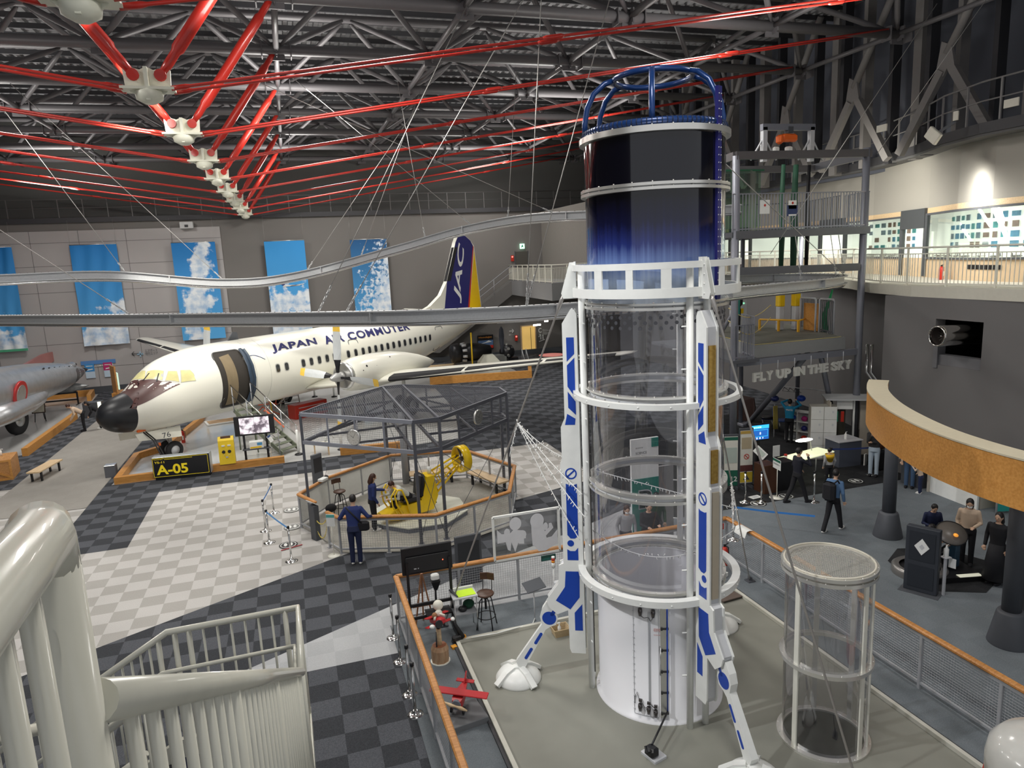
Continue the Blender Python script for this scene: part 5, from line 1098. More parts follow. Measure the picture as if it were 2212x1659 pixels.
for (a, b, yb, mode, lb) in bdata:
 P0 = PY(a[0], a[1], BWALL); P1 = PY(b[0], b[1], BWALL); zt = (P0.z+P1.z)/2; W = P1.x-P0.x; zb = 3.0 if mode < 3 else 2.97-.02*mode; Hh = zt-zb
 bn = thing('sky_banner', lb, 'banner', (P0.x, BWALL, zb), 0, 'sky picture banners on the far wall')
 m = MB(); nx, nz = 16, 30; amp = .05 if mode in (1, 2) else .008
 m.loft([[Vector((W*i/nx, -amp*sin(i*1.1+2.2*math.sin(k*.16)+mode)*min(1, .15+abs(sin(k*.13+mode))), Hh*k/nz)) for i in range(nx+1)] for k in range(nz+1)], closed=False, caps=False)
 m.build('cloth', sky_cloth('sky_cloth_%s' % ['low', 'puffs', 'tower', 'pale', 'mottled'][mode-1], mode), bn, world=False)
 m = MB(); m.tube((0, 0, Hh+.02), (W, 0, Hh+.02), .025, n=8); m.build('hanging_bar', ALU, bn, world=False)
 for x in (.05, W-.05): m = MB(); m.tube((x, 0, Hh+.02), (x, .1, 10.7-zb), .006, n=5); m.build('hanging_wire', WIRE, bn, world=False)
 if mode == 1: m = MB(); m.box((W/2, -.06, .07), (W, .01, .14)); m.build('green_strip', mat('strip_green', (.08, .40, .22), .6), bn, world=False)
 if mode == 4:
  m = MB(); zz = Hh*.52; m.poly([(.9, -.02, zz-.05), (2.0, -.02, zz-.02), (2.05, -.02, zz+.03), (1.0, -.02, zz+.06)], .01, (0, -1, 0)); m.poly([(1.3, -.02, zz-.05), (2.3, -.02, zz+.06), (2.3, -.02, zz+.11), (1.45, -.02, zz)], .01, (0, -1, 0)); m.build('printed_aircraft', mat('print_white', (.75, .74, .70), .6), bn, world=False)
  m = MB(); m.poly([(.85, -.022, zz+.05), (.78, -.022, zz+.36), (.92, -.022, zz+.36), (1.06, -.022, zz+.06)], .01, (0, -1, 0)); m.build('printed_tail', NAVY, bn, world=False)
# posters and directions on the pale panel wall
def flat_sign(name, label, cat, P0, P1, th, mt, n, group=None, frame=None):
 pass
def wall_board(name, label, cat, px0, py0, px1, py1, y, mt, th=.02, group=None):
 a = PY(px0, py0, y); b = PY(px1, py1, y); t = thing(name, label, cat, ((a.x+b.x)/2, y, min(a.z, b.z)), 0, group)
 m = MB(); m.box(((a.x+b.x)/2, y, (a.z+b.z)/2), (abs(b.x-a.x), th, abs(a.z-b.z))); m.build('board', mt, t); return t, a, b
PW = 49.98
t, a, b = wall_board('header_strip', 'long blue header strip above the two small posters', 'sign', 174, 781, 250, 783.5, PW, mat('header_blue', (.10, .25, .55), .5));
a = PY(174, 779, PW); m = MB(); text_on(m, '名古屋●飛行場|空港', (a.x+.6, PW-.012, 1.62), (1, 0, 0), U, .15, 1.2, .001); m.build('lettering', WHITE, t)
for px0, py0, px1, py1, c1, lb in ((182, 787, 207, 816, (.05, .28, .62), 'small blue poster left under the header strip'), (222, 783.5, 246, 813, (.50, .03, .16), 'small crimson poster right under the header strip')):
 t, a, b = wall_board('poster', lb, 'poster', px0, py0, px1, py1, PW, mat('poster_pale_blue', (.55, .68, .80), .5), group='posters on the pale wall')
 m = MB(); w_ = b.x-a.x; h_ = a.z-b.z; m.box(((a.x+b.x)/2, PW-.013, a.z-h_*.27), (w_, .006, h_*.54)); m.build('colour_block', mat('poster_colour_%d' % int(px0 > 200), c1, .5), t)
 m = MB(); m.poly([(a.x+w_*.2, PW-.017, a.z-h_*.46), (a.x+w_*.85, PW-.017, a.z-h_*.40), (a.x+w_*.8, PW-.017, a.z-h_*.34), (a.x+w_*.25, PW-.017, a.z-h_*.38)], .002, (0, -1, 0)); m.box(((a.x+b.x)/2, PW-.018, a.z-h_*.15), (w_*.7, .002, h_*.05)); m.build('print', WHITE, t)
t = thing('direction_lettering', 'arrow and printed directions on the pale wall above the cockpit', 'wall lettering', (-9.6, PW, 2.2)); m = MB(); p = PY(292, 764, PW)
m.bar(p+Vector((-.2, 0, 0)), p+Vector((.2, 0, 0)), .02, .03); m.bar(p+Vector((-.2, 0, 0)), p+Vector((-.05, 0, .14)), .02, .03); m.bar(p+Vector((-.2, 0, 0)), p+Vector((-.05, 0, -.14)), .02, .03); m.build('arrow', BLACK, t)
m = MB(); p = PY(303, 765, PW); m.box(p, (.36, .01, .07)); m.box(p, (.07, .01, .34)); m.box(p+Vector((.12, 0, 0)), (.03, .01, .16)); m.build('plane_symbol', mat('symbol_blue', (.35, .55, .70), .6), t)
m = MB(); p = PY(313, 760, PW); text_on(m, 'エアポート\n飛行エリア', p-Vector((0, .002, .22)), (1, 0, 0), U, .38, .75, 0); m.build('lettering', DGREY, t)
# ================================================================== silver aircraft on the left
SILV = mat('bare_aluminium', (.50, .51, .52), .36, .75, var=.22, scale=3)
sv = thing('silver_aircraft', 'silver aircraft with dark glazed nose and big black wheel, cut by left edge', 'aircraft', (-12.95, 38.26, 0))
S0 = Vector((-12.15, 47.3, 1.75)); S1_ = Vector((-13.15, 36.6, 2.35)); sd_ = (S1_-S0).normalized(); LS = (S1_-S0).length; sx_ = Vector((-sd_.y, sd_.x, 0)).normalized(); su_ = sd_.cross(sx_).normalized(); su_ = su_ if su_.z > 0 else -su_
def SV(d, a, r, rz=None): p = S0+sd_*d; return p+sx_*(r*sin(a))+su_*((rz or r)*cos(a))
prof = [(.0, .06), (.25, .16), (.6, .25), (1.2, .37), (2.0, .52), (3.0, .66), (4.2, .78), (6, .90), (8, .98), (11, 1.05), (14, 1.05), (17, 1.0)]
def sv_mi(i, j): return 0
m = MB(); m.loft([[SV(d, 2*pi*j/40, r, r*1.05) for j in range(40)] for d, r in prof]); sf = m.build('fuselage', SILV, sv)
m = MB(); m.lathe([(.001, -.62), (.05, -.5), (.11, -.2), (.15, .1), (.16, .25)], S0+su_*.05, 20, axis=sd_); m.build('nose_cone', mat('nose_black', (.025, .022, .02), .5), sv)
def svp(mb, pts, off, mi=0):
 def R_(d):
  for i in range(len(prof)-1):
   if prof[i][0] <= d <= prof[i+1][0]: t = (d-prof[i][0])/(prof[i+1][0]-prof[i][0]); return prof[i][1]*(1-t)+prof[i+1][1]*t
  return 1.0
 rows = []
 for k in range(7):
  f = k/6; rows.append([SV(d, a0+(a1-a0)*f, R_(d)+off, (R_(d)+off)*1.05) for d, a0, a1 in pts])
 mb.loft(rows, closed=False, caps=False)
near = 1 if (SV(3, pi/2, 1)-EYE).length < (SV(3, -pi/2, 1)-EYE).length else -1
m = MB(); svp(m, [(.75, near*1.25, near*1.9), (1.2, near*1.05, near*2.2), (2.4, near*1.0, near*2.45), (2.75, near*1.2, near*2.35)], .012); m.build('nose_glazing', mat('smoked_glazing', (.085, .075, .07), .35), sf)
m = MB(); m.ball(SV(2.35, near*.35, .52), (.28, .5, .22), 16, 10); m.build('canopy_bump', SILV, sf)
m = MB(); m.ball(SV(2.15, near*.62, .66), (.06, .12, .07), 10, 6); m.build('bump_window', BLACK, sf)
for k in range(6): m = MB(); m.ball(SV(3.4+.72*k, near*.78, .70+.055*k), (.03, .17, .05), 10, 6); m.build('side_port', BLACK, sf)
m = MB(); c = SV(10.6, near*1.75, 1.06, 1.1); nn = (c-(S0+sd_*10.6)).normalized(); m.lathe([(.62, -.05), (.62, .05)], c, 32, axis=nn); rd = m.build('red_ring', mat('roundel_red', (.50, .03, .03), .4), sf)
m = MB(); m.lathe([(.44, .0), (.44, .06)], c, 32, axis=nn); m.build('ring_centre', SILV, rd)
wy = Vector((-12.95, 38.26, .75)); NC0 = wy+Vector((.5, .9, .85))
m = MB(); m.loft([[NC0+Vector((0, d, dz))+Vector((r*sin(2*pi*j/24), 0, r*.8*cos(2*pi*j/24))) for j in range(24)] for d, r, dz in ((1.0, .30, .0), (.9, .45, .0), (.2, .58, -.05), (-1.2, .62, -.1), (-3.5, .6, -.1), (-6, .5, 0))]); m.build('wheel_nacelle', SILV, sv)
m = MB(); m.lathe([(.35, -.16), (.62, -.19), (.73, -.12), (.76, 0), (.73, .12), (.62, .19), (.35, .16)], wy, 40, axis=(1, -.25, 0), caps=False); wh = m.build('main_wheel', RUBBER, sv)
m = MB(); m.lathe([(.0001, .10), (.12, .12), (.30, .13), (.36, .17), (.36, -.1), (.0001, -.1)], wy, 28, axis=(1, -.25, 0)); m.build('wheel_hub', mat('hub_silver', (.55, .56, .57), .35, .6), wh)
m = MB(); m.tube(wy+Vector((.2, 0, 0)), wy+Vector((.3, -.7, 1.1)), .09, n=12); m.tube(wy+Vector((.1, 0, 0)), wy+Vector((.26, -.05, .02)), .09, n=12); m.build('wheel_leg', mat('leg_pale_green', (.55, .60, .56), .4), sv)
m = MB(); m.poly([PX(143, 757, -14.4), PX(140, 764, -14.4), PX(108, 786, -14.4), PX(60, 800, -14.4), PX(-20, 812, -14.4), PX(-20, 800, -14.4), PX(50, 790, -14.4), PX(95, 765, -14.4), PX(125, 757, -14.4)], .18, (-1, 0, 0)); m.build('far_wing', mat('faded_red_wing', (.50, .20, .18), .4, .2, var=.3, scale=.8), sv)
# crates, screens, easel, bench side things on the left
CRATE = wood('crate_orange_wood', (.42, .19, .05), (.55, .27, .09), 3, (8, 1, 8))
def crate(label, c, sx, sy, h, rz=0, name='display_crate'):
 t = thing(name, label, 'display crate', (c[0], c[1], 0), rz, 'orange wood display crates')
 m = MB(); m.cbox((0, 0, h/2), (sx, sy, h), .015); m.build('box', CRATE, t, world=False)
 m = MB(); e = .07
 for y in (-sy/2-.012, ):
  m.box((0, y, e/2+.02), (sx, .024, e)); m.box((0, y, h-e/2), (sx, .024, e))
  for x in (-sx/2+e/2, 0, sx/2-e/2): m.box((x, y, h/2), (e, .03, h-.02))
  m.bar((-sx/2, y-.008, .08), (0, y-.008, h-.08), .02, e); m.bar((0, y-.008, h-.08), (sx/2, y-.008, .08), .02, e)
 m.build('batten', ORANGE, t, world=False)
 m = MB(); m.box((-.12, -.05, h+.012), (.55, .34, .02)); m.build('lit_panel', mat('lit_amber', (.85, .60, .22), .4, emit=.9), t, world=False)
 return t
c1 = crate('orange wood display crate with a lit amber panel at the left edge', (-11.55, 29.9), 2.2, 1.3, .78, radians(8))
t = thing('dispenser_bottle', 'white pump bottle standing on the left crate', 'bottle', (-10.95, 30.25, .80)); m = MB(); m.lathe([(.055, .785), (.055, .96), (.02, .99), (.02, 1.02)], (-10.95, 30.25, 0), 14); m.tube((-10.95, 30.25, 1.02), (-10.85, 30.25, 1.02), .012); m.build('bottle', WHITE, t)
t = thing('touch_screen', 'grey touch screen standing at the left picture edge behind the crate', 'screen', (-12.0, 31.6, 0)); m = MB(); m.box((-12.05, 31.6, .95), (.06, .9, 1.5)); m.build('back_board', CRATE, t); m = MB(); m.box((-11.98, 31.6, 1.2), (.05, .75, .9)); m.build('display', mat('screen_grey_lit', (.50, .52, .60), .3, emit=.4), t)
c2 = crate('orange wood display crate with a lit amber panel behind the two bending people', (-8.8, 44.0), 2.2, 1.3, .8, radians(-10))
t = thing('touch_screen', 'pale green touch screen on a wooden board behind the two bending people', 'screen', (-9.8, 43.9, 0)); m = MB(); m.box((-9.85, 43.85, 1.15), (.08, .95, 2.3), radians(25)); m.build('back_board', CRATE, t); m = MB(); m.box((-9.70, 43.78, 1.45), (.06, .62, .95), radians(25)); m.build('display', mat('screen_green_lit', (.55, .75, .62), .3, emit=.5), t)
t = thing('floor_star_lamp', 'bright white floor lamp beside the far crate', 'lamp', (-10.75, 42.2, 0)); m = MB(); m.cbox((-10.75, 42.2, .2), (.5, .3, .4), .02); m.build('case', DGREY, t); m = MB(); m.ball((-10.75, 42.03, .35), .10, 12, 8); m.build('lens', mat('lamp_white', (1, .97, .9), .3, emit=8), t)
t = thing('kerb_terminal', 'dark box with small lit screen at the end of the left kerb', 'terminal', (-10.4, 41.3, 0)); m = MB(); m.cbox((-10.4, 41.2, .4), (.9, .5, .8), .02); m.build('case', DGREY, t); m = MB(); m.box((-10.05, 40.93, .6), (.16, .02, .4)); m.build('lit_strip', mat('lit_cream', (.9, .85, .6), .3, emit=1.5), t)
e0 = G(88, 912); t = thing('sign_easel', 'wooden easel with a framed drawing beside the big wheel', 'easel', e0)
ez = Vector((e0.x, e0.y, 0)); m = MB()
for x in (-.25, .25): m.tube(ez+Vector((x, 0, 0)), ez+Vector((x*.5, .25, 1.5)), .02, n=6)
m.tube(ez+Vector((0, .7, 0)), ez+Vector((0, .25, 1.45)), .02, n=6); m.build('legs', BLACK, t)
Mr = Matrix.Rotation(radians(-14), 3, 'X'); m = MB(); m.cbox(ez+Vector((0, .06, .95)), (.62, .04, .95), .01, M=Mr); m.build('frame', mat('frame_dark_wood', (.05, .03, .02), .5), t); m = MB(); m.box(ez+Vector((0, .032, .95)), (.52, .02, .85), M=Mr); m.build('drawing', mat('drawing_paper', (.42, .40, .33), .7, var=.25, scale=5), t)
t = thing('engine_exhibit', 'grey engine on a black trolley behind the silver nose', 'engine', (-13.4, 45.6, 0)); ex = Vector((-13.2, 45.8, 0)); m = MB()
for x in (-.9, .9):
 m.bar(ex+Vector((x, 0, 0)), ex+Vector((x, 0, .75)), .08, .08); m.bar(ex+Vector((x, -.4, 0)), ex+Vector((x, .4, 0)), .08, .08)
m.bar(ex+Vector((-.9, 0, .3)), ex+Vector((.9, 0, .3)), .08, .08); m.bar(ex+Vector((-.9, 0, .72)), ex+Vector((.9, 0, .72)), .12, .1); m.build('trolley', BLACK, t)
m = MB(); m.lathe([(.0001, -.9), (.14, -.85), (.25, -.4), (.28, .2), (.18, .6), (.06, .95), (.0001, 1.1)], ex+Vector((.5, 0, 1.0)), 20, axis=(1, 0, .05)); m.build('engine', mat('engine_grey', (.30, .31, .31), .4, .6, var=.4, scale=6), t)
bl0 = G(240, 1032); t = thing('floor_bollard', 'square grey bollard box on the aisle beside the kerb corner', 'bollard', (bl0.x, bl0.y+.15, 0)); m = MB(); m.cbox((bl0.x, bl0.y+.15, .22), (.36, .34, .44), .01); m.build('body', mat('bollard_grey', (.12, .125, .14), .5), t); m = MB(); m.cbox((bl0.x, bl0.y+.15, .45), (.37, .35, .03), .008); m.build('steel_lid', ALU, t)
def extinguisher(label, p, h=.5):
 t = thing('fire_extinguisher', label, 'fire extinguisher', p, 0, 'red fire extinguishers')
 m = MB(); m.lathe([(.075, .0), (.08, .02), (.08, h*.72), (.06, h*.82), (.025, h*.88)], (0, 0, 0), 18); m.build('cylinder', RED, t, world=False)
 m = MB(); m.box((0, 0, h*.92), (.05, .03, .06)); m.bar((0, 0, h*.95), (.1, 0, h*1.02), .02, .015); m.path([(.03, 0, h*.9), (.1, 0, h*.8), (.11, 0, h*.35)], .012, 6); m.build('valve', BLACK, t, world=False)
 m = MB(); m.box((0, -.081, h*.4), (.07, .004, h*.3)); m.build('label_plate', CREAM, t, world=False); return t
extinguisher('red fire extinguisher on the display floor behind the nose wheel', G(397, 957), .62)
# things under the airliner
g0 = G(640, 905); t = thing('tool_cabinet', 'red tool cabinet lying under the airliner beside the step ladder', 'tool cabinet', g0); rz = radians(35); m = MB(); m.cbox(g0+Vector((.6, .5, .35)), (1.9, .6, .7), .02, rz); m.build('body', RED, t); Rz = Matrix.Rotation(rz, 3, 'Z')
for k in range(3): m = MB(); m.box(g0+Vector((.6, .5, .2+.17*k))+Rz @ Vector((0, -.31, 0)), (1.5, .02, .03), rz); m.build('drawer_pull', LGREY, t)
g0 = G(620, 897); t = thing('step_ladder', 'white steel step ladder under the airliner belly', 'ladder', g0); m = MB()
for x in (0, .7):
 for a, b in (((x, 0, 0), (x-.1, .5, 1.3)), ((x, 1.1, 0), (x-.1, .6, 1.3)), ((x, .15, .35), (x, .95, .35))): m.tube(g0+Vector(a), g0+Vector(b), .025, n=6)
m.build('frame', LGREY, t); m = MB()
for k in range(4): m.box(g0+Vector((.33-.025*k, .1+.13*k, .25+.32*k)), (.74, .18, .03))
m.build('steps', ALU, t)
g0 = G(585, 905); t = thing('folded_trike', 'tangle of red, yellow and silver tubes beside the boarding stairs', 'trike', g0); m = MB(); rr = random.Random(3)
for k in range(7): m.tube(g0+Vector((rr.uniform(-.6, .6), rr.uniform(-.3, .5), rr.uniform(.1, 1.0))), g0+Vector((rr.uniform(-.6, .6), rr.uniform(-.3, .5), rr.uniform(.1, 1.1))), .025, n=6)
m.build('red_tubes', mat('orange_red', (.75, .14, .06), .4), t); m = MB()
for k in range(7): m.tube(g0+Vector((rr.uniform(-.3, .9), rr.uniform(-.3, .5), rr.uniform(.0, .9))), g0+Vector((rr.uniform(-.3, .9), rr.uniform(-.3, .5), rr.uniform(.2, 1.1))), .022, n=6)
m.build('silver_tubes', CHROME, t); m = MB(); m.tube(g0+Vector((.1, 0, 0)), g0+Vector((.05, .1, 1.2)), .03, n=6); m.ball(g0+Vector((.45, .3, .95)), (.2, .15, .08)); m.build('yellow_parts', YELLOW, t)
g0 = G(485, 912); t = thing('map_board', 'flat brown map board lying on the display floor', 'board', g0); m = MB(); m.box(g0+Vector((0, 0, .06)), (1.7, 1.0, .06), .25); m.build('board', WHITE, t); m = MB(); m.box(g0+Vector((0, 0, .093)), (1.5, .8, .008), .25); m.build('map_print', mat('map_brown', (.42, .28, .16), .7, var=.5, scale=3), t)
g0 = G(527, 908); tag(MB().lathe([(.13, 0), (.11, .02), (.02, .28), (.0001, .29)], g0, 16).build('marker_cone', YELLOW), 'small yellow cone on the display floor left of the stairs', 'cone')
def white_post(label, p, first=None):
 if first: return dup(first, p, 0, label)
 t = thing('white_barrier_post', label, 'post', p, 0, 'white barrier posts'); m = MB(); m.lathe([(.05, .06), (.05, 1.0), (.03, 1.02)], (0, 0, 0), 14); m.build('pole', WHITE, t, world=False); m = MB(); m.lathe([(.16, 0), (.16, .05), (.06, .09)], (0, 0, 0), 18); m.build('foot', BLACK, t, world=False); return t
wp = white_post('white barrier post at the foot of the boarding stairs', G(646, 983)); white_post('white barrier post below the near wing root, left', G(680, 858), wp); white_post('white barrier post below the near wing root, right', G(722, 858), wp); white_post('white barrier post inside the canopy outline, behind the white stool', G(738, 972), wp)
g0 = G(696, 983); t = thing('low_table', 'low white wooden table on the display floor behind the canopy', 'table', g0); m = MB(); m.box(g0+Vector((0, 0, .48)), (.6, .4, .03)); m.build('top', CREAM, t)
for x in (-.26, .26):
 for y in (-.16, .16): m = MB(); m.box(g0+Vector((x, y, .235)), (.05, .05, .47)); m.build('leg', PALEWOOD, t)
g0 = G(706, 980); t = thing('model_stand', 'small white model with wire arms on the low table', 'model', (g0.x, g0.y, .50)); m = MB(); m.lathe([(.05, 0), (.04, .3), (.02, .32)], (g0.x, g0.y, .50), 12)
for a in range(4): m.path([(g0.x, g0.y, .8), (g0.x+.2*cos(a*1.57), g0.y+.2*sin(a*1.57), .78), (g0.x+.32*cos(a*1.57), g0.y+.32*sin(a*1.57), .6)], .015, 6)
m.build('arms', WHITE, t)
# ================================================================== back right: engines, poster, door, balcony
g0 = Vector((11.3, 45.6, 0)); t = thing('jet_engine', 'dark jet engine standing on the plinth under the airliner tail', 'engine', (10.6, 45.4, .4))
m = MB(); m.lathe([(.30, -1.1), (.62, -1.0), (.66, -.55), (.5, -.5), (.5, .1), (.62, .15), (.55, .9), (.36, 1.7), (.30, 1.7)], (10.9, 45.4, 1.15), 28, axis=(1, .1, 0)); m.build('casing', mat('engine_black', (.03, .03, .033), .4, .5, var=.3, scale=5), t); m = MB()
for k in range(9): a = 2*pi*k/9; m.tube((10.55, 45.4+.55*cos(a), 1.15+.55*sin(a)), (10.85, 45.4+.6*cos(a), 1.15+.6*sin(a)), .09, n=10)
m.build('burner_cans', LGREY, t); m = MB(); m.box((10.9, 45.4, .48), (1.6, .6, .2)); m.build('cradle', DGREY, t)
t = thing('plinth', 'low wooden plinth under the dark engine', 'plinth', (10.2, 45.2, 0)); m = MB(); m.cbox((10.6, 45.2, .19), (4.6, 2.0, .38), .02); m.build('deck', PALEWOOD, t)
t = thing('yellow_pole', 'thin yellow pole in front of the dark jet engine', 'pole', (10.95, 44.0, .0)); m = MB(); m.tube((10.95, 44.0, 0), (10.95, 44.0, 2.6), .05, n=10); m.build('pole', YELLOW, t)
t = thing('propeller_engine', 'radial engine with one upright dark propeller blade', 'engine', (14.3, 46.3, 0)); m = MB(); m.lathe([(.1, -.5), (.45, -.35), (.5, .1), (.3, .4)], (14.0, 46.3, .85), 20, axis=(-1, -.5, 0)); m.build('crankcase', MATS['engine_black'], t); m = MB()
for k in range(7): a = 2*pi*k/7; m.tube((14.0, 46.3+.2*cos(a), .85+.2*sin(a)), (14.0, 46.3+.6*cos(a), .85+.6*sin(a)), .1, n=8)
m.build('cylinders', mat('cylinder_grey', (.2, .2, .19), .5, .4), t); m = MB(); m.loft([[Vector((13.6+dx, 46.0+dy, z)) for dx, dy in ((-w_, 0), (0, -.03), (w_, 0), (0, .03))] for z, w_ in ((.85, .07), (1.4, .15), (2.0, .19), (2.45, .15), (2.65, .03))], smooth=False); m.build('blade', mat('blade_dark', (.05, .055, .07), .4), t); m = MB(); m.box((14.2, 46.4, .2), (1.2, .5, .4)); m.build('stand', BLACK, t)
t = thing('engine_cover', 'pale cream canvas cover shaped like a small tent beside the engines', 'cover', (12.0, 44.2, 0)); m = MB(); m.loft([[Vector((12.1+x*s, 44.2+y*s, z)) for x, y in ((-.7, -.4), (.7, -.4), (.7, .4), (-.7, .4))] for z, s in ((0, 1.0), (.6, .95), (1.0, .5), (1.05, .45))], smooth=False); m.build('canvas', mat('canvas_cream', (.55, .55, .47), .8), t)
m = MB(); m.cbox((13.2, 46.2, .45), (1.4, .5, .5), .02); tag(m.build('parts_bench', mat('bench_grey', (.25, .26, .25), .5)), 'long grey parts bench right of the canvas cover', 'bench')
t = thing('folding_frame', 'small folding frame standing right of the propeller engine', 'frame', (15.4, 46.3, 0)); m = MB()
for x in (15.3, 15.6): m.tube((x, 46.2, 0), (x-.1, 46.5, .9), .025, n=6); m.tube((x, 46.8, 0), (x-.1, 46.5, .9), .025, n=6)
m.build('legs', LGREY, t)
t, a, b = wall_board('aircraft_poster', 'black and red jet poster on the wall under the airliner tail', 'poster', 1031, 725, 1066.5, 753, 50.0, BLACK); w_ = b.x-a.x; h_ = a.z-b.z
m = MB(); text_on(m, 'HondaJet', (a.x+w_*.08, 49.985, a.z-h_*.24), (1, 0, 0), U, h_*.14, w_*.84, 0, bold=.02); m.build('heading', mat('heading_orange', (.75, .30, .05), .5), t)
m = MB(); m.box(((a.x+b.x)/2, 49.984, a.z-h_*.55), (w_*.96, .004, h_*.36)); m.build('picture', mat('picture_blue', (.10, .18, .35), .5, var=.6, scale=4), t); m = MB(); m.poly([(a.x+w_*.15, 49.98, a.z-h_*.6), (a.x+w_*.9, 49.98, a.z-h_*.5), (a.x+w_*.7, 49.98, a.z-h_*.38), (a.x+w_*.5, 49.98, a.z-h_*.5)], .003, (0, -1, 0)); m.build('printed_jet', WHITE, t)
m = MB(); m.box(((a.x+b.x)/2, 49.982, a.z-h_*.83), (w_*.96, .004, h_*.2)); m.build('red_band', RED, t); m = MB(); text_on(m, '展示機公開中', (a.x+w_*.22, 49.978, a.z-h_*.89), (1, 0, 0), U, h_*.10, w_*.6, 0); m.build('band_lettering', WHITE, t)
# open lit doorway
p0 = PY(1129, 766, 50.1); p1 = PY(1157, 764, 50.1); pt = PY(1129, 712, 50.1)
m = MB(); xw = (p0.x+p1.x)/2; ww = p1.x-p0.x; m.box((xw, 50.12, 1.05), (ww, .06, 2.1)); d1 = m.build('door_1', mat('lit_corridor', (.62, .40, .12), .5, emit=.55, var=.15, scale=1)); struct(d1)
m = MB()
for x in (xw-ww/2-.05, xw+ww/2+.05): m.box((x, 50.08, 1.07), (.08, .1, 2.15))
m.box((xw, 50.08, 2.15), (ww+.18, .1, .08)); m.build('door_frame', PALEWOOD, d1); m = MB(); m.box((xw+ww*.18, 50.07, 1.0), (.03, .02, 2.0)); m.build('door_leaf_edge', BROWNWOOD, d1)
t = thing('zone_lettering', 'white C with arrow and small print painted beside the lit doorway', 'wall lettering', (xw+1.4, 50.1, 1.5)); m = MB(); q = PY(1163, 719, 50.1); text_on(m, 'C', q, (1, 0, 0), U, .36, .26, .01, bold=.02); m.build('letter', WHITE, t); m = MB()
for k in range(5): q = PY(1172, 713+k*2.6, 50.1); text_on(m, ['航空コーナー', 'AVIATION AREA', 'エンジン', 'WORKSHOP', 'EXHIBITS'][k], q, (1, 0, 0), U, .07, None, .01)
m.build('small_print', WHITE, t); m = MB(); q = PY(1166, 725, 50.1); m.bar(q-Vector((.1, 0, .1)), q+Vector((.1, 0, .1)), .02, .05); m.bar(q+Vector((.12, 0, .1)), q+Vector((-.05, 0, .1)), .02, .05); m.bar(q+Vector((.1, 0, .12)), q+Vector((.1, 0, -.05)), .02, .05); q = PY(1171, 733, 50.1); m.bar(q-Vector((.25, 0, .15)), q+Vector((.22, 0, -.02)), .02, .05)
for dx in (-.1, .08): m.ball(q+Vector((dx, 0, .30)), .06, 8, 6); m.bar(q+Vector((dx, 0, .0)), q+Vector((dx, 0, .25)), .02, .09)
m.build('arrow_and_symbols', WHITE, t)
t = thing('route_lettering', 'white arrow and small print left of the lit doorway', 'wall lettering', (xw-1.3, 50.1, 1.7)); m = MB(); q = PY(1105, 715, 50.1); m.bar(q-Vector((.18, 0, 0)), q+Vector((.18, 0, 0)), .02, .05); m.bar(q+Vector((.18, 0, 0)), q+Vector((.04, 0, .14)), .02, .05); m.bar(q+Vector((.18, 0, 0)), q+Vector((.04, 0, -.14)), .02, .05); q = PY(1099, 722, 50.1); text_on(m, '体験ゾーン', q-Vector((0, 0, .1)), (1, 0, 0), U, .1, .35, .01); m.build('arrow_and_print', WHITE, t)
def alarm(label, p, group='red alarm boxes'):
 t = thing('alarm_box', label, 'alarm', p, 0, group); m = MB(); m.box((0, -.03, 0), (.22, .06, .42)); m.build('plate', RED, t, world=False); m = MB(); m.lathe([(.07, 0), (.06, .05), (.0001, .07)], (0, -.06, .10), 14, axis=(0, -1, 0)); m.build('lamp', mat('alarm_lamp', (.9, .25, .2), .3, emit=.8), t, world=False)
alarm('red alarm box left of the lit doorway', PY(1115, 730, 50.1)); alarm('red alarm box beside the upper door on the balcony', PY(1106.5, 558, 50.1))
# balcony
BC = [(15.6, 50.1), (15.04, 39.7), (16.9, 40.5), (19.8, 40.0), (22.3, 40.0)]; BZ = 5.63
m = MB(); m.poly([Vector((x, y, BZ-1.05)) for x, y in BC+[(22.3, 50.1)]], 1.05, (0, 0, 1)); struct(m.build('floor_balcony', mat('balcony_grey', (.24, .24, .245), .7)))
RAILW = mat('railing_cream', (.72, .71, .62), .4)
def bal_rail(label, pts, z, h=1.08, gap=.13, name='balustrade', mt=RAILW, group='cream upper floor balustrades', rr=.028, posts=1.4, panel=None):
 t = thing(name, label, 'balustrade', (pts[0][0], pts[0][1], z), 0, group)
 V_ = [Vector((p[0], p[1], z)) for p in pts]
 m = MB(); m.path([v+U*h for v in V_], rr, 8); m.build('top_rail', mt, t)
 m = MB(); m.bars([v+U*.08 for v in V_], .03, .04); m.bars([v+U*(h-.18) for v in V_], .03, .03); m.build('lower_rails', mt, t)
 tot = sum((V_[i+1]-V_[i]).length for i in range(len(V_)-1)); n = int(tot/gap); pk = [(p[0], p[1]) for p in pts]; big = MB(); k = 0; cnt = 0
 for i in range(1, n):
  q, d = along(pk, tot*i/n); P = Vector((q.x, q.y, z))
  if (i % max(1, int(posts/gap))) == 0: m = MB(); m.box(P+U*(h/2), (.05, .05, h), math.atan2(d.y, d.x)); m.build('post', mt, t)
  elif cnt < 98: m = MB(); m.box(P+U*(h/2-.05), (.016, .016, h-.24)); m.build('baluster', mt, t); cnt += 1
  else: big.box(P+U*(h/2-.05), (.016, .016, h-.24)); k += 1
 if k: o = big.build('farther_balusters', mt, t); o['kind'] = 'stuff'
 return t
bal_rail('cream balustrade round the far balcony beyond the tower', BC, BZ)
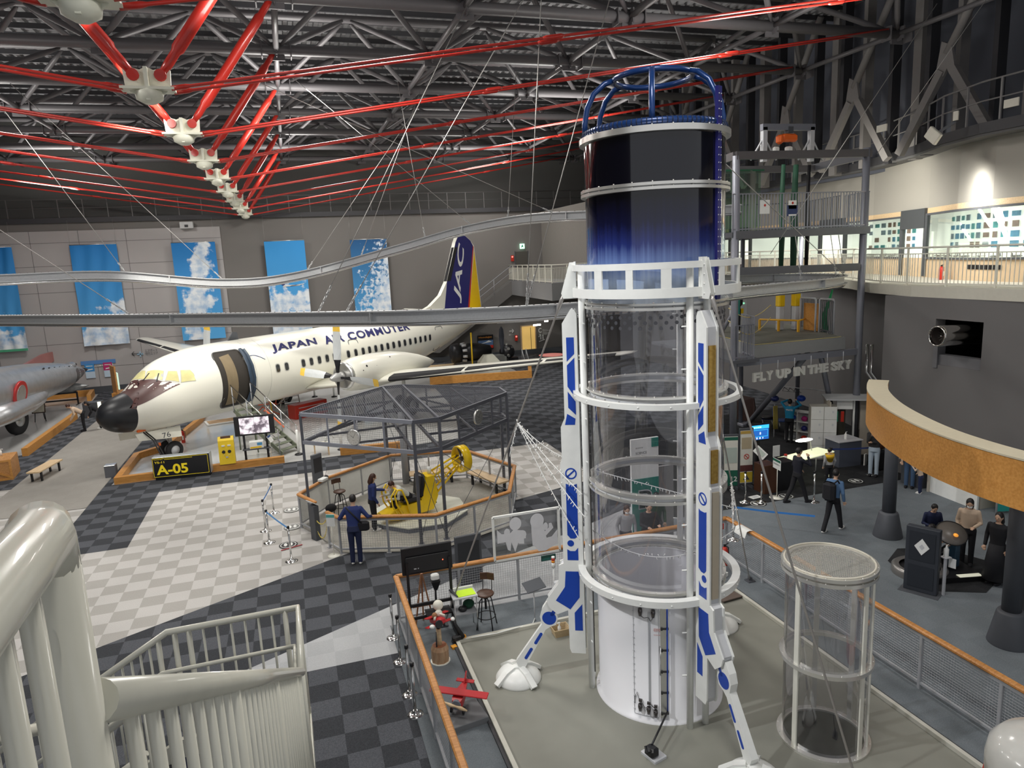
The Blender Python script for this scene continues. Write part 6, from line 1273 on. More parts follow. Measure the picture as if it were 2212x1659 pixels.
# far stairs along the wall
t = thing('wall_stairs', 'grey stairs with dark handrail climbing the far wall to the balcony', 'stairs', (12, 49.6, 0)); m = MB(); m.poly([(8.6, 49.3, 0.9), (15.6, 49.3, 5.63), (15.6, 49.3, 4.6), (9.9, 49.3, .75)], .8, (0, 1, 0)); m.build('flight', mat('stair_wall_grey', (.15, .145, .14), .8), t); m = MB(); m.path([(8.6, 49.3, 1.95), (15.6, 49.3, 6.7)], .03, 6); m.path([(8.6, 49.3, 1.5), (15.6, 49.3, 6.25)], .02, 6)
m.build('handrail', GREY, t);
for k in range(6): f = k/5; m = MB(); m.tube((8.6+7*f, 49.3, .9+4.73*f), (8.6+7*f, 49.3, 1.95+4.75*f), .025, n=6); m.build('rail_post', GREY, t)
p = PY(1127, 560, 50.1); m = MB(); m.box((p.x, 50.13, BZ+1.02), (.95, .05, 2.05)); d2 = struct(m.build('door_2', mat('door_dark_brown', (.085, .08, .07), .6))); m = MB()
for x in (-.5, .5): m.box((p.x+x, 50.1, BZ+1.03), (.05, .05, 2.1))
m.build('door_frame', DGREY, d2)
p = PY(1127.5, 532, 50.1); t = thing('exit_sign', 'green lit exit sign above the upper door on the far wall', 'exit sign', p); m = MB(); m.box(p+Vector((0, -.05, 0)), (.34, .1, .36)); m.build('lit_box', mat('exit_green', (.45, .85, .62), .4, emit=1.6), t); m = MB(); m.poly([p+Vector((-.1, -.11, -.12)), p+Vector((.02, -.11, -.02)), p+Vector((.1, -.11, -.12)), p+Vector((.05, -.11, .06)), p+Vector((-.06, -.11, .08))], .004, (0, -1, 0)); m.ball(p+Vector((.02, -.11, .12)), .03, 8, 6); m.build('running_figure', mat('exit_dark_green', (.02, .30, .14), .5), t)
m = MB(); pw = PY(1220, 480, 41); m.box((19.6, 45.3, 8.0), (2.6, 9.6, 5.0)); struct(m.build('wall_lift_shaft', mat('shaft_brown_grey', (.24, .225, .205), .7)))
m = MB(); m.box((17.9+.35, 40.45, BZ+1.05), (.75, .06, 2.1)); struct(m.build('door_3', ALU))
t = thing('lift_lettering', 'white lift symbol painted above the steel lift door', 'wall lettering', (18.25, 40.45, 8.2)); m = MB(); m.box((18.25, 40.47, 8.35), (.34, .02, .7)); m.box((18.25, 40.45, 8.35), (.24, .02, .6)); m.bar((18.15, 40.46, 8.85), (18.25, 40.46, 9.0), .02, .05); m.bar((18.35, 40.46, 8.85), (18.25, 40.46, 9.0), .02, .05); m.build('symbol', LGREY, t)
t = thing('round_duct', 'short silver air duct under the far balcony', 'duct', (15.6, 47, 3.6)); m = MB(); m.box((14.5, 46.5, 3.1), (2.0, .6, .55), radians(-10)); m.build('duct', ALU, t)
for i, (px, py, lb) in enumerate(((1160, 702, 'tilted'), (1180, 690, 'square'))): p = PY(px, py, 48.5); t = thing('ceiling_strip_light', 'bright %s strip light under the far balcony' % lb, 'light', p); m = MB(); m.box(p, (.62 if i == 0 else .3, .1, .12 if i == 0 else .35), .3); m.build('tube', mat('tube_white', (1, .95, .85), .4, emit=5), t)
p = PY(404, 487, 50.0); t = thing('wall_projector', 'small pale projector box high on the far wall', 'projector', p); m = MB(); m.cbox(p+Vector((0, -.2, 0)), (.78, .4, .42), .02); m.build('case', mat('projector_pale', (.55, .55, .55), .5), t); m = MB(); m.box(p+Vector((.0, -.42, -.05)), (.2, .05, .14)); m.build('lens', BLACK, t)
# far catwalk
def catwalk(label, pts, z, h=1.15, step=1.33, mt=None, side=1, group='grey catwalks under the roof', out=.9):
 mt = mt or TRUSS
 t = thing('catwalk', label, 'catwalk', (pts[0][0], pts[0][1], z), 0, group); V_ = [Vector((p[0], p[1], z)) for p in pts]
 m = MB(); m.bars([v+U*.0 for v in V_], .08, .30); m.build('toe_board', mat('toe_dark', (.05, .05, .055), .6), t)
 for hh, r in ((h, .028), (h*.55, .022)): m = MB(); m.path([v+U*(hh+.1) for v in V_], r, 6); m.build('rail', mt, t)
 tot = sum((V_[i+1]-V_[i]).length for i in range(len(V_)-1)); n = int(tot/step)
 for i in range(n+1): q, d = along(pts, tot*i/n*.9999); m = MB(); m.box((q.x, q.y, z+h/2+.1), (.05, .05, h), math.atan2(d.y, d.x)); m.build('post', mt, t)
 return t
catwalk('dark grey catwalk along the top of the far wall', [(-33, 50.0), (22, 50.0)], 10.72, mt=mat('catwalk_grey', (.13, .125, .125), .5))
m = MB(); m.box((-3.5, 51.1, 10.75), (61, 2.0, .1)); struct(m.build('trim_8', mat('ledge_grey', (.16, .155, .15), .8)))
# ================================================================== steel flight-ride frame on the right
FRP = mat('frame_pole_grey', (.25, .26, .30), .4, .3); FRD = mat('frame_dark_grey', (.12, .125, .14), .45, .2)
fr = thing('ride_tower', 'tall grey steel tower of the hanging flight ride with two decks, against the right wall', 'steel tower', (15.9, 21, 0))
def fpole(name, a, b, r, mt=FRP): m = MB(); m.tube(a, b, r, n=14); return m.build(name, mt, fr)
for p, h in (((18.42, 19.2), 10.25), ((13.45, 19.2), 10.0), ((17.3, 24.2), 7.6), ((17.1, 24.55), 7.6), ((19.6, 23.6), 7.6)): fpole('pole', (p[0], p[1], 0), (p[0], p[1], h), .115 if p[1] < 20 else .085)
fpole('raking_brace', (17.4, 23.9, .05), (16.5, 19.4, 3.6), .10); fpole('raking_brace', (17.0, 19.4, 3.6), (18.6, 20.4, .8), .09); fpole('raking_brace', (15.2, 23, 3.6), (16.8, 22.6, 6.3), .07)
m = MB(); m.cbox((17.33, 24.0, .06), (.4, .4, .12), .02); m.build('pole_shoe', FRP, fr)
m = MB(); m.poly([(14.2, 19.2, 3.68), (17.85, 19.2, 3.68), (19.4, 23.9, 3.68), (15.4, 24.9, 3.68)], .40, (0, 0, 1)); dk = m.build('lower_deck', mat('deck_grey', (.27, .275, .27), .6), fr)
m = MB(); m.poly([(14.25, 19.25, 4.082), (17.8, 19.25, 4.082), (19.35, 23.85, 4.082), (15.45, 24.85, 4.082)], .006, (0, 0, 1)); m.build('deck_surface', mat('deck_olive', (.165, .165, .14), .7, var=.15, scale=1.5), dk)
m = MB(); m.bars([(15.35, 24.6, 4.093), (14.3, 19.3, 4.093), (17.75, 19.3, 4.093)], .05, .006); m.build('yellow_edge', mat('edge_yellow', (.75, .62, .2), .6), dk)
m = MB(); m.poly([(13.2, 18.9, 3.60), (14.2, 18.9, 3.60), (15.1, 24.9, 3.60), (13.6, 24.9, 3.60)], .10, (0, 0, 1)); m.build('stair_landing', FRD, fr)
for a, b, wd in (((13.45, 19.2, 3.55), (18.42, 19.2, 3.55), .2), ((14.0, 21.5, 3.5), (18.6, 21.3, 3.5), .16), ((15.3, 24.3, 3.5), (19.5, 23.7, 3.5), .16)): m = MB(); m.bar(a, b, .14, wd); m.build('deck_beam', FRP, fr)
m = MB(); m.poly([(13.3, 19.15, 7.55), (18.5, 19.15, 7.55), (19.6, 23.8, 7.55), (14.6, 24.6, 7.55)], .16, (0, 0, 1)); m.build('upper_deck', FRD, fr)
for a, b in (((13.4, 19.1, 7.62), (18.55, 19.1, 7.62)), ((13.4, 19.15, 10.0), (18.55, 19.15, 10.08)), ((13.4, 19.1, 6.5), (18.2, 19.1, 6.42)), ((14.2, 22.6, 10.0), (19.2, 22.4, 10.0)), ((13.4, 19.2, 10.0), (14.4, 24, 10.0)), ((18.5, 19.2, 10.05), (19.4, 23.6, 10.05))): m = MB(); m.bar(a, b, .12, .24); m.build('cross_beam', FRD if a[2] != 10.0 else TRUSS, fr)
def picket(label, pts, z, h, gap, mt, name='picket_fence', group='grey picket fences of the ride frame', sheet=False):
 t = thing(name, label, 'fence', (pts[0][0], pts[0][1], z), 0, group); V_ = [Vector((p[0], p[1], z)) for p in pts]
 m = MB(); m.bars([v+U*h for v in V_], .03, .03); m.bars([v+U*.08 for v in V_], .03, .04); m.build('rails', mt, t)
 tot = sum((V_[i+1]-V_[i]).length for i in range(len(V_)-1)); n = min(98, int(tot/gap))
 for i in range(n+1): q, d = along(pts, tot*i/n*.9999); m = MB(); m.box((q.x, q.y, z+h/2), (.022 if i % 8 else .045, .022, h), math.atan2(d.y, d.x)); m.build('picket', mt, t)
 return t
picket('grey picket fence along the front of the upper deck', [(13.3, 19.12), (18.52, 19.12), (18.9, 20.6)], 7.71, 1.15, .115, FRP)
picket('grey picket fence along the back of the upper deck', [(14.6, 24.5), (19.5, 23.7), (18.7, 20.6)], 7.71, 1.15, .13, FRD)
picket('grey picket gate panel at the left of the lower deck', [(14.05, 19.0), (14.35, 20.0)], 3.7, 1.35, .12, FRP)
picket('grey picket fence along the left landing of the lower deck', [(13.3, 18.95), (14.05, 19.0)], 3.7, 1.1, .12, FRP)
picket('dark picket fence at the right back of the lower deck', [(18.0, 20.0), (19.2, 23.6)], 4.09, 1.15, .14, FRD)
GNET = clear_film('green_netting', (.42, .72, .52), .02, .5)
nt_ = thing('safety_net', 'green safety netting hung inside the upper deck of the ride frame', 'net', (15.3, 21.8, 7.7)); m = MB(); m.loft([[Vector((x, 22.3+.12*sin(x*5), z)) for x in [13.9+.15*k for k in range(20)]] for z in (7.72, 8.5, 9.3, 9.95)], closed=False, caps=False); m.build('net', GNET, nt_); m = MB(); m.bars([(13.9, 22.3, 9.95), (16.8, 22.3, 9.95)], .05, .06); m.bars([(13.9, 22.3, 7.74), (16.8, 22.3, 7.74)], .05, .06); m.build('net_band', mat('net_band_green', (.01, .10, .05), .6), nt_)
for i, (x, y, r, mt, lb) in enumerate(((16.75, 21.2, .10, mat('green_wrap', (.03, .10, .06), .6), 'left of the three netting wrapped posts'), (17.35, 21.3, .13, MATS['green_wrap'], 'middle, thickest of the netting wrapped posts'), (18.0, 21.4, .08, BLACK, 'right, darkest of the netting wrapped posts'))):
 t = thing('wrapped_post', lb+' in the ride frame', 'post', (x, y, 6.4), 0, 'netting wrapped posts'); m = MB(); m.path([(x, y, 6.42), (x+.02, y, 7.5), (x-.02, y, 8.8), (x+.02, y, 10.0)], [r*.8, r, r*.9, r*.7], 10); m.build('wrap', mt, t)
for px, py, w_, h_, lb, mt in ((1652, 447, .36, .42, 'white notice with a red figure on the upper picket fence', WHITE), (1712, 442, .30, .26, 'white notice above the blue one on the upper picket fence', WHITE), (1712, 455, .38, .34, 'blue notice on the upper picket fence', mat('notice_navy', (.02, .04, .14), .5))):
 p = PY(px, py, 19.08); t = thing('fence_notice', lb, 'notice', p, 0, 'notices on the upper picket fence'); m = MB(); m.box(p, (w_, .012, h_)); m.build('sheet', mt, t); m = MB(); m.ball(p+Vector((0, -.01, .05)), (.04, .004, .04), 8, 6) if mt is WHITE else m.box(p+Vector((0, -.008, -h_*.4)), (w_*.8, .004, h_*.15)); m.build('mark', RED if mt is WHITE else WHITE, t)
# hoist on its gantry
ho = thing('chain_hoist', 'orange chain hoist hanging under a small grey gantry on top of the ride frame', 'hoist', (16.4, 20.5, 10.6)); hp = PY(1704, 298, 20.5)
m = MB(); m.cbox(hp, (.62, .22, .26), .06); m.cbox(hp+Vector((-.36, 0, -.05)), (.2, .26, .3), .06); m.build('motor', mat('hoist_orange', (.80, .14, .02), .4), ho); m = MB(); m.box(hp+Vector((0, 0, .25)), (.2, .2, .2)); m.tube(hp+Vector((.05, 0, -.1)), hp+Vector((.05, 0, -.7)), .03); m.build('trolley', DGREY, ho); m = MB(); m.cbox(hp+Vector((.0, 0, -.45)), (.2, .2, .35), .03); m.cbox(hp+Vector((-.5, 0, -.42)), (.2, .15, .26), .03); m.build('chain_bag', WHITE, ho)
gy = thing('hoist_gantry', 'small grey gantry on top of the ride frame carrying the hoist', 'gantry', (16.4, 20.5, 10.1)); ga, gb = PY(1645, 275, 20.5), PY(1758, 275, 20.5)
m = MB(); m.bar(ga, gb, .16, .2); m.build('beam', FRP, gy)
for p in (ga+Vector((.1, 0, 0)), gb-Vector((.1, 0, 0))): m = MB(); m.bar(p, Vector((p.x, 20.5, 10.0)), .16, .16); m.tube(p-U*.3, Vector((p.x-.5, 20.5, 10.05)), .03, n=6); m.tube(p-U*.3, Vector((p.x+.5, 20.5, 10.05)), .03, n=6); m.build('leg', LGREY, gy)
# lower deck furniture
for x, y, lb in ((17.55, 22.2, 'left yellow padded post on the lower ride deck'), (18.05, 21.95, 'right yellow padded post on the lower ride deck')):
 t = thing('padded_post', lb, 'post', (x, y, 4.09), 0, 'yellow padded posts'); m = MB(); m.cbox((x, y, 4.55), (.22, .22, .9), .02); m.build('grey_foot', LGREY, t); m = MB(); m.cbox((x, y, 5.35), (.26, .26, .75), .03); m.build('yellow_pad', YELLOW, t)
t = thing('yellow_rail', 'low yellow guard rail on the lower ride deck', 'rail', (17.2, 21.9, 4.09)); a = Vector((16.95, 22.6, 4.09)); b = Vector((17.65, 21.3, 4.09)); m = MB(); m.path([a+U*.42, (a+b)/2+U*.42, b+U*.42], .035, 8); m.path([b+U*.42, Vector((18.2, 21.6, 4.51))], .035, 8); m.build('rail', mat('rail_orange_yellow', (.80, .42, .03), .4), t)
for p in (a, (a+b)/2, b): m = MB(); m.box(p+U*.21, (.07, .07, .42)); m.build('post', MATS['rail_orange_yellow'], t)
t = thing('wood_panel', 'upright wood panel at the back of the lower ride deck', 'panel', (18.3, 21.0, 4.09)); m = MB(); m.box((18.28, 21.35, 4.6), (.05, .8, 1.0)); m.build('board', ORANGE, t)
for y0, y1, lb in ((20.95, 21.75, 'left of the two bent tube gates on the lower ride deck'), (20.05, 20.75, 'right of the two bent tube gates on the lower ride deck')):
 t = thing('tube_gate', lb, 'gate', (18.1, y0, 4.09), 0, 'bent tube gates'); m = MB(); m.path([(18.1, y0, 4.09), (18.1, y0, 5.25), (18.1, y0+.05, 5.3), (18.1, y1-.05, 5.3), (18.1, y1, 5.25), (18.1, y1, 4.09)], .035, 8); m.build('tube', LGREY, t)
t = thing('control_cabinet', 'pale grey control cabinet with buttons on the lower ride deck', 'cabinet', (17.1, 24.0, 4.09)); m = MB(); m.cbox((17.05, 24.1, 4.85), (.55, .4, 1.5), .02); m.build('case', LGREY, t); m = MB()
for k in range(4): m.lathe([(.03, 0), (.03, .03)], (16.95+.08*(k % 2), 23.9, 5.35-.1*k), 10, axis=(0, -1, 0))
m.box((17.05, 23.89, 4.75), (.2, .01, .2)); m.build('buttons', YELLOW, t); m = MB(); m.box((17.05, 23.89, 5.05), (.3, .01, .06)); m.build('green_display', mat('display_green', (.3, .8, .5), .4, emit=.8), t)
t = thing('pad_column', 'teal padded column at the left of the lower ride deck', 'column', (14.9, 21.5, 4.09)); m = MB(); m.lathe([(.10, 3.7), (.10, 4.9)], (14.75, 21.0, 0), 14); m.build('steel', LGREY, t); m = MB(); m.lathe([(.14, 4.9), (.15, 4.93), (.15, 5.8), (.14, 5.85)], (14.75, 21.0, 0), 16); m.build('pad', mat('pad_teal', (.02, .35, .30), .5), t)
t = thing('net_roll', 'bright green rolled net leaning at the right end of the lower ride deck', 'net roll', (18.5, 20.8, 4.09)); m = MB(); m.path([(18.35, 20.7, 4.1), (18.45, 20.9, 4.7), (18.5, 20.6, 5.6)], [.10, .08, .03], 8); m.build('roll', mat('net_green', (.01, .28, .09), .6), t)
t = thing('harness_rope', 'thin yellow rope across the front of the left landing', 'rope', (13.6, 18.95, 4.7)); m = MB(); m.path([(13.3+1.6*k/12, 19.3, 4.95-.5*sin(pi*k/12)) for k in range(13)], .015, 5); m.path([(13.3+1.6*k/12, 19.3, 5.35-.35*sin(pi*k/12)) for k in range(13)], .015, 5); m.build('rope', mat('rope_yellow', (.60, .48, .20), .7), t)
# hanging letters
FLY = mat('letter_grey_white', (.62, .62, .58), .5)
fa, fb = Vector((14.12, 19.12, 2.90)), Vector((18.07, 19.12, 3.0)); fu = (fb-fa).normalized()
t = thing('hanging_lettering', 'pale FLY UP IN THE SKY letters hung under the ride frame', 'lettering', fa)
body = 'FLY UP IN THE SKY'; lw = {'F': .85, 'L': .8, 'Y': .95, 'U': .98, 'P': .92, 'I': .45, 'N': 1.02, 'T': .88, 'H': 1.02, 'E': .83, 'S': .88, 'K': .97, ' ': .42}
tot = sum(lw[c] for c in body); sc_ = (fb-fa).length/tot; x = 0
for chh in body:
 if chh != ' ':
  m = MB(); vs, fs = text_mesh(chh, 1.0, 0.0, 0, 'LEFT', 1, .06); x0 = min(v.x for v in vs); x1 = max(v.x for v in vs); y0 = min(v.y for v in vs); y1 = max(v.y for v in vs)
  cu_w = lw[chh]*sc_*.94; fr_ = [fa+fu*(x+(v.x-x0)/(x1-x0)*cu_w)+U*((v.y-y0)/(y1-y0)*.30)+Vector((0, -.04, 0)) for v in vs]; bk_ = [p+Vector((0, .08, 0)) for p in fr_]
  m.add(fr_, fs); m.add(bk_, fs)
  from collections import Counter
  ec = Counter();
  for f in fs:
   for i in range(len(f)): ec[tuple(sorted((f[i], f[(i+1) % len(f)])))] += 1
  ed = [e for e, k in ec.items() if k == 1]; n0 = len(vs)
  m.add(fr_+bk_, [(a, b, b+n0, a+n0) for a, b in ed]); m.build('letter', FLY, t)
 x += lw[chh]*sc_
for k in range(6): m = MB(); q = fa+fu*(.3+k*.66); m.tube(q+U*.28, q+U*.62, .012, n=6); m.build('hanger', LGREY, t)
t = thing('wall_pipes', 'bent silver pipe pair with a copper foot on the wall behind the letters', 'pipes', (19.5, 20.8, 3)); m = MB(); bp = Vector((19.2, 19.6, 0))
for dx in (0, .16): m.path([bp+Vector((dx*.3, -dx, 3.7)), bp+Vector((dx*.3, -dx, 2.7)), bp+Vector((dx*.4+.05, -.22-dx, 2.45)), bp+Vector((dx*.4+.05, -.25-dx, 1.9)), bp+Vector((dx*.3, -.1-dx, 1.6))], .055, 10)
m.build('pipe', CHROME, t); m = MB(); m.ball(bp+Vector((-.1, .35, 1.85)), .09, 10, 8); m.build('copper_foot', mat('copper', (.60, .25, .08), .35, .6), t)
# ================================================================== ride track: one galvanised rail loop
def rail_track(label, pts, r=1.0):
 t = thing('ride_track', label, 'track', pts[0], 0, 'galvanised rails of the hanging ride')
 def cat(P, n=8):
  out = []
  for i in range(len(P)-1):
   p0, p1, p2, p3 = P[max(i-1, 0)], P[i], P[i+1], P[min(i+2, len(P)-1)]
   for k in range(n): s = k/n; out.append(.5*((2*p1)+(p2-p0)*s+(2*p0-5*p1+4*p2-p3)*s*s+(3*p1-p0-3*p2+p3)*s**3))
  return out+[P[-1]]
 S = cat([Vector(p) for p in pts])
 m = MB(); m.path([p+U*.155 for p in S], 0, flat=[(.12, -.015), (.12, .015), (-.12, .015), (-.12, -.015)]); m.path([p-U*.085 for p in S], 0, flat=[(.11, -.015), (.11, .015), (-.11, .015), (-.11, -.015)]); m.path([p+U*.035 for p in S], 0, flat=[(.012, -.12), (.012, .12), (-.012, .12), (-.012, -.12)]); m.build('beam', GALV, t)
 m = MB(); m.path([p-U*.145 for p in S], .055, 10); m.build('running_tube', mat('running_tube_steel', (.70, .70, .69), .22, .9), t)
 m = MB(); d = 0
 for i in range(1, len(S)):
  a, b = S[i-1], S[i]; n = int((b-a).length/.16)
  for k in range(n): q = a.lerp(b, k/max(n, 1)); m.box(q+U*.175, (.035, .035, .012))
 m.build('bolt_heads', mat('bolt_dark', (.16, .16, .16), .5, .5), t)
 for i in range(6, len(S)-2, 14): m = MB(); dd_ = (S[i+1]-S[i]).normalized(); m.box(S[i]+U*.03, (.25, .03, .28), math.atan2(dd_.y, dd_.x)+pi/2); m.build('splice_plate', GALV, t)
 return t, S
TB = [G(-260, 694, 6.0)]+[G(x, y, 6.0) for x, y in ((0, 692), (250, 692), (500, 690), (750, 688), (960, 684), (1200, 672), (1440, 652), (1600, 631), (1720, 620))]
LC = Vector((16.2, 20.2, 6.0))
TB = TB[:-2]+[Vector((12.2, 16.9, 6.0)), Vector((14.6, 17.55, 6.0)), Vector((16.6, 18.35, 6.0)), Vector((18.0, 19.6, 6.0)), Vector((18.1, 21.0, 6.02)), Vector((17.0, 21.9, 6.05)), Vector((15.4, 22.0, 6.1)), Vector((13.8, 21.4, 6.2))]
tb, SB = rail_track('lower galvanised ride rail, nearly level, passing before the airliner and looping at the right', TB)
TA = [PY(-260, 612, 27), PY(0, 604, 27), PY(240, 596, 27.5), PY(480, 612, 28), PY(640, 597, 28), PY(860, 538, 27.5), PY(1000, 498, 26.5), PY(1130, 474, 25), PY(1260, 466, 23.4), PY(1430, 462, 22), PY(1600, 452, 21.2)]
ta, SA = rail_track('upper galvanised ride rail, wavy, dipping before the banners and rising to the tower top', TA)
def wire(label, a, b, r=.012, chain=0, group='hanger wires of the ride rails'):
 a, b = Vector(a), Vector(b); t = thing('hanger_wire', label, 'wire', b, 0, group); m = MB(); m.path([a, b], r, 6); m.build('cable', WIRE, t)
 if chain:
  m = MB(); d = (a-b).normalized(); sdv = d.orthogonal()
  for k in range(int(chain/.09)): q = b+d*(.05+k*.09); s2 = sdv if k % 2 else d.cross(sdv); m.path([q+d*.035+s2*.018, q-d*.035+s2*.018, q-d*.035-s2*.018, q+d*.035-s2*.018], .009, 5, closed=True)
  m.build('chain', GALV, t)
def near_on(S, px, py):
 d = ray(px, py).normalized(); best = None
 for p in S:
  v = p-EYE; dist = (v-d*v.dot(d)).length
  if best is None or dist < best[0]: best = (dist, p)
 return best[1]
WL = [(SB, 273, 678, -180, 380, 'left lower hanger wire slanting to the upper left'), (SB, 681, 672, 830, 380, 'lower hanger wire with chain rising right, before the fourth banner'), (SB, 752, 672, 1300, -300, 'long lower hanger wire rising right to the roof'), (SB, 1138, 660, 1172, -60, 'lower hanger wire nearly upright left of the tower, first'), (SB, 1141, 660, 1300, 60, 'lower hanger wire slanting left of the tower, second'),
   (SA, 262, 583, 40, 280, 'upper hanger wire over the second banner'), (SA, 488, 598, 260, 400, 'upper hanger wire right of the third banner'), (SA, 655, 583, 760, 440, 'upper hanger wire over the fourth banner'), (SA, 777, 548, 860, 330, 'upper hanger wire over the fifth banner'), (SA, 920, 503, 870, 240, 'upper hanger wire right of the fifth banner'), (SA, 1020, 478, 780, 290, 'upper hanger wire crossing left under the trusses'), (SA, 1096, 464, 1118, 100, 'upper hanger wire before the balcony'), (SA, 1190, 462, 880, 320, 'long thin upper hanger wire running left')]
for S, px, py, qx, qy, lb in WL:
 b = near_on(S, px, py)+U*.17; d = ray(qx, qy); y_ = b.y+1.0; a = EYE+d*(y_/d.y)
 k = (a-b); f = (14.1-b.z)/k.z if k.z > .2 else 1.0; a = b+k*min(max(f, .3), 8);
 if a.z > 14.2: a = b+k*((14.2-b.z)/k.z)
 wire(lb, a, b, .011, .8 if S is SB else .4)
for x, z0, lb in ((14.6, 6.2, 'left wire from the upper deck to the rail loop'), (16.6, 6.2, 'middle wire from the upper deck to the rail loop'), (17.9, 6.2, 'right wire from the upper deck to the rail loop')):
 b = min(SB, key=lambda p: abs(p.x-x)+(0 if p.y < 20 else 5)); m = MB(); wire(lb, (b.x, b.y+.3, 7.5), b+U*.22, .012, .5)
wire('wire from the tower collar rising right across the ride frame, first', P2(1.1, 20, 8.9), (17.5, 19.0, 6.2), .010, 0, 'thin wires across the ride frame'); wire('wire crossing the ride frame, rising right to the roof', (14.3, 18.6, 7.0), (18.6, 17.0, 13.9), .010, 0, 'thin wires across the ride frame'); wire('thin wire from the roof down to the ride frame corner', (19.5, 16.0, 14.0), (18.45, 18.8, 10.0), .008, 0, 'thin wires across the ride frame')
# ================================================================== gallery rail, catwalk, wall steel
bal_rail('cream balustrade along the right gallery edge', [(17.86, 2), (17.86, 13.1), (17.92, 16.6), (18.62, 18.9), (19.9, 21.2), (21.4, 25), (22.3, 30), (22.6, 40)], 5.87, 1.12, .125, posts=1.6)
cwp = off_line([(17.75, 2), (17.75, 13.1), (17.8, 16.6), (18.5, 18.9), (19.8, 21.2), (21.3, 25), (22.0, 30), (22.0, 45)], 2.0)
catwalk('grey steel catwalk along the top of the right wall', cwp, 10.35, 1.2, 1.25, mat('catwalk_right_grey', (.20, .195, .195), .5))
m = MB(); wallrun(m, cwp, 10.12, 10.2, 1.6); struct(m.build('trim_9', mat('catwalk_floor', (.10, .10, .10), .7)))
HB = mat('brace_grey', (.19, .18, .175), .6)
for i, y in enumerate((8.9, 13.8, 18.6, 23.2, 28.0, 32.8, 37.6, 42.4)):
 x = 20.9 if y < 22 else 21.5 if y < 26 else 22.2
 t = thing('wall_brace', '%s inverted V brace with gusset above the right gallery' % ['nearest', 'second', 'third', 'fourth', 'fifth', 'sixth', 'seventh', 'farthest'][i], 'brace', (x, y, 10.3), 0, 'inverted V braces of the right wall')
 m = MB(); m.poly([(x, y-.30, 12.55), (x, y-.12, 13.3), (x, y+.25, 13.5), (x, y+.40, 12.6), (x, y+.12, 12.4), (x, y, 12.62), (x, y-.12, 12.4)], .10, (1, 0, 0)); m.build('gusset', HB, t)
 for s in (-1, 1): m = MB(); m.bar((x+.05, y+s*.2, 12.6), (x+.05, y+s*1.75, 10.2), .22, .26); m.build('diagonal', HB, t)
 m = MB(); m.tube((x+.1, y+.1, 13.1), (x-.1, y-2.2, 16.5), .13, n=10); m.build('upper_strut', HB, t)
 for k, yy in enumerate((y-2.35, y-1.2, y+.1, y+1.25)):
  m = MB(); m.box((x+.75, yy, 13.4), (.4, .34 if k == 0 else .18, 6.6)); m.build('column', HB if k % 2 == 0 else mat('column_black', (.03, .03, .035), .6), t)
for i, (px, py) in enumerate(((2185, 222), (1905, 277), (2065, 250))):
 p = PX(px, py, 19.5); t = thing('wall_sign_plate', '%s pale plate hung on the right catwalk railing' % ['right', 'left', 'middle'][i], 'plate', p, 0, 'pale plates on the right catwalk'); m = MB(); m.box(p, (.04, .42 if i < 2 else .16, .22 if i < 2 else .26)); m.build('plate', mat('plate_pale', (.62, .60, .52), .5), t)
p = PX(2016, 293, 19.2); t = thing('flood_lamp', 'pale square flood lamp tilted under the right catwalk', 'lamp', p); m = MB(); Mr = Matrix.Rotation(radians(40), 3, 'X'); m.cbox(p, (.12, .5, .36), .02, M=Mr); m.build('head', mat('lamp_pale', (.66, .64, .55), .4), t); m = MB(); m.bar(p, p+Vector((.4, -.4, .35)), .06, .08); m.build('arm', DGREY, t)
# photo boards in the lit showcases
PRC = [mat('print_sea_blue', (.10, .32, .50), .5, var=.5, scale=7), mat('print_grey_blue', (.22, .32, .38), .5, var=.5, scale=7), mat('print_teal', (.10, .38, .40), .5, var=.5, scale=7), mat('print_brown', (.30, .22, .18), .5, var=.5, scale=7)]
rp = random.Random(11)
for (s0, s1, lb) in ((13.2, 16.2, 'nearest lit photo board of the gallery, cut by the right edge'), (16.6, 19.1, 'second lit photo board, left end of the nearest showcase'), (21.0, 26.4, 'long lit photo board behind the right balustrade'), (28.5, 32.8, 'lit photo board partly behind the ride frame')):
 q0, d0 = along(off_line(GW, .72), s0); t = thing('photo_board', lb, 'photo display', (q0.x, q0.y, 6.6), 0, 'lit photo boards of the gallery')
 n = max(2, int((s1-s0)/.42))
 for k in range(n):
  for r in range(4):
   if rp.random() < .12: continue
   q, d = along(off_line(GW, .70), s0+.2+k*.42); m = MB(); m.box((q.x, q.y, 6.98+r*.30), (.27*rp.choice((1, 1, .75)), .02, .19*rp.choice((1, 1, .8))), math.atan2(d.y, d.x)); m.build('photo_print', rp.choice(PRC), t)
mp = None
for i in range(26):
 s = 13.4+i*.75
 if 19.2 < s < 21 or 26.5 < s < 28.5: continue
 q, d = along(off_line(GW, .35), s)
 lb = 'small grey model aircraft in the gallery showcase, number %s from the right' % i
 lb = 'small grey model aircraft in the row at the foot of the gallery showcases'
 if mp is None:
  mp = thing('model_aircraft', lb, 'model aircraft', (q.x, q.y, 6.62), 0, 'model aircraft in the gallery showcases'); m = MB(); m.lathe([(.001, -.16), (.03, -.1), (.03, .08), (.01, .17)], (0, 0, 0), 8, axis=(1, 0, 0)); m.build('fuselage', GREY, mp, world=False); m = MB(); m.box((-.01, 0, .005), (.07, .36, .012)); m.box((.14, 0, .01), (.04, .13, .01)); m.build('wings', GREY, mp, world=False); m = MB(); m.box((.14, 0, .05), (.05, .01, .08)); m.build('fin', GREY, mp, world=False)
 else: dup(mp, (q.x, q.y, 6.62), rp.uniform(0, 6.28), lb)
q, d = along(GW, 23.3); t = thing('wall_vents', 'row of nine dark vents in the dado under the long showcase', 'vents', (q.x, q.y, 6.3)); m = MB()
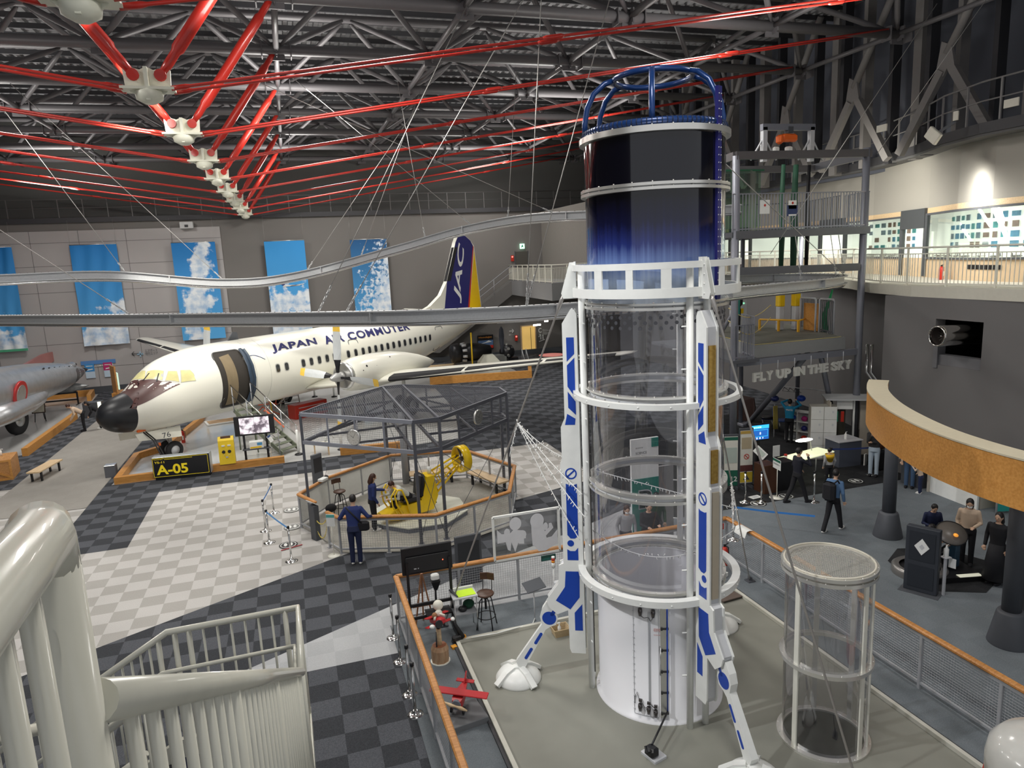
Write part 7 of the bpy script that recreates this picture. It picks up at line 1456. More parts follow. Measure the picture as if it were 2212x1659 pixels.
for k in range(9): q, d = along(off_line(GW, -.0), 21.9+k*.16); m.box((q.x, q.y, 6.30), (.12, .03, .14), math.atan2(d.y, d.x))
m.build('vent_slots', BLACK, t)
q, d = along(off_line(GW, -.25), 24.4); extinguisher('red fire extinguisher on the gallery floor behind the balustrade', (q.x, q.y, 5.87), .5)
# ================================================================== jet engine in the wall opening
ec = Vector((17.0, 14.92, 4.57)); t = thing('wall_jet_engine', 'chrome lipped jet engine poking out of the wall opening', 'engine', ec); ax_ = Vector((1, -.02, -.03)).normalized()
m = MB(); m.lathe([(.235, .06), (.245, .0), (.262, -.03), (.285, -.01), (.292, .06), (.29, .35), (.285, 1.2), (.30, 1.25), (.27, 2.2)], ec, 36, axis=ax_, caps=False); m.build('cowl', mat('engine_chrome', (.62, .60, .57), .14, 1.0, var=.1), t)
m = MB(); m.lathe([(.24, .02), (.235, .35), (.001, .40)], ec, 32, axis=ax_, caps=False); dn = m.build('intake', mat('intake_dark', (.06, .05, .045), .45, .4), t); m = MB(); m.lathe([(.001, .12), (.03, .16), (.05, .26), (.05, .36)], ec, 14, axis=ax_); m.build('spinner', CHROME, t)
m = MB()
for k in range(18): a = 2*pi*k/18; v = Vector((0, cos(a), sin(a))); m.box(ec+ax_*.30+v*.145, (.01, .04, .19), M=Matrix.Rotation(a-pi/2, 3, 'X'))
m.build('fan_blades', mat('blade_dark_grey', (.12, .11, .10), .35, .6), t)
# ================================================================== curved canopy ring on two columns
RG = [(14.6, 14.0), (13.95, 13.55), (13.45, 13.1), (12.85, 12.45), (12.15, 11.45), (11.6, 10.4), (11.2, 9.4), (11.0, 8.5), (10.95, 7.6), (11.1, 6.4), (11.6, 5.0)]
def smooth_line(P, n=6):
 P = [Vector((p[0], p[1], 0)) for p in P]; out = []
 for i in range(len(P)-1):
  p0, p1, p2, p3 = P[max(i-1, 0)], P[i], P[i+1], P[min(i+2, len(P)-1)]
  for k in range(n): s = k/n; out.append(.5*((2*p1)+(p2-p0)*s+(2*p0-5*p1+4*p2-p3)*s*s+(3*p1-p0-3*p2+p3)*s**3))
 return [(p.x, p.y) for p in out]+[(P[-1].x, P[-1].y)]
RGs = smooth_line(RG[1:]); rg = thing('canopy_ring', 'curved wooden canopy ring on two dark grey columns', 'canopy ring', (12, 10.5, 2.95))
def bandrun(mb, pts, z0, z1, d0, d1):
 A_ = off_line(pts, d0); B_ = off_line(pts, d1); return mb.loft([[Vector((*a, z0)), Vector((*b, z0)), Vector((*b, z1)), Vector((*a, z1))] for a, b in zip(A_, B_)], smooth=False)
m = MB(); bandrun(m, RGs, 2.98, 3.80, -.02, .03); m.build('outer_fascia', ORANGE, rg); m = MB(); bandrun(m, RGs, 3.80, 3.83, -.03, -.46 if False else .42); m.build('top_board', mat('top_board_cream', (.60, .54, .40), .6), rg);
m = MB(); bandrun(m, RGs, 3.0, 3.79, -.40, -.44) if False else bandrun(m, RGs, 3.0, 3.79, .37, .41); m.build('inner_fascia', ORANGE, rg)
for k in (20, 40): a = RGs[k]; m = MB(); m.box((a[0], a[1], 3.39), (.012, .012, .82)); m.build('fascia_joint', DGREY, rg)
COLM = mat('column_slate', (.075, .08, .092), .5)
for x, y, lb in ((13.62, 13.0, 'far dark grey column under the canopy ring'), (11.75, 8.45, 'near dark grey column under the canopy ring')):
 t = thing('round_column', lb, 'column', (x, y, 0), 0, 'dark columns of the canopy ring'); m = MB(); m.lathe([(.155, .62), (.155, 3.1)], (x, y, 0), 24); m.build('shaft', COLM, t); m = MB(); m.lathe([(.34, 0), (.34, .03), (.225, .60), (.20, .64), (.15, .65)], (x, y, 0), 28); m.build('flared_foot', COLM, t); m = MB(); m.lathe([(.11, 2.75), (.11, 3.3)], (x, y, 0), 16); m.build('neck', DGREY, t)
# ================================================================== objects on and round the tower pad
tv2 = thing('large_screen', 'large black screen seen from behind on a black wheeled stand, in the pad corner', 'screen', (2.06, 12.75, 0))
a, b = Vector((1.58, 12.9, 1.25)), Vector((2.56, 12.9, 1.25)); c = (a+b)/2
m = MB(); m.cbox(c+U*.27, (1.0, .06, .56), .012); bk = m.build('screen_back', BLACK, tv2)
m = MB(); m.cbox(c+U*.20+Vector((0, -.045, 0)), (.86, .04, .34), .015); m.build('rear_cover', mat('rear_cover_black', (.018, .018, .02), .55), bk)
m = MB(); m.box(c+U*.12+Vector((-.25, -.068, 0)), (.05, .004, .02)); m.box(c+U*.12+Vector((-.19, -.068, 0)), (.02, .004, .02)); m.build('port_labels', LGREY, bk); m = MB(); m.ball(c+U*.22+Vector((.30, -.068, 0)), .012, 8, 6); m.build('standby_lamp', mat('standby_red', (.9, .12, .05), .3, emit=2), bk)
for x in (1.66, 2.50): m = MB(); m.box((x, 12.82, .82), (.05, .05, 1.4)); m.build('upright', BLACK, tv2)
for x in (1.66, 2.50): m = MB(); m.box((x, 12.6, .08), (.06, .85, .06)); m.build('foot_rail', BLACK, tv2)
for z in (.35, .62): m = MB(); m.box((2.08, 12.82, z), (.84, .04, .06)); m.build('cross_bar', BLACK, tv2)
m = MB(); m.box((2.2, 12.75, .45), (.5, .3, .02)); m.build('shelf', BLACK, tv2)
m = MB(); m.tube((2.2, 12.95, .5), (2.22, 13.0, .95), .02, n=8); m.loft([[Vector((2.22+x*s, 13.0+y*s, z)) for x, y in ((-1, -1), (1, -1), (1, 1), (-1, 1))] for z, s in ((.78, .03), (.98, .09), (1.0, .09))], smooth=False); m.build('cable_hood', BLACK, tv2); m = MB(); m.cbox((2.22, 13.0, 1.06), (.16, .12, .12), .02); m.build('power_adapter', WHITE, tv2)
t = thing('wooden_easel', 'slim wooden easel standing behind the large black screen', 'easel', (1.95, 13.2, 0)); m = MB()
for p, q in (((1.78, 13.1, 0), (1.97, 13.15, 1.1)), ((2.16, 13.1, 0), (1.99, 13.15, 1.1)), ((1.98, 13.32, 0), (1.98, 13.16, 1.1)), ((1.75, 13.09, .45), (2.2, 13.09, .45))): m.bar(p, q, .03, .03)
m.build('frame', wood('easel_wood', (.30, .13, .06), (.42, .20, .10)), t)
# small table with the lime sheet
t = thing('small_table', 'small grey topped table on thin steel legs holding a lime green sheet', 'table', (2.70, 12.66, 0)); m = MB(); m.cbox((2.70, 12.66, .765), (.50, .42, .03), .006); m.build('top', LGREY, t); m = MB(); m.box((2.70, 12.66, .42), (.46, .38, .02)); m.build('lower_shelf', GREY, t)
for x in (2.48, 2.92):
 for y in (12.48, 12.84): m = MB(); m.tube((x, y, 0), (x, y, .75), .012, n=8); m.build('leg', CHROME, t)
tag(MB().cbox((2.74, 12.64, .786), (.36, .28, .006), .002, .05).build('lime_sheet', mat('lime_sheet', (.48, .72, .01), .5, emit=.15)), 'bright lime green sheet lying on the small table', 'sheet')
t = thing('white_tray', 'white tray behind the lime sheet on the small table', 'tray', (2.68, 12.82, .78)); m = MB(); m.box((2.70, 12.84, .80), (.48, .04, .04)); m.build('tray', WHITE, t)
t = thing('hand_tool', 'dark hand tool lying at the left of the lime sheet', 'tool', (2.50, 12.6, .79)); m = MB(); m.path([(2.47, 12.80, .82), (2.52, 12.62, .81), (2.55, 12.5, .80)], [.03, .02, .015], 8); m.build('tool', DGREY, t)
t = thing('folded_cloth', 'dark green bundle on the lower shelf of the small table', 'bundle', (2.78, 12.66, .43)); m = MB(); m.ball((2.80, 12.68, .52), (.12, .10, .09), 12, 8); m.build('bundle', mat('bundle_green', (.01, .06, .03), .8), t); m = MB(); m.ball((2.66, 12.6, .48), (.09, .08, .06), 12, 8); m.build('black_pouch', BLACK, t)
# red toy plane on a log stump
g = Vector((2.0, 11.72, 0)); t = thing('log_pedestal', 'faceted log pedestal with a peeled post, below the red toy biplane', 'pedestal', g)
m = MB(); m.lathe([(.165, .03), (.165, .26), (.13, .34)], g, 9, smooth=False); m.build('log', wood('log_wood', (.38, .22, .12), (.50, .33, .20), 4, (6, 6, 1)), t); m = MB(); m.lathe([(.13, .341), (.001, .345)], g, 9, smooth=False); m.build('sawn_top', wood('sawn_red', (.26, .09, .04), (.34, .13, .06), 5), t); m = MB(); m.lathe([(.18, 0), (.18, .035)], g, 20); m.build('plate', CREAM, t); m = MB(); m.tube(g+U*.33, g+U*.66, .05, .045, 14); m.build('peeled_post', PALEWOOD, t)
t = thing('toy_biplane', 'red toy biplane with a white round headed pilot, on the log pedestal', 'toy plane', g+U*.66); o = g+U*.80; REDW = mat('toy_red', (.48, .02, .025), .4)
Mt = Matrix.Rotation(radians(20), 3, 'Z') @ Matrix.Rotation(radians(-18), 3, 'X')
def TO(x, y, z): return o+Mt @ Vector((x, y, z))
m = MB(); m.cbox(TO(0, 0, .02), (.14, .42, .12), .03, M=Mt); m.build('fuselage', REDW, t)
m = MB(); m.cbox(TO(0, -.02, -.04), (.52, .15, .02), .008, M=Mt); m.build('lower_wing', REDW, t); m = MB(); m.cbox(TO(.05, .10, .09), (.46, .14, .02), .008, M=Mt); m.build('upper_wing', REDW, t); m = MB(); m.cbox(TO(0, .22, .06), (.24, .07, .015), .005, M=Mt); m.build('tail', REDW, t)
m = MB(); m.ball(TO(.10, .05, .26), .095, 18, 12); m.build('pilot_head', mat('toy_white', (.78, .76, .66), .5), t); m = MB(); m.ball(TO(.05, 0, .13), (.07, .06, .07)); m.tube(TO(.03, -.02, .14), TO(.10, -.12, .08), .022, n=8); m.tube(TO(-.02, -.02, .14), TO(-.10, -.08, .06), .022, n=8); m.build('pilot_body', MATS['toy_white'], t); m = MB(); m.ball(TO(-.05, -.02, .12), (.05, .05, .06)); m.build('brown_parcel', mat('parcel_brown', (.35, .17, .08), .7), t)
m = MB(); m.ball(TO(-.20, -.14, -.02), (.05, .05, .035)); m.ball(TO(.22, -.16, -.02), (.04, .05, .03)); m.build('white_spats', WHITE, t); m = MB(); m.lathe([(.07, -.02), (.07, .02)], TO(-.10, -.22, .0), 16, axis=Mt @ Vector((0, 1, 0))); m.tube(TO(-.2, -.24, -.1), TO(-.28, -.3, -.34), .012, n=6); m.tube(TO(0, 0, -.05), g+U*.66, .03, n=8); m.build('black_fittings', BLACK, t)
# second red plane on its grey block
t = thing('floor_block', 'low grey carpeted block under the red wooden plane', 'block', (2.02, 9.9, 0)); m = MB(); m.cbox((2.02, 9.95, .06), (.62, .55, .12), .01, radians(8)); m.build('block', mat('block_grey', (.17, .175, .18), .9), t)
t = thing('wooden_plane', 'red wooden monoplane with pale propeller on the grey block', 'toy plane', (2.0, 10.0, .12)); o = Vector((1.98, 10.05, .36)); Mt = Matrix.Rotation(radians(-28), 3, 'Z') @ Matrix.Rotation(radians(4), 3, 'Y')
m = MB(); m.loft([[TO(x*w_, y, z*w_-.02) for x, z in ((-1, -1), (1, -1), (1, 1), (-1, 1))] for y, w_ in ((-.2, .07), (-.15, .085), (.1, .075), (.42, .03))], smooth=False); m.build('fuselage', REDW, t); m = MB(); m.cbox(TO(0, -.04, .10), (.95, .17, .022), .008, M=Mt); m.build('wing', REDW, t); m = MB(); m.cbox(TO(0, .38, .03), (.30, .09, .015), .004, M=Mt); m.build('tailplane', REDW, t); m = MB(); m.poly([TO(-.008, .28, .03), TO(-.008, .42, .17), TO(-.008, .46, .16), TO(-.008, .44, .0)], .016, Mt @ Vector((1, 0, 0))); m.build('rudder', REDW, t)
m = MB(); m.lathe([(.075, -.02), (.075, .03)], TO(0, -.21, -.01), 18, axis=Mt @ Vector((0, 1, 0))); m.build('grey_cowl', mat('cowl_grey', (.16, .18, .22), .5), t); m = MB(); m.path([TO(-.19, -.25, .04), TO(-.09, -.25, .0), TO(0, -.25, -.01), TO(.09, -.25, -.03), TO(.19, -.25, -.06)], [.012, .03, .018, .03, .012], 8); m.build('propeller', PALEWOOD, t)
for x in (-.1, .1): m = MB(); m.lathe([(.06, -.015), (.06, .015)], TO(x, -.1, -.17), 16, axis=Mt @ Vector((1, 0, 0))); m.tube(TO(x*.6, -.1, -.06), TO(x, -.1, -.17), .012, n=6); m.build('wheel', BLACK, t)
# tablet stand, signal lamp, basket, mop, brackets
t = thing('tablet_stand', 'grey tilted tablet on a thin white stand beside the pad', 'stand', (4.1, 12.4, 0)); m = MB(); m.lathe([(.14, 0), (.14, .012)], (4.1, 12.45, 0), 20); m.tube((4.1, 12.45, 0), (4.1, 12.45, .74), .012, n=8); m.build('pole', LGREY, t); Mr = Matrix.Rotation(radians(25), 3, 'X') @ Matrix.Rotation(radians(10), 3, 'Z'); m = MB(); m.cbox((4.1, 12.42, .78), (.42, .28, .02), .006, M=Mr); m.build('tablet', DGREY, t); m = MB(); m.path([(4.1, 12.45, .05), (4.0, 12.3, .03), (3.6, 12.15, .1), (3.2, 12.12, .09), (2.7, 12.15, .09)], .01, 6); m.build('white_cable', WHITE, t)
t = thing('signal_lamp', 'thin white stand with a red and orange signal lamp, behind the left leg', 'signal lamp', (4.75, 12.9, 0)); sl = Vector((4.72, 12.95, 0)); m = MB(); m.lathe([(.15, 0), (.15, .012)], sl, 20); m.tube(sl, sl+U*.82, .012, n=8); m.build('pole', WHITE, t); m = MB(); m.lathe([(.035, .82), (.035, .93)], sl, 14); m.lathe([(.036, 1.03), (.036, 1.06)], sl, 14); m.build('white_lens', WHITE, t); m = MB(); m.lathe([(.037, .93), (.037, .98)], sl, 14); m.build('orange_lens', mat('lens_orange', (.85, .30, .03), .25), t); m = MB(); m.lathe([(.037, .98), (.037, 1.03)], sl, 14); m.build('red_lens', RED, t); m = MB(); m.cbox(sl+Vector((.05, -.05, .45)), (.14, .1, .16), .02); m.ball(sl+Vector((.15, -.08, .5)), .03); m.ball(sl+Vector((-.06, -.1, .3)), (.05, .05, .09)); m.build('pump', mat('pump_pale', (.70, .71, .72), .3), t)
t = thing('wicker_basket', 'small wicker basket with a white bottle behind the left leg', 'basket', (4.38, 11.75, 0)); bc_ = Vector((4.38, 11.75, 0)); BW = wood('wicker', (.42, .30, .16), (.58, .45, .27), 12, (6, 6, 20)); m = MB()
for k in range(7): z = .02+.024*k; w_ = .13+.006*k; m.path([bc_+Vector((sx*w_, sy*w_*.8, z)) for sx, sy in ((-1, -1), (1, -1), (1, 1), (-1, 1))], .014, 6, closed=True)
m.box(bc_+U*.01, (.24, .2, .02)); m.build('weave', BW, t); tb_ = thing('spray_bottle', 'white spray bottle standing in the wicker basket', 'bottle', bc_+Vector((-.02, 0, .03))); m = MB(); m.lathe([(.035, .03), (.035, .17), (.012, .2), (.012, .24)], bc_+Vector((-.02, 0, 0)), 12); m.cbox(bc_+Vector((-.03, 0, .25)), (.06, .025, .03), .006); m.build('bottle', WHITE, tb_)
g = Vector((4.36, 8.08, 0)); t = thing('floor_clamp', 'black clamp on a small grey plate, foot of the blue hose before the drum', 'clamp', g); m = MB(); m.cbox(g+Vector((.05, .05, .03)), (.24, .30, .06), .01, radians(15)); m.build('plate', LGREY, t); m = MB(); m.cbox(g+Vector((0, .02, .13)), (.16, .18, .14), .03, radians(15)); m.path([g+Vector((-.05, -.05, .2)), g+Vector((-.09, -.02, .14)), g+Vector((-.08, .06, .2))], .02, 6); m.build('clamp', BLACK, t); m = MB(); e = P2(1.02, -111.3, .25); m.tube(g+Vector((.02, .05, .2)), e, .016, n=8); m.build('strut', BLACK, t)
t = thing('corner_bracket', 'black bracket with orange tape on the inner corner of the pad kerb', 'bracket', (2.40, 12.15, 0)); m = MB(); m.cbox((2.43, 12.2, .12), (.2, .1, .1), .02, .3); m.path([(2.55, 12.2, .1), (2.42, 12.28, .35), (2.40, 12.35, .5)], [.05, .04, .03], 8); m.build('foot', BLACK, t); m = MB(); m.box((2.33, 12.05, .03), (.1, .1, .05), .2); m.box((2.58, 12.24, .1), (.06, .06, .05), .2); m.build('tape', mat('tape_orange', (.80, .35, .03), .5), t)
t = thing('vent_trolley', 'dark red flat plate on the floor beside the right kerb', 'plate', (8.0, 11.5, 0)); m = MB(); m.box((8.15, 11.75, .06), (.5, .3, .02), .1); m.build('grate', mat('grate_brown', (.12, .09, .075), .6), t)
# white framed clear board with white paper cut figures
ab = thing('clear_display_board', 'clear board in a white frame with white paper cut figures, on the back railing', 'display board', (4.3, 13.42, .97)); y = 13.36
m = MB(); zb, zt = .99, 1.95
for p, q in (((3.57, zb), (5.03, zb)), ((3.57, zt), (5.03, zt)), ((3.57, zb), (3.57, zt)), ((5.03, zb), (5.03, zt))): m.bar((p[0], y, p[1]), (q[0], y, q[1]), .045, .045)
m.build('frame', WHITE, ab); m = MB(); m.box((4.3, y, 1.47), (1.44, .008, .94)); m.build('clear_sheet', clear_film('acrylic_sheet', (.97, .98, .98), .05), ab)
PAPER = mat('white_paper', (.70, .70, .72), .7)
def cut(mb, pts): mb.poly([(3.57+px*1.46, y-.010, zb+pz*.96) for px, pz in pts], .004, (0, -1, 0))
def disc_(mb, cx, cz, rx, rz, n=22): cut(mb, [(cx+rx*cos(2*pi*k/n), cz+rz*sin(2*pi*k/n)) for k in range(n)])
_k = [0]
def cut(mb, pts):
 _k[0] += 1; mb.poly([(3.57+px*1.46, y-.010-.0004*(_k[0] % 9), zb+pz*.96) for px, pz in pts], .003, (0, -1, 0))
m = MB(); disc_(m, .33, .79, .09, .15); disc_(m, .20, .62, .045, .09); cut(m, [(.05, .40), (.48, .42), (.48, .58), (.42, .62), (.30, .66), (.24, .58), (.12, .60), (.05, .72)]); cut(m, [(.17, .42), (.20, .22), (.24, .18), (.26, .42)]); cut(m, [(.25, .42), (.31, .14), (.38, .42)]); cut(m, [(.34, .42), (.37, .32), (.45, .30), (.45, .42)]); disc_(m, .42, .52, .07, .10); m.build('left_paper_figures', PAPER, ab)
m = MB(); disc_(m, .66, .78, .105, .17); cut(m, [(.58, .22), (.80, .16), (.80, .34), (.76, .60), (.75, .75), (.57, .70), (.57, .50)]); cut(m, [(.76, .36), (.82, .44), (.91, .56), (.88, .68), (.84, .68), (.84, .58), (.74, .46)]); cut(m, [(.60, .22), (.67, .06), (.78, .05), (.97, .18), (.97, .50), (.88, .36), (.76, .34)]); disc_(m, .79, .62, .035, .09); m.build('right_paper_figure', PAPER, ab)
t = thing('green_keyboard', 'small dark green panel hung under the clear board frame', 'panel', (4.75, 13.33, .85)); m = MB(); m.box((4.75, 13.32, .88), (.33, .02, .12)); m.build('panel', mat('panel_dark_green', (.015, .07, .055), .5), t); m = MB()
for k in range(9): m.box((4.62+.033*k, 13.308, .86), (.010, .006, .05))
m.build('slots', mat('slot_teal', (.05, .30, .26), .5), t)
nb = panel_post('dark grey notice board standing behind the back railing', Vector((3.28, 14.55, 0)), 1.18, .62, .08, radians(4), mat('notice_black', (.03, .032, .036), .5), 'notice board', 'notice_board')
extinguisher('red fire extinguisher behind the right railing corner', Vector((9.02, 13.15, 0)), .52); t = thing('extinguisher_sign', 'small red sign with white characters above the extinguisher', 'sign', (9.0, 13.3, .8)); m = MB(); m.box((8.98, 13.36, .86), (.30, .015, .14)); m.build('plate', RED, t); m = MB(); text_on(m, '消火器', (8.86, 13.35, .825), (1, 0, 0), U, .075, .24, .002); m.build('lettering', WHITE, t)
t = thing('paper_notice', 'white paper notice bent over the right handrail', 'notice', (9.19, 12.7, 1.05)); m = MB(); m.loft([[Vector((9.05, yy, .92)), Vector((9.10, yy, 1.06)), Vector((9.18, yy, 1.075)), Vector((9.26, yy, 1.06))] for yy in (12.45, 12.85)], closed=False, caps=False); m.build('paper', WHITE, t)
t = thing('red_dispenser', 'red and white packet on the floor beside the right outer ring', 'packet', (8.55, 12.7, 0)); m = MB(); m.box((8.6, 12.75, .06), (.25, .2, .12), .4); m.build('packet', RED, t); m = MB(); m.box((8.62, 12.62, .05), (.25, .1, .10), .4); m.build('white_side', WHITE, t)
t = thing('white_dome_cover', 'white rounded hood with a red lower edge cut by the bottom right corner', 'hood', (7.55, 5.2, 0))
m = MB(); hc = Vector((7.85, 5.05, 0)); m.lathe([(.62, .9), (.63, 1.15), (.60, 1.32), (.50, 1.45), (.30, 1.52), (.001, 1.54)], hc, 40); m.build('hood', mat('hood_white', (.82, .82, .78), .2, coat=.4), t); m = MB(); m.lathe([(.622, .55), (.632, .88), (.626, .9)], hc, 40); m.build('red_edge', RED, t); m = MB(); m.lathe([(.6, 0), (.6, .55)], hc, 40); m.build('base', LGREY, t)
# zone banner and people side board behind the back railing
zb_ = thing('zone_banner', 'tall white and green zone board with a big B, seen through the tube', 'banner', (7.9, 14.75, 0)); x0, x1, yb_ = 7.48, 8.22, 14.75
m = MB(); m.box(((x0+x1)/2, yb_+.04, 1.40), (x1-x0, .06, 2.8)); m.build('board', WHITE, zb_); m = MB(); m.box(((x0+x1)/2, yb_+.0, .95), (x1-x0-.02, .02, 1.7)); gb = m.build('green_field', mat('zone_green', (.02, .22, .17), .5), zb_); m = MB(); text_on(m, 'B', (x0+.17, yb_-.014, 1.02), (1, 0, 0), U, .50, .42, 0, bold=.05); m.build('outline_letter', LGREY, gb); m = MB(); text_on(m, 'B', (x0+.19, yb_-.020, 1.05), (1, 0, 0), U, .44, .37, 0, bold=.01); m.build('letter', mat('letter_dark_green', (.012, .03, .03), .5), gb)
m = MB(); text_on(m, '科', (x0+.12, yb_+.006, 2.18), (1, 0, 0), U, .17, .17, 0, bold=.01); text_on(m, 'ゾーン', (x0+.46, yb_+.006, 2.22), (1, 0, 0), U, .07, .22, 0); text_on(m, 'SCIENCE', (x0+.12, yb_+.006, 2.42), (1, 0, 0), U, .06, .30, 0); text_on(m, '航空科学', (x0+.12, yb_+.006, 2.56), (1, 0, 0), U, .035, .2, 0); m.build('heading', DGREY, zb_); m = MB(); text_on(m, '学', (x0+.30, yb_+.006, 2.18), (1, 0, 0), U, .17, .15, 0, bold=.01); m.build('heading_red', mat('heading_salmon', (.55, .25, .18), .5), zb_); m = MB(); m.box((x1-.1, yb_+.0, 2.68), (.18, .02, .22)); m.build('green_tab', MATS['zone_green'], zb_)
t = thing('grey_board', 'plain grey board right of the zone board, seen through the tube', 'board', (8.5, 14.9, 0)); m = MB(); m.box((8.48, 14.9, 1.0), (.42, .08, 2.0)); m.build('board', mat('board_grey', (.25, .25, .25), .6), t)
# ================================================================== foreground stairwell with cream tube rails
ST = mat('stair_rail_cream', (.66, .65, .56), .28, coat=.3); STB = mat('stair_inner_grey', (.42, .41, .38), .5)
stw = thing('stair_railing', 'cream tube railing round the stairwell in the foreground', 'stair railing', (-.3, 1.1, 5.87))
pz = [Vector((-.335, 1.02, 6.945))]
post = Vector((-.335, 1.02, 0))
hA, hB = G(0, 1268, 6.93), G(96, 1152, 6.93); hd = (hA-hB).normalized()
m = MB(); m.path([hA+hd*1.2, hA, hB-hd*(-.02), Vector((-.337, 1.005, 6.925)), Vector((-.336, 1.018, 6.90)), Vector((-.335, 1.02, 6.86))], [.038, .038, .038, .037, .036, .034], 18); m.build('near_handrail', ST, stw)
m = MB(); m.tube((-.335, 1.02, 5.0), (-.335, 1.02, 6.90), .034, n=20); m.build('corner_post', ST, stw)
R1 = [Vector((-.315, 1.03, 6.655)), Vector((-.175, 4.67, 4.5))]
m = MB(); m.path(R1[:1]+R1[1:], .032, 14); m.build('descending_handrail', ST, stw)
def onR1(y):
 for i in range(len(R1)-1):
  if R1[i].y <= y <= R1[i+1].y: t_ = (y-R1[i].y)/(R1[i+1].y-R1[i].y); return R1[i].lerp(R1[i+1], t_)
 return R1[-1]
k = 0; y = 1.17
while y < 4.6:
 p = onR1(y); big_ = (k % 9 == 8); m = MB(); m.tube((p.x, p.y, p.z-1.15), (p.x, p.y, p.z-.01), .020 if big_ else .0125, n=10); m.build('post' if big_ else 'baluster', ST, stw); y += .115; k += 1
for q in (.10, .20, .30, .45, .6):
 q = Vector((-.335, 1.02, 6.9))+hd*q; m = MB(); m.tube((q[0], q[1], 5.0), (q[0], q[1], 6.92), .0135, n=10); m.build('baluster', ST, stw)
m = MB(); m.bar((-.31, 1.05, 5.42), (-.165, 4.7, 3.27), .05, .28); m.build('stair_string', ST, stw)
A0, B0, C0 = Vector((-.175, 4.67, 4.5)), Vector((-.182, 5.65, 4.5)), Vector((-1.161, 5.63, 4.5)); D0 = PY(205, 1476, 5.62); D0 = C0+(D0-C0)*2.6
m = MB(); m.path([A0, B0, C0, D0], .026, 12); m.build('landing_handrail', ST, stw)
m = MB(); i_ = Vector((-.055, -.06, -.30)); m.path([A0+Vector((-.06, .06, -.30)), B0+i_, C0+i_, D0+i_], .018, 10); m.build('inner_handrail', ST, stw)
for a, b, n, zlo in ((A0, B0, 7, -1.05), (B0, C0, 9, -1.05), (C0, D0, 20, -1.05)):
 for k in range(1, n+1):
  p = a.lerp(b, k/(n+.5)); bg = k in (1, n) or k % 8 == 0; m = MB(); m.tube(p+U*zlo, p, .020 if bg else .0095, n=8); m.build('landing_post' if bg else 'landing_baluster', ST, stw)
m = MB(); m.path([A0-U*1.02, B0-U*1.02, C0-U*1.02, D0-U*1.02], 0, flat=[(.02, -.1), (.02, .1), (-.02, .1), (-.02, -.1)]); m.build('landing_string', ST, stw)
m = MB(); m.poly([(-.19, 4.67, 3.36), (-.19, 5.63, 3.36), (-1.16, 5.61, 3.36), (-1.16, 4.67, 3.36)], .06, (0, 0, 1)); m.build('landing_floor', mat('landing_navy', (.012, .016, .05), .6), stw)
for k in range(12): f = (k+.5)/12; m = MB(); m.box((-.75, 1.2+3.4*f, 5.55-2.12*f), (1.0, .30, .05)); m.build('tread', mat('tread_dark', (.03, .03, .035), .7), stw)
R3 = [Vector((-1.16, 4.67, 4.5)), Vector((-1.16, 4.67, 4.5))+(D0-C0)]
m = MB(); m.path([Vector((-1.22, 1.3, 6.45)), Vector((-1.16, 4.67, 4.5)), R3[1]], .026, 12); m.build('inner_well_rail', ST, stw)
m = MB(); m.path([Vector((-1.16, 4.6, 4.2)), R3[1]-U*.3], .018, 10); m.build('well_inner_handrail', ST, stw)
for k in range(14): p = R3[0].lerp(R3[1], k/14); m = MB(); m.tube(p-U*1.05, p, .011, n=8); m.build('well_baluster', ST, stw)
for k in range(12): f = (k+.5)/12; p = C0.lerp(D0, f); m = MB(); m.box((p.x, 5.15, p.z-1.1), (.30, .9, .05)); m.build('tread', MATS['tread_dark'], stw)
m = MB(); m.box((-3.2, -1.2, 5.72), (8.2, 3.2, .3)); struct(m.build('floor_upper_landing', mat('landing_floor_grey', (.2, .2, .2), .7)))
# ================================================================== staff area and reception on the right
def W(t, mb, name, mt): return mb.build(name, mt, t)
lk = thing('locker_cabinet', 'white eight door locker cabinet before the right wall', 'lockers', (16.75, 19.0, 0)); la, lb_ = Vector((16.40, 19.05, 0)), Vector((17.10, 18.62, 0)); lu = (lb_-la).normalized(); ln = Vector((lu.y, -lu.x, 0)); lrz = math.atan2(lu.y, lu.x); LW = (lb_-la).length
m = MB(); m.cbox((la+lb_)/2-ln*.26+U*.92, (LW, .5, 1.84), .008, lrz); W(lk, m, 'carcass', mat('locker_beige_side', (.38, .36, .32), .5))
for i in range(2):
 for j in range(4):
  m = MB(); c = la+lu*(LW*(i+.5)/2)+U*(.05+.45*(j+.5))+ln*.0; m.cbox(c, (LW/2-.015, .02, .44), .004, lrz); d = W(lk, m, 'door', mat('locker_white', (.68, .68, .66), .4)); m = MB(); m.box(c+ln*.014+lu*.07+U*.05, (.05, .008, .07), lrz); m.build('lock', LGREY, d)
bt = thing('changing_booth', 'tall beige booth with a white mesh top behind the lockers', 'booth', (18.0, 19.3, 0)); m = MB(); m.box((17.2, 19.2, 1.0), (.05, 1.1, 2.0), lrz); W(bt, m, 'left_wall', mat('booth_beige', (.40, .36, .30), .6)); m = MB(); m.box((18.72, 18.95, 1.0), (.05, .75, 2.0), lrz); m.box((18.45, 18.68, 1.0), (.5, .04, 2.0), lrz); W(bt, m, 'right_wall', MATS['booth_beige']); m = MB(); m.box((17.7, 18.95, 1.82), (.5, .03, .36), lrz); m.box((18.0, 18.85, 1.0), (.06, .05, 2.0), lrz); W(bt, m, 'white_front_frame', WHITE); m = MB(); m.box((18.0, 19.1, 2.0), (1.6, 1.0, .04), lrz); W(bt, m, 'mesh_top', mat('booth_top', (.50, .51, .52), .6)); m = MB(); m.box((17.6, 19.3, .85), (.7, .04, 1.5), lrz); W(bt, m, 'dark_curtain', mat('curtain_dark', (.06, .055, .04), .8))
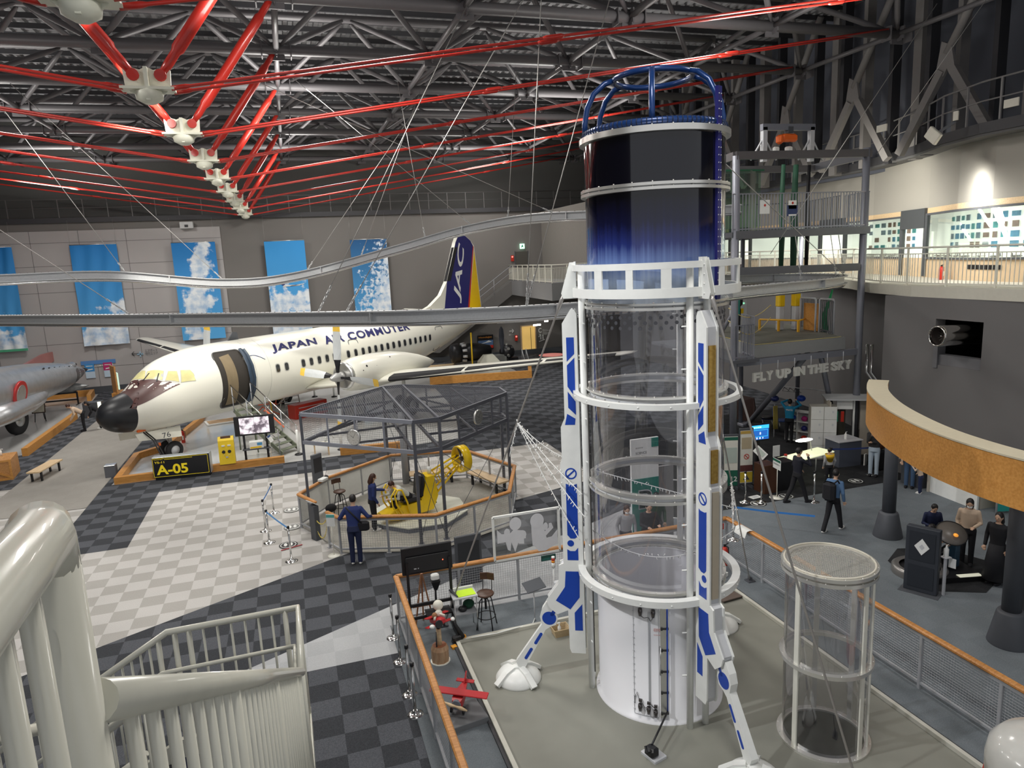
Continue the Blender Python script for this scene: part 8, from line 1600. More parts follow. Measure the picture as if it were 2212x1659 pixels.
for k, (c_, nm) in enumerate(((.10, 'green_card'), (.0, 'red_card'))): m = MB(); m.box((17.28+.15*k, 18.85-.1*k, 1.45), (.10, .02, .36), lrz); W(bt, m, nm, GREEN if k == 0 else RED)
ct = thing('service_counter', 'dark fronted service counter with grey top beside the lockers', 'counter', (17.05, 17.95, 0)); crz = radians(-4); m = MB(); m.cbox((17.0, 18.2, .42), (.85, .7, .84), .01, crz); W(ct, m, 'front', mat('counter_slate', (.085, .095, .125), .5)); m = MB(); m.cbox((17.0, 18.2, .86), (.92, .76, .04), .006, crz); W(ct, m, 'top', LGREY)
def bottle(label, p, h=.2, group='white pump bottles'):
 t = thing('pump_bottle', label, 'bottle', p, 0, group); m = MB(); m.lathe([(.045, 0), (.048, .02), (.048, h*.65), (.018, h*.78), (.012, h*.95)], (0, 0, 0), 14); m.build('bottle', WHITE, t, world=False); m = MB(); m.tube((0, 0, h*.95), (.06, 0, h*.97), .008, n=6); m.build('pump', WHITE, t, world=False)
bottle('white pump bottle on the dark service counter', (16.95, 18.05, .88), .26)
cs = thing('cube_shelf', 'white cube shelf with two columns holding helmets and pouches', 'shelf', (17.7, 21.0, 0)); sa, sb_ = Vector((17.35, 21.5, 0)), Vector((17.75, 20.72, 0)); su2 = (sb_-sa).normalized(); sn = Vector((su2.y, -su2.x, 0)); srz = math.atan2(su2.y, su2.x); SWd = (sb_-sa).length
for i in range(3): m = MB(); m.box(sa+su2*(SWd*i/2)-sn*.17+U*.57, (.025, .34, 1.14), srz); W(cs, m, 'upright', WHITE)
for j in range(4): m = MB(); m.box((sa+sb_)/2-sn*.17+U*(.02+.37*j), (SWd, .34, .025), srz); W(cs, m, 'shelf_board', WHITE)
m = MB(); m.box((sa+sb_)/2-sn*.34+U*.57, (SWd, .01, 1.14), srz); W(cs, m, 'back', LGREY)
for i, j, mt, lb in ((0, 0, GREY, 'grey pouch in the lower left cube of the shelf'), (1, 0, RED, 'red bag in the lower right cube of the shelf'), (0, 1, WHITE, 'white helmet in the middle left cube of the shelf'), (1, 1, NAVY, 'navy pouch in the middle right cube of the shelf'), (0, 2, BLUE, 'blue helmet in the top left cube of the shelf'), (1, 2, mat('helmet_magenta', (.45, .02, .18), .4), 'magenta helmet in the top right cube of the shelf')):
 c = sa+su2*(SWd*(i+.5)/2)-sn*.14+U*(.035+.37*j); t = thing('shelf_item', lb, 'stored item', c, 0, 'things in the cube shelf'); m = MB(); m.ball(c+U*.10, (.12, .11, .10), 12, 8); W(t, m, 'item', mt)
def chair(label, p, rz):
 t = thing('waiting_chair', label, 'chair', p, rz, 'blue waiting chairs'); CB = mat('chair_blue', (.035, .07, .24), .5); m = MB(); m.cbox((0, 0, .44), (.45, .44, .06), .02); m.build('seat', CB, t, world=False); m = MB(); m.cbox((0, .22, .72), (.45, .05, .38), .02); m.build('backrest', CB, t, world=False)
 for x in (-.18, .18):
  for y in (-.18, .18): m = MB(); m.tube((x, y, 0), (x, y, .42), .012, n=6); m.build('leg', CHROME, t, world=False)
chair('left blue waiting chair against the right wall', (17.85, 23.2, 0), radians(-125)); chair('right blue waiting chair beside the hung harnesses', (18.15, 22.55, 0), radians(-125))
tag(MB().lathe([(.24, .475), (.24, .52), (.001, .525)], (17.75, 23.1, 0), 24).build('seat_pad', BLACK), 'round black pad lying on the left blue chair', 'pad')
t = thing('hung_harness', 'yellow and grey harness straps hung on a stand left of the staff member', 'harness', (17.2, 21.95, 0)); m = MB(); m.tube((17.2, 21.95, 0), (17.2, 21.95, 1.3), .02, n=8); W(t, m, 'stand', LGREY); m = MB()
for k in range(4): m.path([(17.12+.05*k, 21.9, 1.25), (17.1+.05*k, 21.85, .8), (17.14+.05*k, 21.88, .35)], .025, 6)
W(t, m, 'straps', mat('strap_yellow', (.50, .40, .10), .7))
t = thing('dark_leaf_panel', 'dark brown six sided panel leaning against the wall left of the chairs', 'panel', (17.9, 24.6, 0)); m = MB(); m.poly([(17.75, 25.2, 0), (18.05, 24.4, 0), (18.12, 24.3, .6), (18.15, 24.45, 1.0), (17.95, 25.0, 1.05), (17.8, 25.2, .7)], .06, (-.9, -.4, 0)); W(t, m, 'panel', mat('leaf_brown', (.05, .022, .018), .5))
t = thing('wall_hanger_rack', 'thin wall rack with dark hangers above the staff member', 'rack', (18.6, 21.9, 1.7)); m = MB(); m.tube((18.3, 23.0, 1.72), (19.2, 21.2, 1.72), .015, n=6); W(t, m, 'rail', LGREY)
for k in range(3): m = MB(); m.path([(18.4+.1*k, 22.9-.2*k, 1.70), (18.3+.1*k, 22.9-.2*k, 1.55), (18.55+.1*k, 22.75-.2*k, 1.52), (18.4+.1*k, 22.9-.2*k, 1.68)], .012, 5); W(t, m, 'hanger', BLACK)
def helmet(label, p, mt): t = thing('helmet', label, 'helmet', p, 0, 'blue safety helmets'); m = MB(); m.ball(p, (.15, .16, .12), 16, 10); W(t, m, 'shell', mt)
helmet('dark blue helmet hung left of the staff member', Vector((17.05, 21.75, 1.58)), mat('helmet_navy', (.02, .03, .13), .3)); helmet('blue helmet held up by the staff member', Vector((17.75, 21.15, 1.62)), BLUE)
sc = thing('info_screen', 'blue lit screen on a black stand at the front of the staff area', 'screen', (13.3, 17.4, 0)); p0 = Vector((13.35, 17.75, 1.62)); srz2 = radians(-3); m = MB(); m.cbox(p0, (.74, .06, .56), .01, srz2); pn = W(sc, m, 'screen_panel', BLACK); m = MB(); m.box(p0+Vector((.03, -.034, .0)), (.60, .006, .46), srz2); W(pn, m, 'lit_blue', mat('screen_blue', (.015, .10, .38), .3, emit=1.0)); m = MB(); m.box(p0+Vector((.03, -.039, .17)), (.60, .004, .11), srz2); m.box(p0+Vector((.03, -.039, -.03)), (.53, .003, .22), srz2); W(pn, m, 'lit_cyan', mat('screen_cyan', (.04, .45, .70), .3, emit=1.0)); m = MB(); m.box(p0+Vector((.03, -.042, -.03)), (.50, .003, .19), srz2); W(pn, m, 'lit_navy', MATS['screen_blue']); m = MB(); text_on(m, '8', p0+Vector((.0, -.046, -.07)), (1, 0, 0), U, .08, .05, 0); text_on(m, '飛行体験', p0+Vector((-.24, -.046, .14)), (1, 0, 0), U, .05, .3, 0)
for k in range(5): m.box(p0+Vector((-.2+.11*k, -.041, -.18)), (.04, .003, .05))
W(pn, m, 'lit_text', mat('screen_white', (.85, .9, .95), .3, emit=1.2)); m = MB(); m.box((13.35, 17.8, .7), (.1, .08, 1.4)); m.box((13.35, 17.75, .03), (.7, .5, .06)); W(sc, m, 'stand', BLACK)
def board(label, p, w_, h_, rz, bands, txt=None, group='upright notice boards of the staff area', mt=None):
 t = thing('notice_board', label, 'notice board', p, rz, group); m = MB(); m.cbox((0, 0, h_/2+.1), (w_, .05, h_), .006); m.build('frame', DGREY, t, world=False); m = MB(); m.box((0, -.03, h_/2+.1), (w_*.88, .012, h_*.92)); m.build('sheet', mt or CREAM, t, world=False)
 for k, (z0, hh, ww, c) in enumerate(bands): m = MB(); m.box((0, -.038, .1+h_*z0), (w_*.88*ww, .006, h_*hh)); m.build('printed_band', c, t, world=False)
 for x in (-w_*.35, w_*.35): m = MB(); m.box((x, 0, .05), (.05, .35, .1)); m.build('foot', DGREY, t, world=False)
 if txt: m = MB(); text_on(m, txt[0], (txt[1], -.046, txt[2]), (1, 0, 0), U, txt[3], None, 0, bold=.02, align='CENTER'); m.build('lettering', WHITE, t, world=False)
 return t
GRP = mat('print_green_dark', (.015, .13, .08), .5); PALEG = mat('print_pale_green', (.50, .58, .52), .5); MAR = mat('print_maroon', (.13, .045, .04), .5)
board('green and white notice board reading 12, left of the two by the tube', (12.25, 17.6, 0), .46, 1.62, radians(-20), [(.92, .06, 1, GRP), (.6, .3, .9, PALEG), (.16, .3, 1, GRP)], ('12', .1, .25, .16))
b2 = board('yellow edged notice board with a no-entry mark, right of the 12 board', (12.72, 17.5, 0), .44, 1.78, radians(-12), [(.93, .05, 1, mat('print_amber', (.55, .36, .08), .5)), (.74, .2, .8, mat('print_tan', (.50, .42, .28), .5)), (.30, .11, 1, MAR), (.14, .18, 1, mat('print_yellow', (.70, .52, .05), .5))])
m = MB();
for k in range(20): a, b = 2*pi*k/20, 2*pi*(k+1)/20; m.poly([(.085*cos(a), -.046, 1.0+.085*sin(a)), (.085*cos(b), -.046, 1.0+.085*sin(b)), (.065*cos(b), -.046, 1.0+.065*sin(b)), (.065*cos(a), -.046, 1.0+.065*sin(a))], .002, (0, -1, 0))
m.bar((-.05, -.047, 1.05), (.05, -.047, .95), .003, .02); m.build('no_entry_mark', RED, b2, world=False); m = MB(); m.poly([(-.1, -.046, .27), (.1, -.046, .27), (0, -.046, .44)], .002, (0, -1, 0)); m.build('warning_triangle', DGREY, b2, world=False)
stand_sign('white sign on a thin pole with green heading, before the blue screen', Vector((12.99, 16.39, 0)), 1.02, .42, .30, -8, GRP, '体験受付', base=.21, name='pole_sign')
t = thing('leaflet_holder', 'sloping white leaflet with green print above the brown desk', 'leaflet', (12.85, 16.9, 1.2)); m = MB(); Mr = Matrix.Rotation(radians(50), 3, 'X') @ Matrix.Rotation(radians(30), 3, 'Z'); m.box((12.82, 16.95, 1.24), (.30, .38, .01), M=Mr); W(t, m, 'leaflet', WHITE); m = MB(); m.box((12.82, 16.945, 1.25), (.18, .26, .008), M=Mr); W(t, m, 'print', PALEG); m = MB(); m.tube((12.85, 17.0, .9), (12.82, 16.97, 1.22), .015, n=6); W(t, m, 'arm', BLACK)
t = thing('paper_sheet', 'white printed sheet on a clip right of the leaflet', 'sheet', (13.35, 16.95, 1.25)); m = MB(); m.box((13.38, 16.95, 1.22), (.24, .01, .34)); W(t, m, 'sheet', WHITE); m = MB(); m.tube((13.3, 16.98, .9), (13.36, 16.96, 1.2), .012, n=6); W(t, m, 'clip', BLACK)
t = thing('brown_desk', 'dark brown desk behind the pole sign', 'desk', (13.3, 17.0, 0)); m = MB(); m.cbox((13.05, 17.0, .44), (.45, .5, .88), .01); W(t, m, 'left_side', mat('desk_brown', (.075, .03, .015), .5)); m = MB(); m.cbox((13.6, 17.05, .44), (.65, .5, .88), .01); W(t, m, 'right_side', BLACK)
t = thing('floor_leaflet', 'white printed board lying on the dark carpet', 'leaflet', (12.35, 16.6, 0)); m = MB(); m.box((12.42, 16.62, .03), (.34, .22, .012), .1); W(t, m, 'board', WHITE); m = MB(); m.box((12.42, 16.62, .038), (.2, .12, .004), .1); W(t, m, 'print', LGREY)
lt2 = thing('lit_table', 'low table with a glowing pale yellow top behind the walking people', 'table', (14.5, 17.3, 0)); ta_, tb2 = Vector((13.9, 17.3, .74)), Vector((15.9, 17.75, .74)); trz = math.atan2(.45, 2.0); m = MB(); m.cbox((ta_+tb2)/2, (2.05, .62, .04), .008, trz); W(lt2, m, 'glowing_top', mat('glow_top', (.82, .85, .55), .4, emit=.55)); m = MB()
for f in (.08, .92):
 for s in (-.22, .22): q = ta_.lerp(tb2, f)+Vector((-.2*s, s, 0)); m.tube((q.x, q.y, 0), (q.x, q.y, .72), .02, n=6)
W(lt2, m, 'legs', LGREY)
t = thing('desk_lamp', 'white desk lamp arm over the glowing table', 'lamp', (15.2, 17.7, .78)); m = MB(); m.path([(15.35, 17.75, .78), (15.3, 17.8, 1.2), (15.0, 17.55, 1.28)], .015, 6); W(t, m, 'arm', LGREY); m = MB(); m.ball((14.75, 17.4, 1.28), (.32, .10, .05), 14, 8); W(t, m, 'lit_head', mat('lamp_head_white', (1, .98, .92), .3, emit=4))
t = thing('red_jar', 'small red and cream jar at the left end of the glowing table', 'jar', (13.95, 17.25, .78)); m = MB(); m.lathe([(.05, .77), (.05, .9)], (14.0, 17.3, 0), 12); W(t, m, 'jar', CREAM); m = MB(); m.lathe([(.05, .9), (.05, .95)], (14.0, 17.3, 0), 12); W(t, m, 'lid', RED)
sg1 = stanchion('steel stanchion standing between the walker and the backpacker', G(1758, 1085), 'belt stanchions of the staff area', base=.17); dup(sg1, (16.95, 16.95, 0), 0, 'steel stanchion left of the man with folded arms'); dup(sg1, (15.75, 17.35, 0), 0, 'steel stanchion before the dark service counter')
belt((15.75, 17.35), (16.95, 16.95), .87, 'navy belt between the counter stanchion and the man with folded arms', BELTN, 'navy queue belts');
dup(sg1, (10.05, 14.3, 0), 0, 'steel stanchion behind the right railing with a blue belt'); belt((10.05, 14.3), (11.4, 13.0), .87, 'blue belt behind the right railing, hidden by the small tube', BELT)
for x, y, lb in ((11.95, 16.45, 'left of two steel stanchions behind the rear stay rod'), (12.35, 16.25, 'right of two steel stanchions behind the rear stay rod')): dup(sg1, (x, y, 0), 0, lb)
foot_mark(G(1637, 1089), True, 'black footprint sticker at the edge of the dark carpet, left'); foot_mark(G(1697, 1073), True, 'black footprint sticker under the walking person'); foot_mark(G(1848, 1040), True, 'black footprint sticker before the man with folded arms')
t = thing('floor_placard', 'small white placard standing on the dark carpet by the counter', 'placard', (17.45, 17.75, 0)); m = MB(); m.box((17.5, 17.75, .2), (.16, .03, .38), .4); W(t, m, 'placard', WHITE)
t = thing('stacked_stuff', 'dark brown round drum and bags by the wall behind the barrier', 'drum', (17.6, 17.1, 0)); m = MB(); m.lathe([(.16, -.2), (.18, -.1), (.18, .1), (.15, .2)], (17.45, 17.25, .85), 18, axis=(1, -.3, 0)); W(t, m, 'drum', mat('drum_brown', (.09, .035, .02), .4)); m = MB(); m.lathe([(.12, .2), (.12, .23)], (17.45, 17.25, .85), 16, axis=(1, -.3, 0)); W(t, m, 'drum_skin', CREAM); m = MB(); m.cbox((17.5, 17.25, .33), (.35, .35, .66), .05); W(t, m, 'black_case', BLACK)
# reception counter
rc = thing('reception_counter', 'white fronted reception counter with pale wood top along the right wall', 'counter', (17.2, 14.3, 0)); ra, rb = Vector((17.02, 15.0, 0)), Vector((17.18, 13.40, 0)); m = MB(); m.box((17.12, 14.2, .42), (.06, 1.62, .84), radians(-5)); W(rc, m, 'white_front', WHITE); m = MB(); m.box((17.45, 14.2, .86), (.7, 1.75, .05), radians(-3)); W(rc, m, 'wood_top', PALEWOOD); m = MB(); m.box((17.45, 13.42, .42), (.62, .05, .84)); m.box((17.40, 15.0, .42), (.62, .05, .84)); W(rc, m, 'side_panel', mat('side_beige', (.45, .42, .36), .6))
for y, lb in ((14.75, 'white box on the far end of the reception counter'), (14.05, 'long white box on the middle of the reception counter')): t = thing('counter_box', lb, 'box', (17.2, y, .89), 0, 'white boxes on the reception counter'); m = MB(); m.cbox((17.15, y, .98 if y > 14.5 else .92), (.16, .30 if y > 14.5 else .42, .18 if y > 14.5 else .14), .01); W(t, m, 'box', WHITE)
for y in (14.9, 14.45, 14.0, 13.6): t = thing('clear_shield', 'clear acrylic shield standing on the reception counter', 'shield', (17.45, y, .89), 0, 'clear shields on the reception counter'); m = MB(); m.box((17.42, y-.2, 1.14), (.008, .40, .50)); W(t, m, 'sheet', MATS['acrylic_sheet']); m = MB(); m.box((17.42, y-.2, .90), (.05, .1, .03)); m.tube((17.42, y-.2, .9), (17.42, y-.2, 1.1), .008, n=6); W(t, m, 'clip', DGREY)
bottle('white pump bottle at the near end of the reception counter', (17.3, 13.48, .89), .24); bottle('pale bottle with brown cap on the counter behind the column', (17.35, 15.6, .9), .22)
t = thing('counter_notice', 'small white notice hung on the near end of the reception counter', 'notice', (17.3, 13.38, .5)); m = MB(); m.box((17.28, 13.375, .68), (.17, .012, .3)); W(t, m, 'sheet', WHITE); m = MB(); m.box((17.28, 13.366, .74), (.08, .004, .08)); m.box((17.28, 13.366, .62), (.08, .004, .06)); W(t, m, 'print', DGREY)
t = thing('side_table', 'low wooden table behind the far column', 'table', (17.3, 15.6, 0)); m = MB(); m.box((17.35, 15.6, .86), (.55, .8, .04)); W(t, m, 'top', PALEWOOD); m = MB(); m.box((17.35, 15.6, .42), (.5, .7, .84)); W(t, m, 'body', DGREY)
bs6 = thing('zone_sign', 'teal and white B-06 zone sign board beside the reception counter', 'sign', (17.5, 13.0, 0)); m = MB(); m.box((17.5, 12.95, .72), (.50, .05, 1.3), radians(-15)); W(bs6, m, 'board', mat('sign_teal', (.03, .38, .34), .5)); m = MB(); m.box((17.495, 12.92, 1.15), (.48, .02, .42), radians(-15)); W(bs6, m, 'white_field', WHITE); m = MB(); m.box((17.40, 12.91, 1.28), (.16, .02, .08), radians(-15)); m.box((17.58, 12.86, 1.28), (.16, .02, .08), radians(-15)); W(bs6, m, 'green_pictures', mat('pic_green', (.15, .35, .06), .5)); m = MB(); text_on(m, 'B-06', (17.30, 12.955, .40), Vector((cos(radians(-15)), sin(radians(-15)), 0)), U, .17, .42, .03, bold=.03); W(bs6, m, 'lettering', WHITE); m = MB(); m.tube((17.22, 13.0, 0), (17.22, 13.0, 1.35), .025, n=8); W(bs6, m, 'post', LGREY)
# spinning disc exhibit
ds = thing('disc_exhibit', 'black exhibit with a tilted grey disc on a blue pedestal and a round rim', 'exhibit', (13.1, 11.1, 0)); m = MB(); m.lathe([(.55, 0), (.55, .16), (.50, .2), (.40, .18)], (12.62, 11.15, 0), 36, caps=False); W(ds, m, 'round_rim', mat('rim_chrome_dark', (.30, .29, .28), .3, .7)); m = MB(); m.lathe([(.40, .12), (.001, .12)], (12.62, 11.15, 0), 32, caps=False); m.poly([(12.4, 10.6, .0), (13.5, 10.35, .0), (13.75, 11.3, .0), (12.9, 11.6, .0)], .14, (0, 0, 1)); W(ds, m, 'black_base', BLACK)
m = MB(); m.box((13.22, 10.45, .15), (.5, .13, .01), radians(-14)); W(ds, m, 'white_strip', mat('strip_lit', (.75, .75, .6), .4, emit=.3)); m = MB(); m.cbox((13.35, 10.95, .42), (.18, .16, .62), .01, .2); W(ds, m, 'blue_pedestal', mat('pedestal_blue', (.035, .085, .14), .4)); nd = Vector((-.28, -.50, .82)).normalized(); dc = Vector((13.2, 10.92, .92)); m = MB(); m.lathe([(.30, 0), (.30, .012), (.001, .014)], dc, 40, axis=nd); W(ds, m, 'disc', mat('disc_grey', (.14, .125, .11), .35)); m = MB(); m.ring((0, 0), 0, 0, 0, 0) if False else m.lathe([(.30, -.005), (.315, 0), (.315, .02), (.30, .02)], dc, 40, axis=nd, caps=False); W(ds, m, 'disc_edge', BLACK); q1_ = nd.orthogonal().normalized(); m = MB(); m.lathe([(.05, .016), (.001, .05)], dc+nd*.0-Vector((.02, .12, .0)), 14, axis=nd); W(ds, m, 'orange_marker', mat('marker_orange', (.90, .35, .05), .4, emit=.6))
bp_ = thing('black_partition', 'tall black panel with a white diamond sign before the disc exhibit', 'panel', (11.98, 10.45, 0)); pu = Vector((.32, -.62, 0)).normalized(); pn_ = Vector((-pu.y, pu.x, 0)); pn_ = pn_ if pn_.dot(Vector((-1, -1, 0))) > 0 else -pn_; pc = Vector((11.95, 10.5, 0)); prz = math.atan2(pu.y, pu.x); m = MB(); m.cbox(pc+U*.72, (.62, .16, 1.40), .01, prz); W(bp_, m, 'panel', mat('panel_slate', (.035, .04, .05), .5)); m = MB(); m.box(pc+U*1.02+pn_*.085, (.48, .012, .62), prz); m.box(pc+U*.36+pn_*.085, (.48, .012, .48), prz); W(bp_, m, 'inset', mat('inset_slate', (.022, .026, .034), .5)); m = MB(); c = pc+U*1.02+pn_*.095; m.poly([c+pu*.14, c+U*.18, c-pu*.14, c-U*.18], .006, pn_); dm = W(bp_, m, 'diamond_sign', WHITE); m = MB(); m.poly([c+pn_*.007+pu*.05, c+pn_*.007+U*.06, c+pn_*.007-pu*.05, c+pn_*.007-U*.06], .003, pn_); m.build('diamond_mark', LGREY, dm); m = MB(); m.box(pc+U*.01, (.75, .45, .02), prz); W(bp_, m, 'foot_plate', DGREY)
t = thing('sanitiser_stand', 'thin grey stand with a white sanitiser bottle beside the black panel', 'stand', (12.25, 10.25, 0)); m = MB(); m.bar((12.22, 10.2, 0), (12.22, 10.2, .82), .05, .04); m.box((12.25, 10.22, .83), (.16, .14, .02)); W(t, m, 'stand', LGREY); m = MB(); m.box((12.36, 10.16, .70), (.01, .14, .2), .3); W(t, m, 'notice', WHITE)
bottle('white sanitiser bottle with long pump on the thin grey stand', (12.25, 10.22, .84), .26)
t = thing('black_side_panel', 'black framed panel cut by the right picture edge behind the near column', 'panel', (12.3, 8.3, 0)); m = MB(); m.box((12.55, 8.55, .75), (.08, .8, 1.5), radians(-25)); W(t, m, 'panel', mat('panel_black', (.03, .032, .036), .5)); m = MB(); m.box((12.5, 8.5, .1), (.14, .9, .05), radians(-25)); W(t, m, 'foot_rail', LGREY)
# ================================================================== people
SKIN = mat('skin', (.60, .38, .26), .5); HAIRB = mat('hair_black', (.012, .010, .010), .45); HAIRR = mat('hair_brown', (.055, .022, .014), .45); JEAN = mat('jeans_pale', (.42, .50, .58), .8); JEAND = mat('jeans_blue', (.06, .11, .20), .8); DARKC = mat('cloth_black', (.012, .012, .015), .8); NAVYC = mat('cloth_navy', (.015, .022, .065), .8); BLUEC = mat('cloth_blue', (.02, .035, .14), .8); BEIGEC = mat('cloth_beige', (.60, .46, .34), .8); DENIM = mat('cloth_denim', (.10, .19, .34), .8); CYANC = mat('cloth_cyan', (.01, .25, .45), .7); GREYC = mat('cloth_grey', (.36, .36, .36), .8); PRINTC = mat('cloth_print', (.60, .61, .55), .8, var=.4, scale=30); GREENC = mat('cloth_green', (.015, .06, .03), .8)
def remeshed(name, mb, mt, parent, vox):
 o = mb.build(name, mt, None); md = o.modifiers.new('r', 'REMESH'); md.mode = 'VOXEL'; md.voxel_size = vox; md.use_smooth_shade = True; sm_ = o.modifiers.new('s', 'SMOOTH'); sm_.factor = .5; sm_.iterations = 2
 dg = bpy.context.evaluated_depsgraph_get(); me = bpy.data.meshes.new_from_object(o.evaluated_get(dg)); o.modifiers.clear(); o.data = me
 for p in me.polygons: p.use_smooth = True
 o.parent = parent; return o
def chain(mb, pts, rs):
 mb.path(pts, rs, 12)
 for p, r in zip(pts, rs): mb.ball(p, r, 12, 8)
def person(label, loc, face, h, top, bottom, hair, lean=0, nod=10, arms=((.12, .12), (.12, .12)), hands=None, stride=0, sit=False, longhair=False, mask=False, shoe=None, cap=None, skirt=False):
 loc = Vector(loc); t = thing('person', label, 'person', loc, math.atan2(face[1], face[0])-pi/2); k = h/1.7
 V = lambda x, y, z: Vector((x, y, z))*k
 L_ = radians(lean); td = Vector((0, sin(L_), cos(L_))); pel = V(0, 0, .93);
 if sit: pel = V(0, 0, .06)
 sc_ = pel+td*.48*k; neck = pel+td*.56*k; hd_ = radians(lean*.6+nod); head = neck+Vector((0, sin(hd_), cos(hd_)))*.125*k
 body = MB(); shirt = MB(); tr = MB(); up = Vector((0, sin(hd_*.8), cos(hd_*.8))); fw_ = Vector((0, cos(hd_), -sin(hd_)))
 Rh = Matrix.Rotation(-hd_*.8, 3, 'X')
 body.ball(head, (.074*k, .092*k, .115*k), 16, 12, M=Rh); body.tube(neck-td*.06*k, head, .05*k, .048*k); body.ball(head+fw_*.094*k-up*.012*k, (.012*k, .016*k, .02*k), 8, 6)
 for s in (-1, 1): body.ball(head+Vector((s*.076*k, 0, -.005*k)), (.012*k, .022*k, .03*k), 8, 6)
 torso = [(pel-td*.05*k, .15, .105), (pel+td*.10*k, .145, .10), (pel+td*.28*k, .165, .11), (pel+td*.44*k, .185, .105), (pel+td*.53*k, .10, .07)]
 def ringt(p, a, b): xx = Vector((1, 0, 0)); yy = Vector((0, cos(L_), -sin(L_))); return [p+xx*a*k*cos(2*pi*j/20)+yy*b*k*sin(2*pi*j/20) for j in range(20)]
 body.loft([ringt(p, a*.92, b*.92) for p, a, b in torso]); shirt.loft([ringt(p, a+.012, b+.012) for p, a, b in torso])
 for i, s in enumerate((-1, 1)):
  sh = sc_+Vector((s*.175*k, 0, -.02*k)); tgt = hands[i] if hands else None
  wr = sh+Vector((tgt[0]*k, tgt[1]*k, tgt[2]*k)) if tgt else sh+Vector((s*.06, .05, -.50))*k
  d = wr-sh; L0 = .27*k; dl = min(d.length, 2*L0*.995);
  if d.length > dl: wr = sh+d.normalized()*dl; d = wr-sh
  hgt = math.sqrt(max(L0*L0-(dl/2)**2, 0)); bend = Vector((s*.5, -.7, -.5)); bend = (bend-d.normalized()*bend.dot(d.normalized())).normalized(); el = (sh+wr)/2+bend*hgt
  chain(body, [sh, el, wr], [.045*k, .036*k, .026*k]); chain(shirt, [sh, el, wr.lerp(el, .06)], [.062*k, .050*k, .040*k])
  f = (wr-el).normalized(); pd = f.cross(Vector((0, 0, 1))); pd = pd.normalized() if pd.length > .1 else Vector((0, 1, 0)); cu_ = f.cross(pd).normalized()
  body.ball(wr+f*.05*k, .036*k, 10, 8)
  for q, ln_ in ((-.03, .062), (-.011, .075), (.008, .072), (.027, .056)): b0 = wr+f*.07*k+pd*q*k; chain(body, [b0, b0+f*ln_*.55*k, b0+f*ln_*.85*k+cu_*.018*k], [.0105*k, .0095*k, .008*k])
  b0 = wr+f*.03*k+pd*.032*k; chain(body, [b0, b0+f*.025*k+pd*.02*k, b0+f*.055*k+pd*.024*k], [.012*k, .011*k, .009*k])
  hip = pel+Vector((s*.085*k, 0, -.03*k)); st_ = stride*s*k
  if sit: kn = hip+V(s*.03, .42, .04); an = kn+V(0, .10, -.40)
  else: kn = V(s*.09, 0, .49)+Vector((0, st_*.5+.02*k, 0)); an = V(s*.09, 0, .09)+Vector((0, st_-(.05*k if st_ < 0 else 0), 0))
  chain(body, [hip, kn, an], [.07*k, .048*k, .034*k]); chain(tr, [hip, kn, an+Vector((0, 0, -.01*k))], [.092*k, .068*k, .058*k])
  body.ball(an+V(0, .07, -.05), (.035*k, .10*k, .035*k)); m = MB(); m.ball(an+V(0, .06, -.045), (.050*k, .135*k, .048*k), 14, 8); m.build('shoe', shoe or DARKC, t, world=False)
 tr.loft([ringt(pel-td*.09*k, .165, .125), ringt(pel+td*.06*k, .16, .118)])
 remeshed('body', body, SKIN, t, .0095*k); remeshed('top', shirt, top, t, .013); remeshed('trousers', tr, bottom, t, .013)
 if skirt: m = MB(); m.lathe([(.16*k, .98*k), (.20*k, .7*k), (.27*k, .14*k), (.25*k, .14*k)], (0, 0, 0), 24); m.build('skirt', bottom, t, world=False)
 m = MB(); m.ball(head+up*.022*k-fw_*.018*k, (.086*k, .098*k, .110*k), 16, 12, M=Rh)
 if longhair: chain(m, [head-fw_*.04*k, head-fw_*.06*k-up*.13*k, head-fw_*.05*k-up*.20*k], [.085*k, .085*k, .06*k])
 remeshed('hair', m, hair, t, .010)
 for s in (-1, 1): m = MB(); m.ball(head+fw_*.088*k+Vector((s*.030*k, 0, 0))+up*.004*k, (.011*k, .006*k, .007*k), 8, 6); m.build('eye', BLACK, t, world=False)
 if mask: m = MB(); m.ball(head+fw_*.058*k-up*.048*k, (.060*k, .048*k, .045*k), 12, 8); m.build('face_mask', WHITE, t, world=False)
 else: m = MB(); m.ball(head+fw_*.082*k-up*.055*k, (.022*k, .010*k, .006*k), 8, 6); m.build('mouth', mat('lip', (.42, .16, .13), .5), t, world=False)
 return t
WS = mat('shoe_white', (.72, .71, .68), .5)
dn_ = (0, .15, -.48)
person('staff member in navy jacket with brown bob hair and mask beside the yellow ride', (1.62, 18.72, 0), (1, .1), 1.6, BLUEC, DARKC, HAIRR, 4, 15, hands=((.0, .38, -.26), (.02, .08, -.5)), mask=True, shoe=WS, longhair=True)
t = person('man in blue jacket seen from behind leaning on the octagonal handrail', (.95, 16.68, 0), (.25, 1), 1.72, BLUEC, NAVYC, HAIRB, 12, 12, hands=((-.16, .22, -.30), (.20, .22, -.30)), shoe=WS)
m = MB(); m.cbox((1.17, 16.62, .98), (.30, .14, .24), .04, -.3); m.path([(1.15, 16.58, 1.05), (.95, 16.60, 1.30), (.80, 16.72, 1.47)], .02, 6); tag(m.build('shoulder_bag', DARKC), 'black shoulder bag at the hip of the man leaning on the handrail', 'bag')
person('visitor in white printed top sitting bent forward in the yellow ride', (2.62, 18.95, .74), (-.93, -.30), 1.55, PRINTC, DARKC, HAIRR, 48, 20, hands=((-.05, .35, -.2), (.05, .35, -.2)), sit=True, shoe=WS)
person('person in beige jacket with dark red hair bending beside the airliner nose', (-9.95, 37.4, 0), (-1, -.3), 1.65, BEIGEC, DARKC, HAIRR, 55, 15, hands=((0, .1, -.48), (0, .1, -.48)))
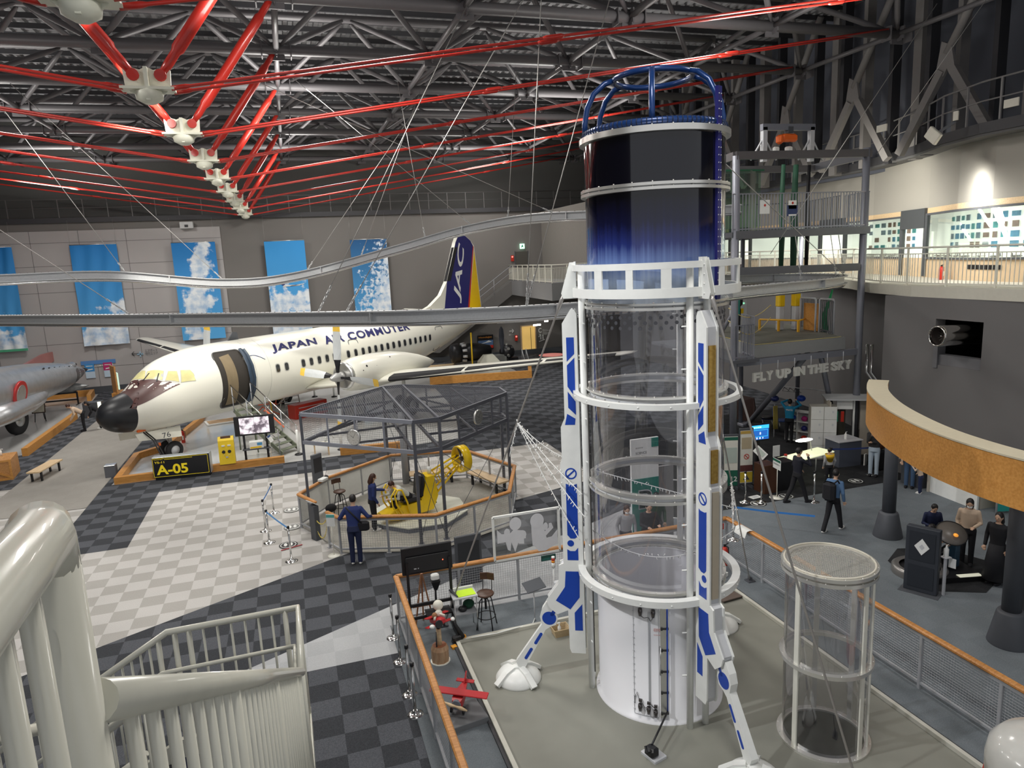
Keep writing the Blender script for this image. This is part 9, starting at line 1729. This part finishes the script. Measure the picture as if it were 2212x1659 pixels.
person('person in black with dark hair bending, half behind the airliner nose', (-9.3, 37.6, 0), (-1, -.2), 1.6, DARKC, DARKC, HAIRB, 48, 15, hands=((0, .1, -.48), (0, .1, -.48)), longhair=True, shoe=WS)
t = person('person in black with yellow harness standing on the ride platform', (15.7, 22.3, 4.09), (-.4, -1), 1.65, DARKC, DARKC, HAIRB, 0, 5, hands=((.12, .16, -.36), (-.12, .16, -.36)), shoe=WS)
m = MB()
for x in (-.07, .07): m.bar((x, .135, 1.02), (x, .135, 1.40), .03, .012)
m.build('harness_strap', YELLOW, t, world=False)
t = person('staff member in bright blue vest with both arms raised before the shelf', (17.2, 21.1, 0), (.75, .65), 1.62, CYANC, DARKC, HAIRB, 5, 0, hands=((.05, .30, .24), (.02, .34, .22)))
m = MB(); text_on(m, 'STAFF', (.13, -.135, 1.24), (-1, 0, 0), U, .06, .24, .004, bold=.02); m.build('back_lettering', WHITE, t, world=False)
person('person in black coat walking right with a hand raised to the face', (13.2, 15.8, 0), (1, -.1), 1.60, mat('coat_dark_navy', (.010, .011, .02), .8), DARKC, HAIRB, 3, 5, hands=((.0, .2, -.42), (-.06, .24, .06)), stride=.28)
t = person('child in grey sweater with yellow shoulders seen from behind', (15.04, 16.62, 0), (.2, 1), 1.16, GREYC, DARKC, HAIRB, 3, 5)
m = MB(); m.loft([[Vector((.135*cos(2*pi*j/20), .095*sin(2*pi*j/20), z))*s for j in range(20)] for z, s in ((.87, 1.0), (.95, 1.06), (.995, .72))]); m.build('yellow_yoke', mat('yoke_yellow', (.75, .45, .02), .8), t, world=False)
person('person in denim jacket with a black backpack walking away', (12.64, 13.78, 0), (1, .35), 1.60, DENIM, DARKC, HAIRB, 6, 12, stride=.26, shoe=WS)
m = MB(); m.cbox((12.42, 13.70, 1.12), (.22, .32, .50), .07, .33); m.path([(12.42, 13.62, 1.3), (12.6, 13.62, 1.40), (12.72, 13.66, 1.25)], .02, 6); tag(m.build('backpack', DARKC), 'black backpack on the back of the person in denim', 'backpack')
person('man in dark jacket and pale jeans, hand at his chin, left of far column', (16.88, 16.78, 0), (-.8, -.6), 1.64, mat('jacket_charcoal', (.03, .03, .032), .8), JEAN, HAIRB, 0, 5, hands=((.22, .20, -.22), (-.12, .24, .0)))
person('woman in beige knit and blue jeans with a beige bag at the reception', (16.95, 15.5, 0), (-.8, -.6), 1.56, BEIGEC, JEAND, HAIRB, 2, 12, hands=((.1, .2, -.25), (.05, .12, -.48)))
m = MB(); m.cbox((16.72, 15.70, .98), (.34, .14, .22), .05, .6); m.path([(16.65, 15.72, 1.08), (16.78, 15.62, 1.3), (16.82, 15.66, 1.1)], .015, 6); tag(m.build('handbag', mat('bag_beige', (.62, .50, .38), .6)), 'beige handbag hung on the arm of the woman at the reception', 'bag')
person('small child in beige vest and blue hood beside the white counter', (16.80, 14.98, 0), (-.3, .6), .98, BEIGEC, NAVYC, mat('hood_blue', (.03, .15, .45), .7), 14, 5, hands=((-.1, .2, .05), (.1, .1, -.4)), shoe=WS)
person('boy in navy sweater looking down at the tilted disc', (13.42, 11.62, 0), (-.5, -1), 1.36, NAVYC, DARKC, HAIRB, 8, 30, hands=((.05, .24, -.28), (-.05, .24, -.28)))
person('woman in beige sweater and white mask standing behind the disc', (13.88, 11.08, 0), (-.8, -.6), 1.56, BEIGEC, DARKC, HAIRB, 4, 22, hands=((.05, .25, -.30), (.02, .08, -.5)), mask=True, longhair=True)
person('seated person in black at the disc, half hidden by the black panel', (12.72, 11.15, .34), (1, -.15), 1.55, DARKC, DARKC, HAIRB, 14, 12, hands=((.05, .36, -.2), (-.05, .36, -.2)), sit=True)
person('woman in long black dress with long dark hair, half behind the near column', (13.62, 10.2, 0), (-.9, -.2), 1.56, DARKC, DARKC, HAIRB, 0, 8, longhair=True, skirt=True)
person('woman with white mask and grey top behind the back railing, seen through the tube', (7.0, 14.15, 0), (-.2, -1), 1.46, GREYC, DARKC, HAIRR, 12, 10, mask=True, longhair=True)
person('young man in black sweater leaning behind the back railing, seen through the tube', (7.5, 14.0, 0), (-.3, -1), 1.52, DARKC, DARKC, HAIRB, 14, 8, hands=((-.05, .3, -.2), (-.1, .3, -.25)))
person('person in dark green behind the young man, seen through the tube', (7.92, 14.4, 0), (-.2, -1), 1.54, GREENC, DARKC, HAIRB, 6, 15)
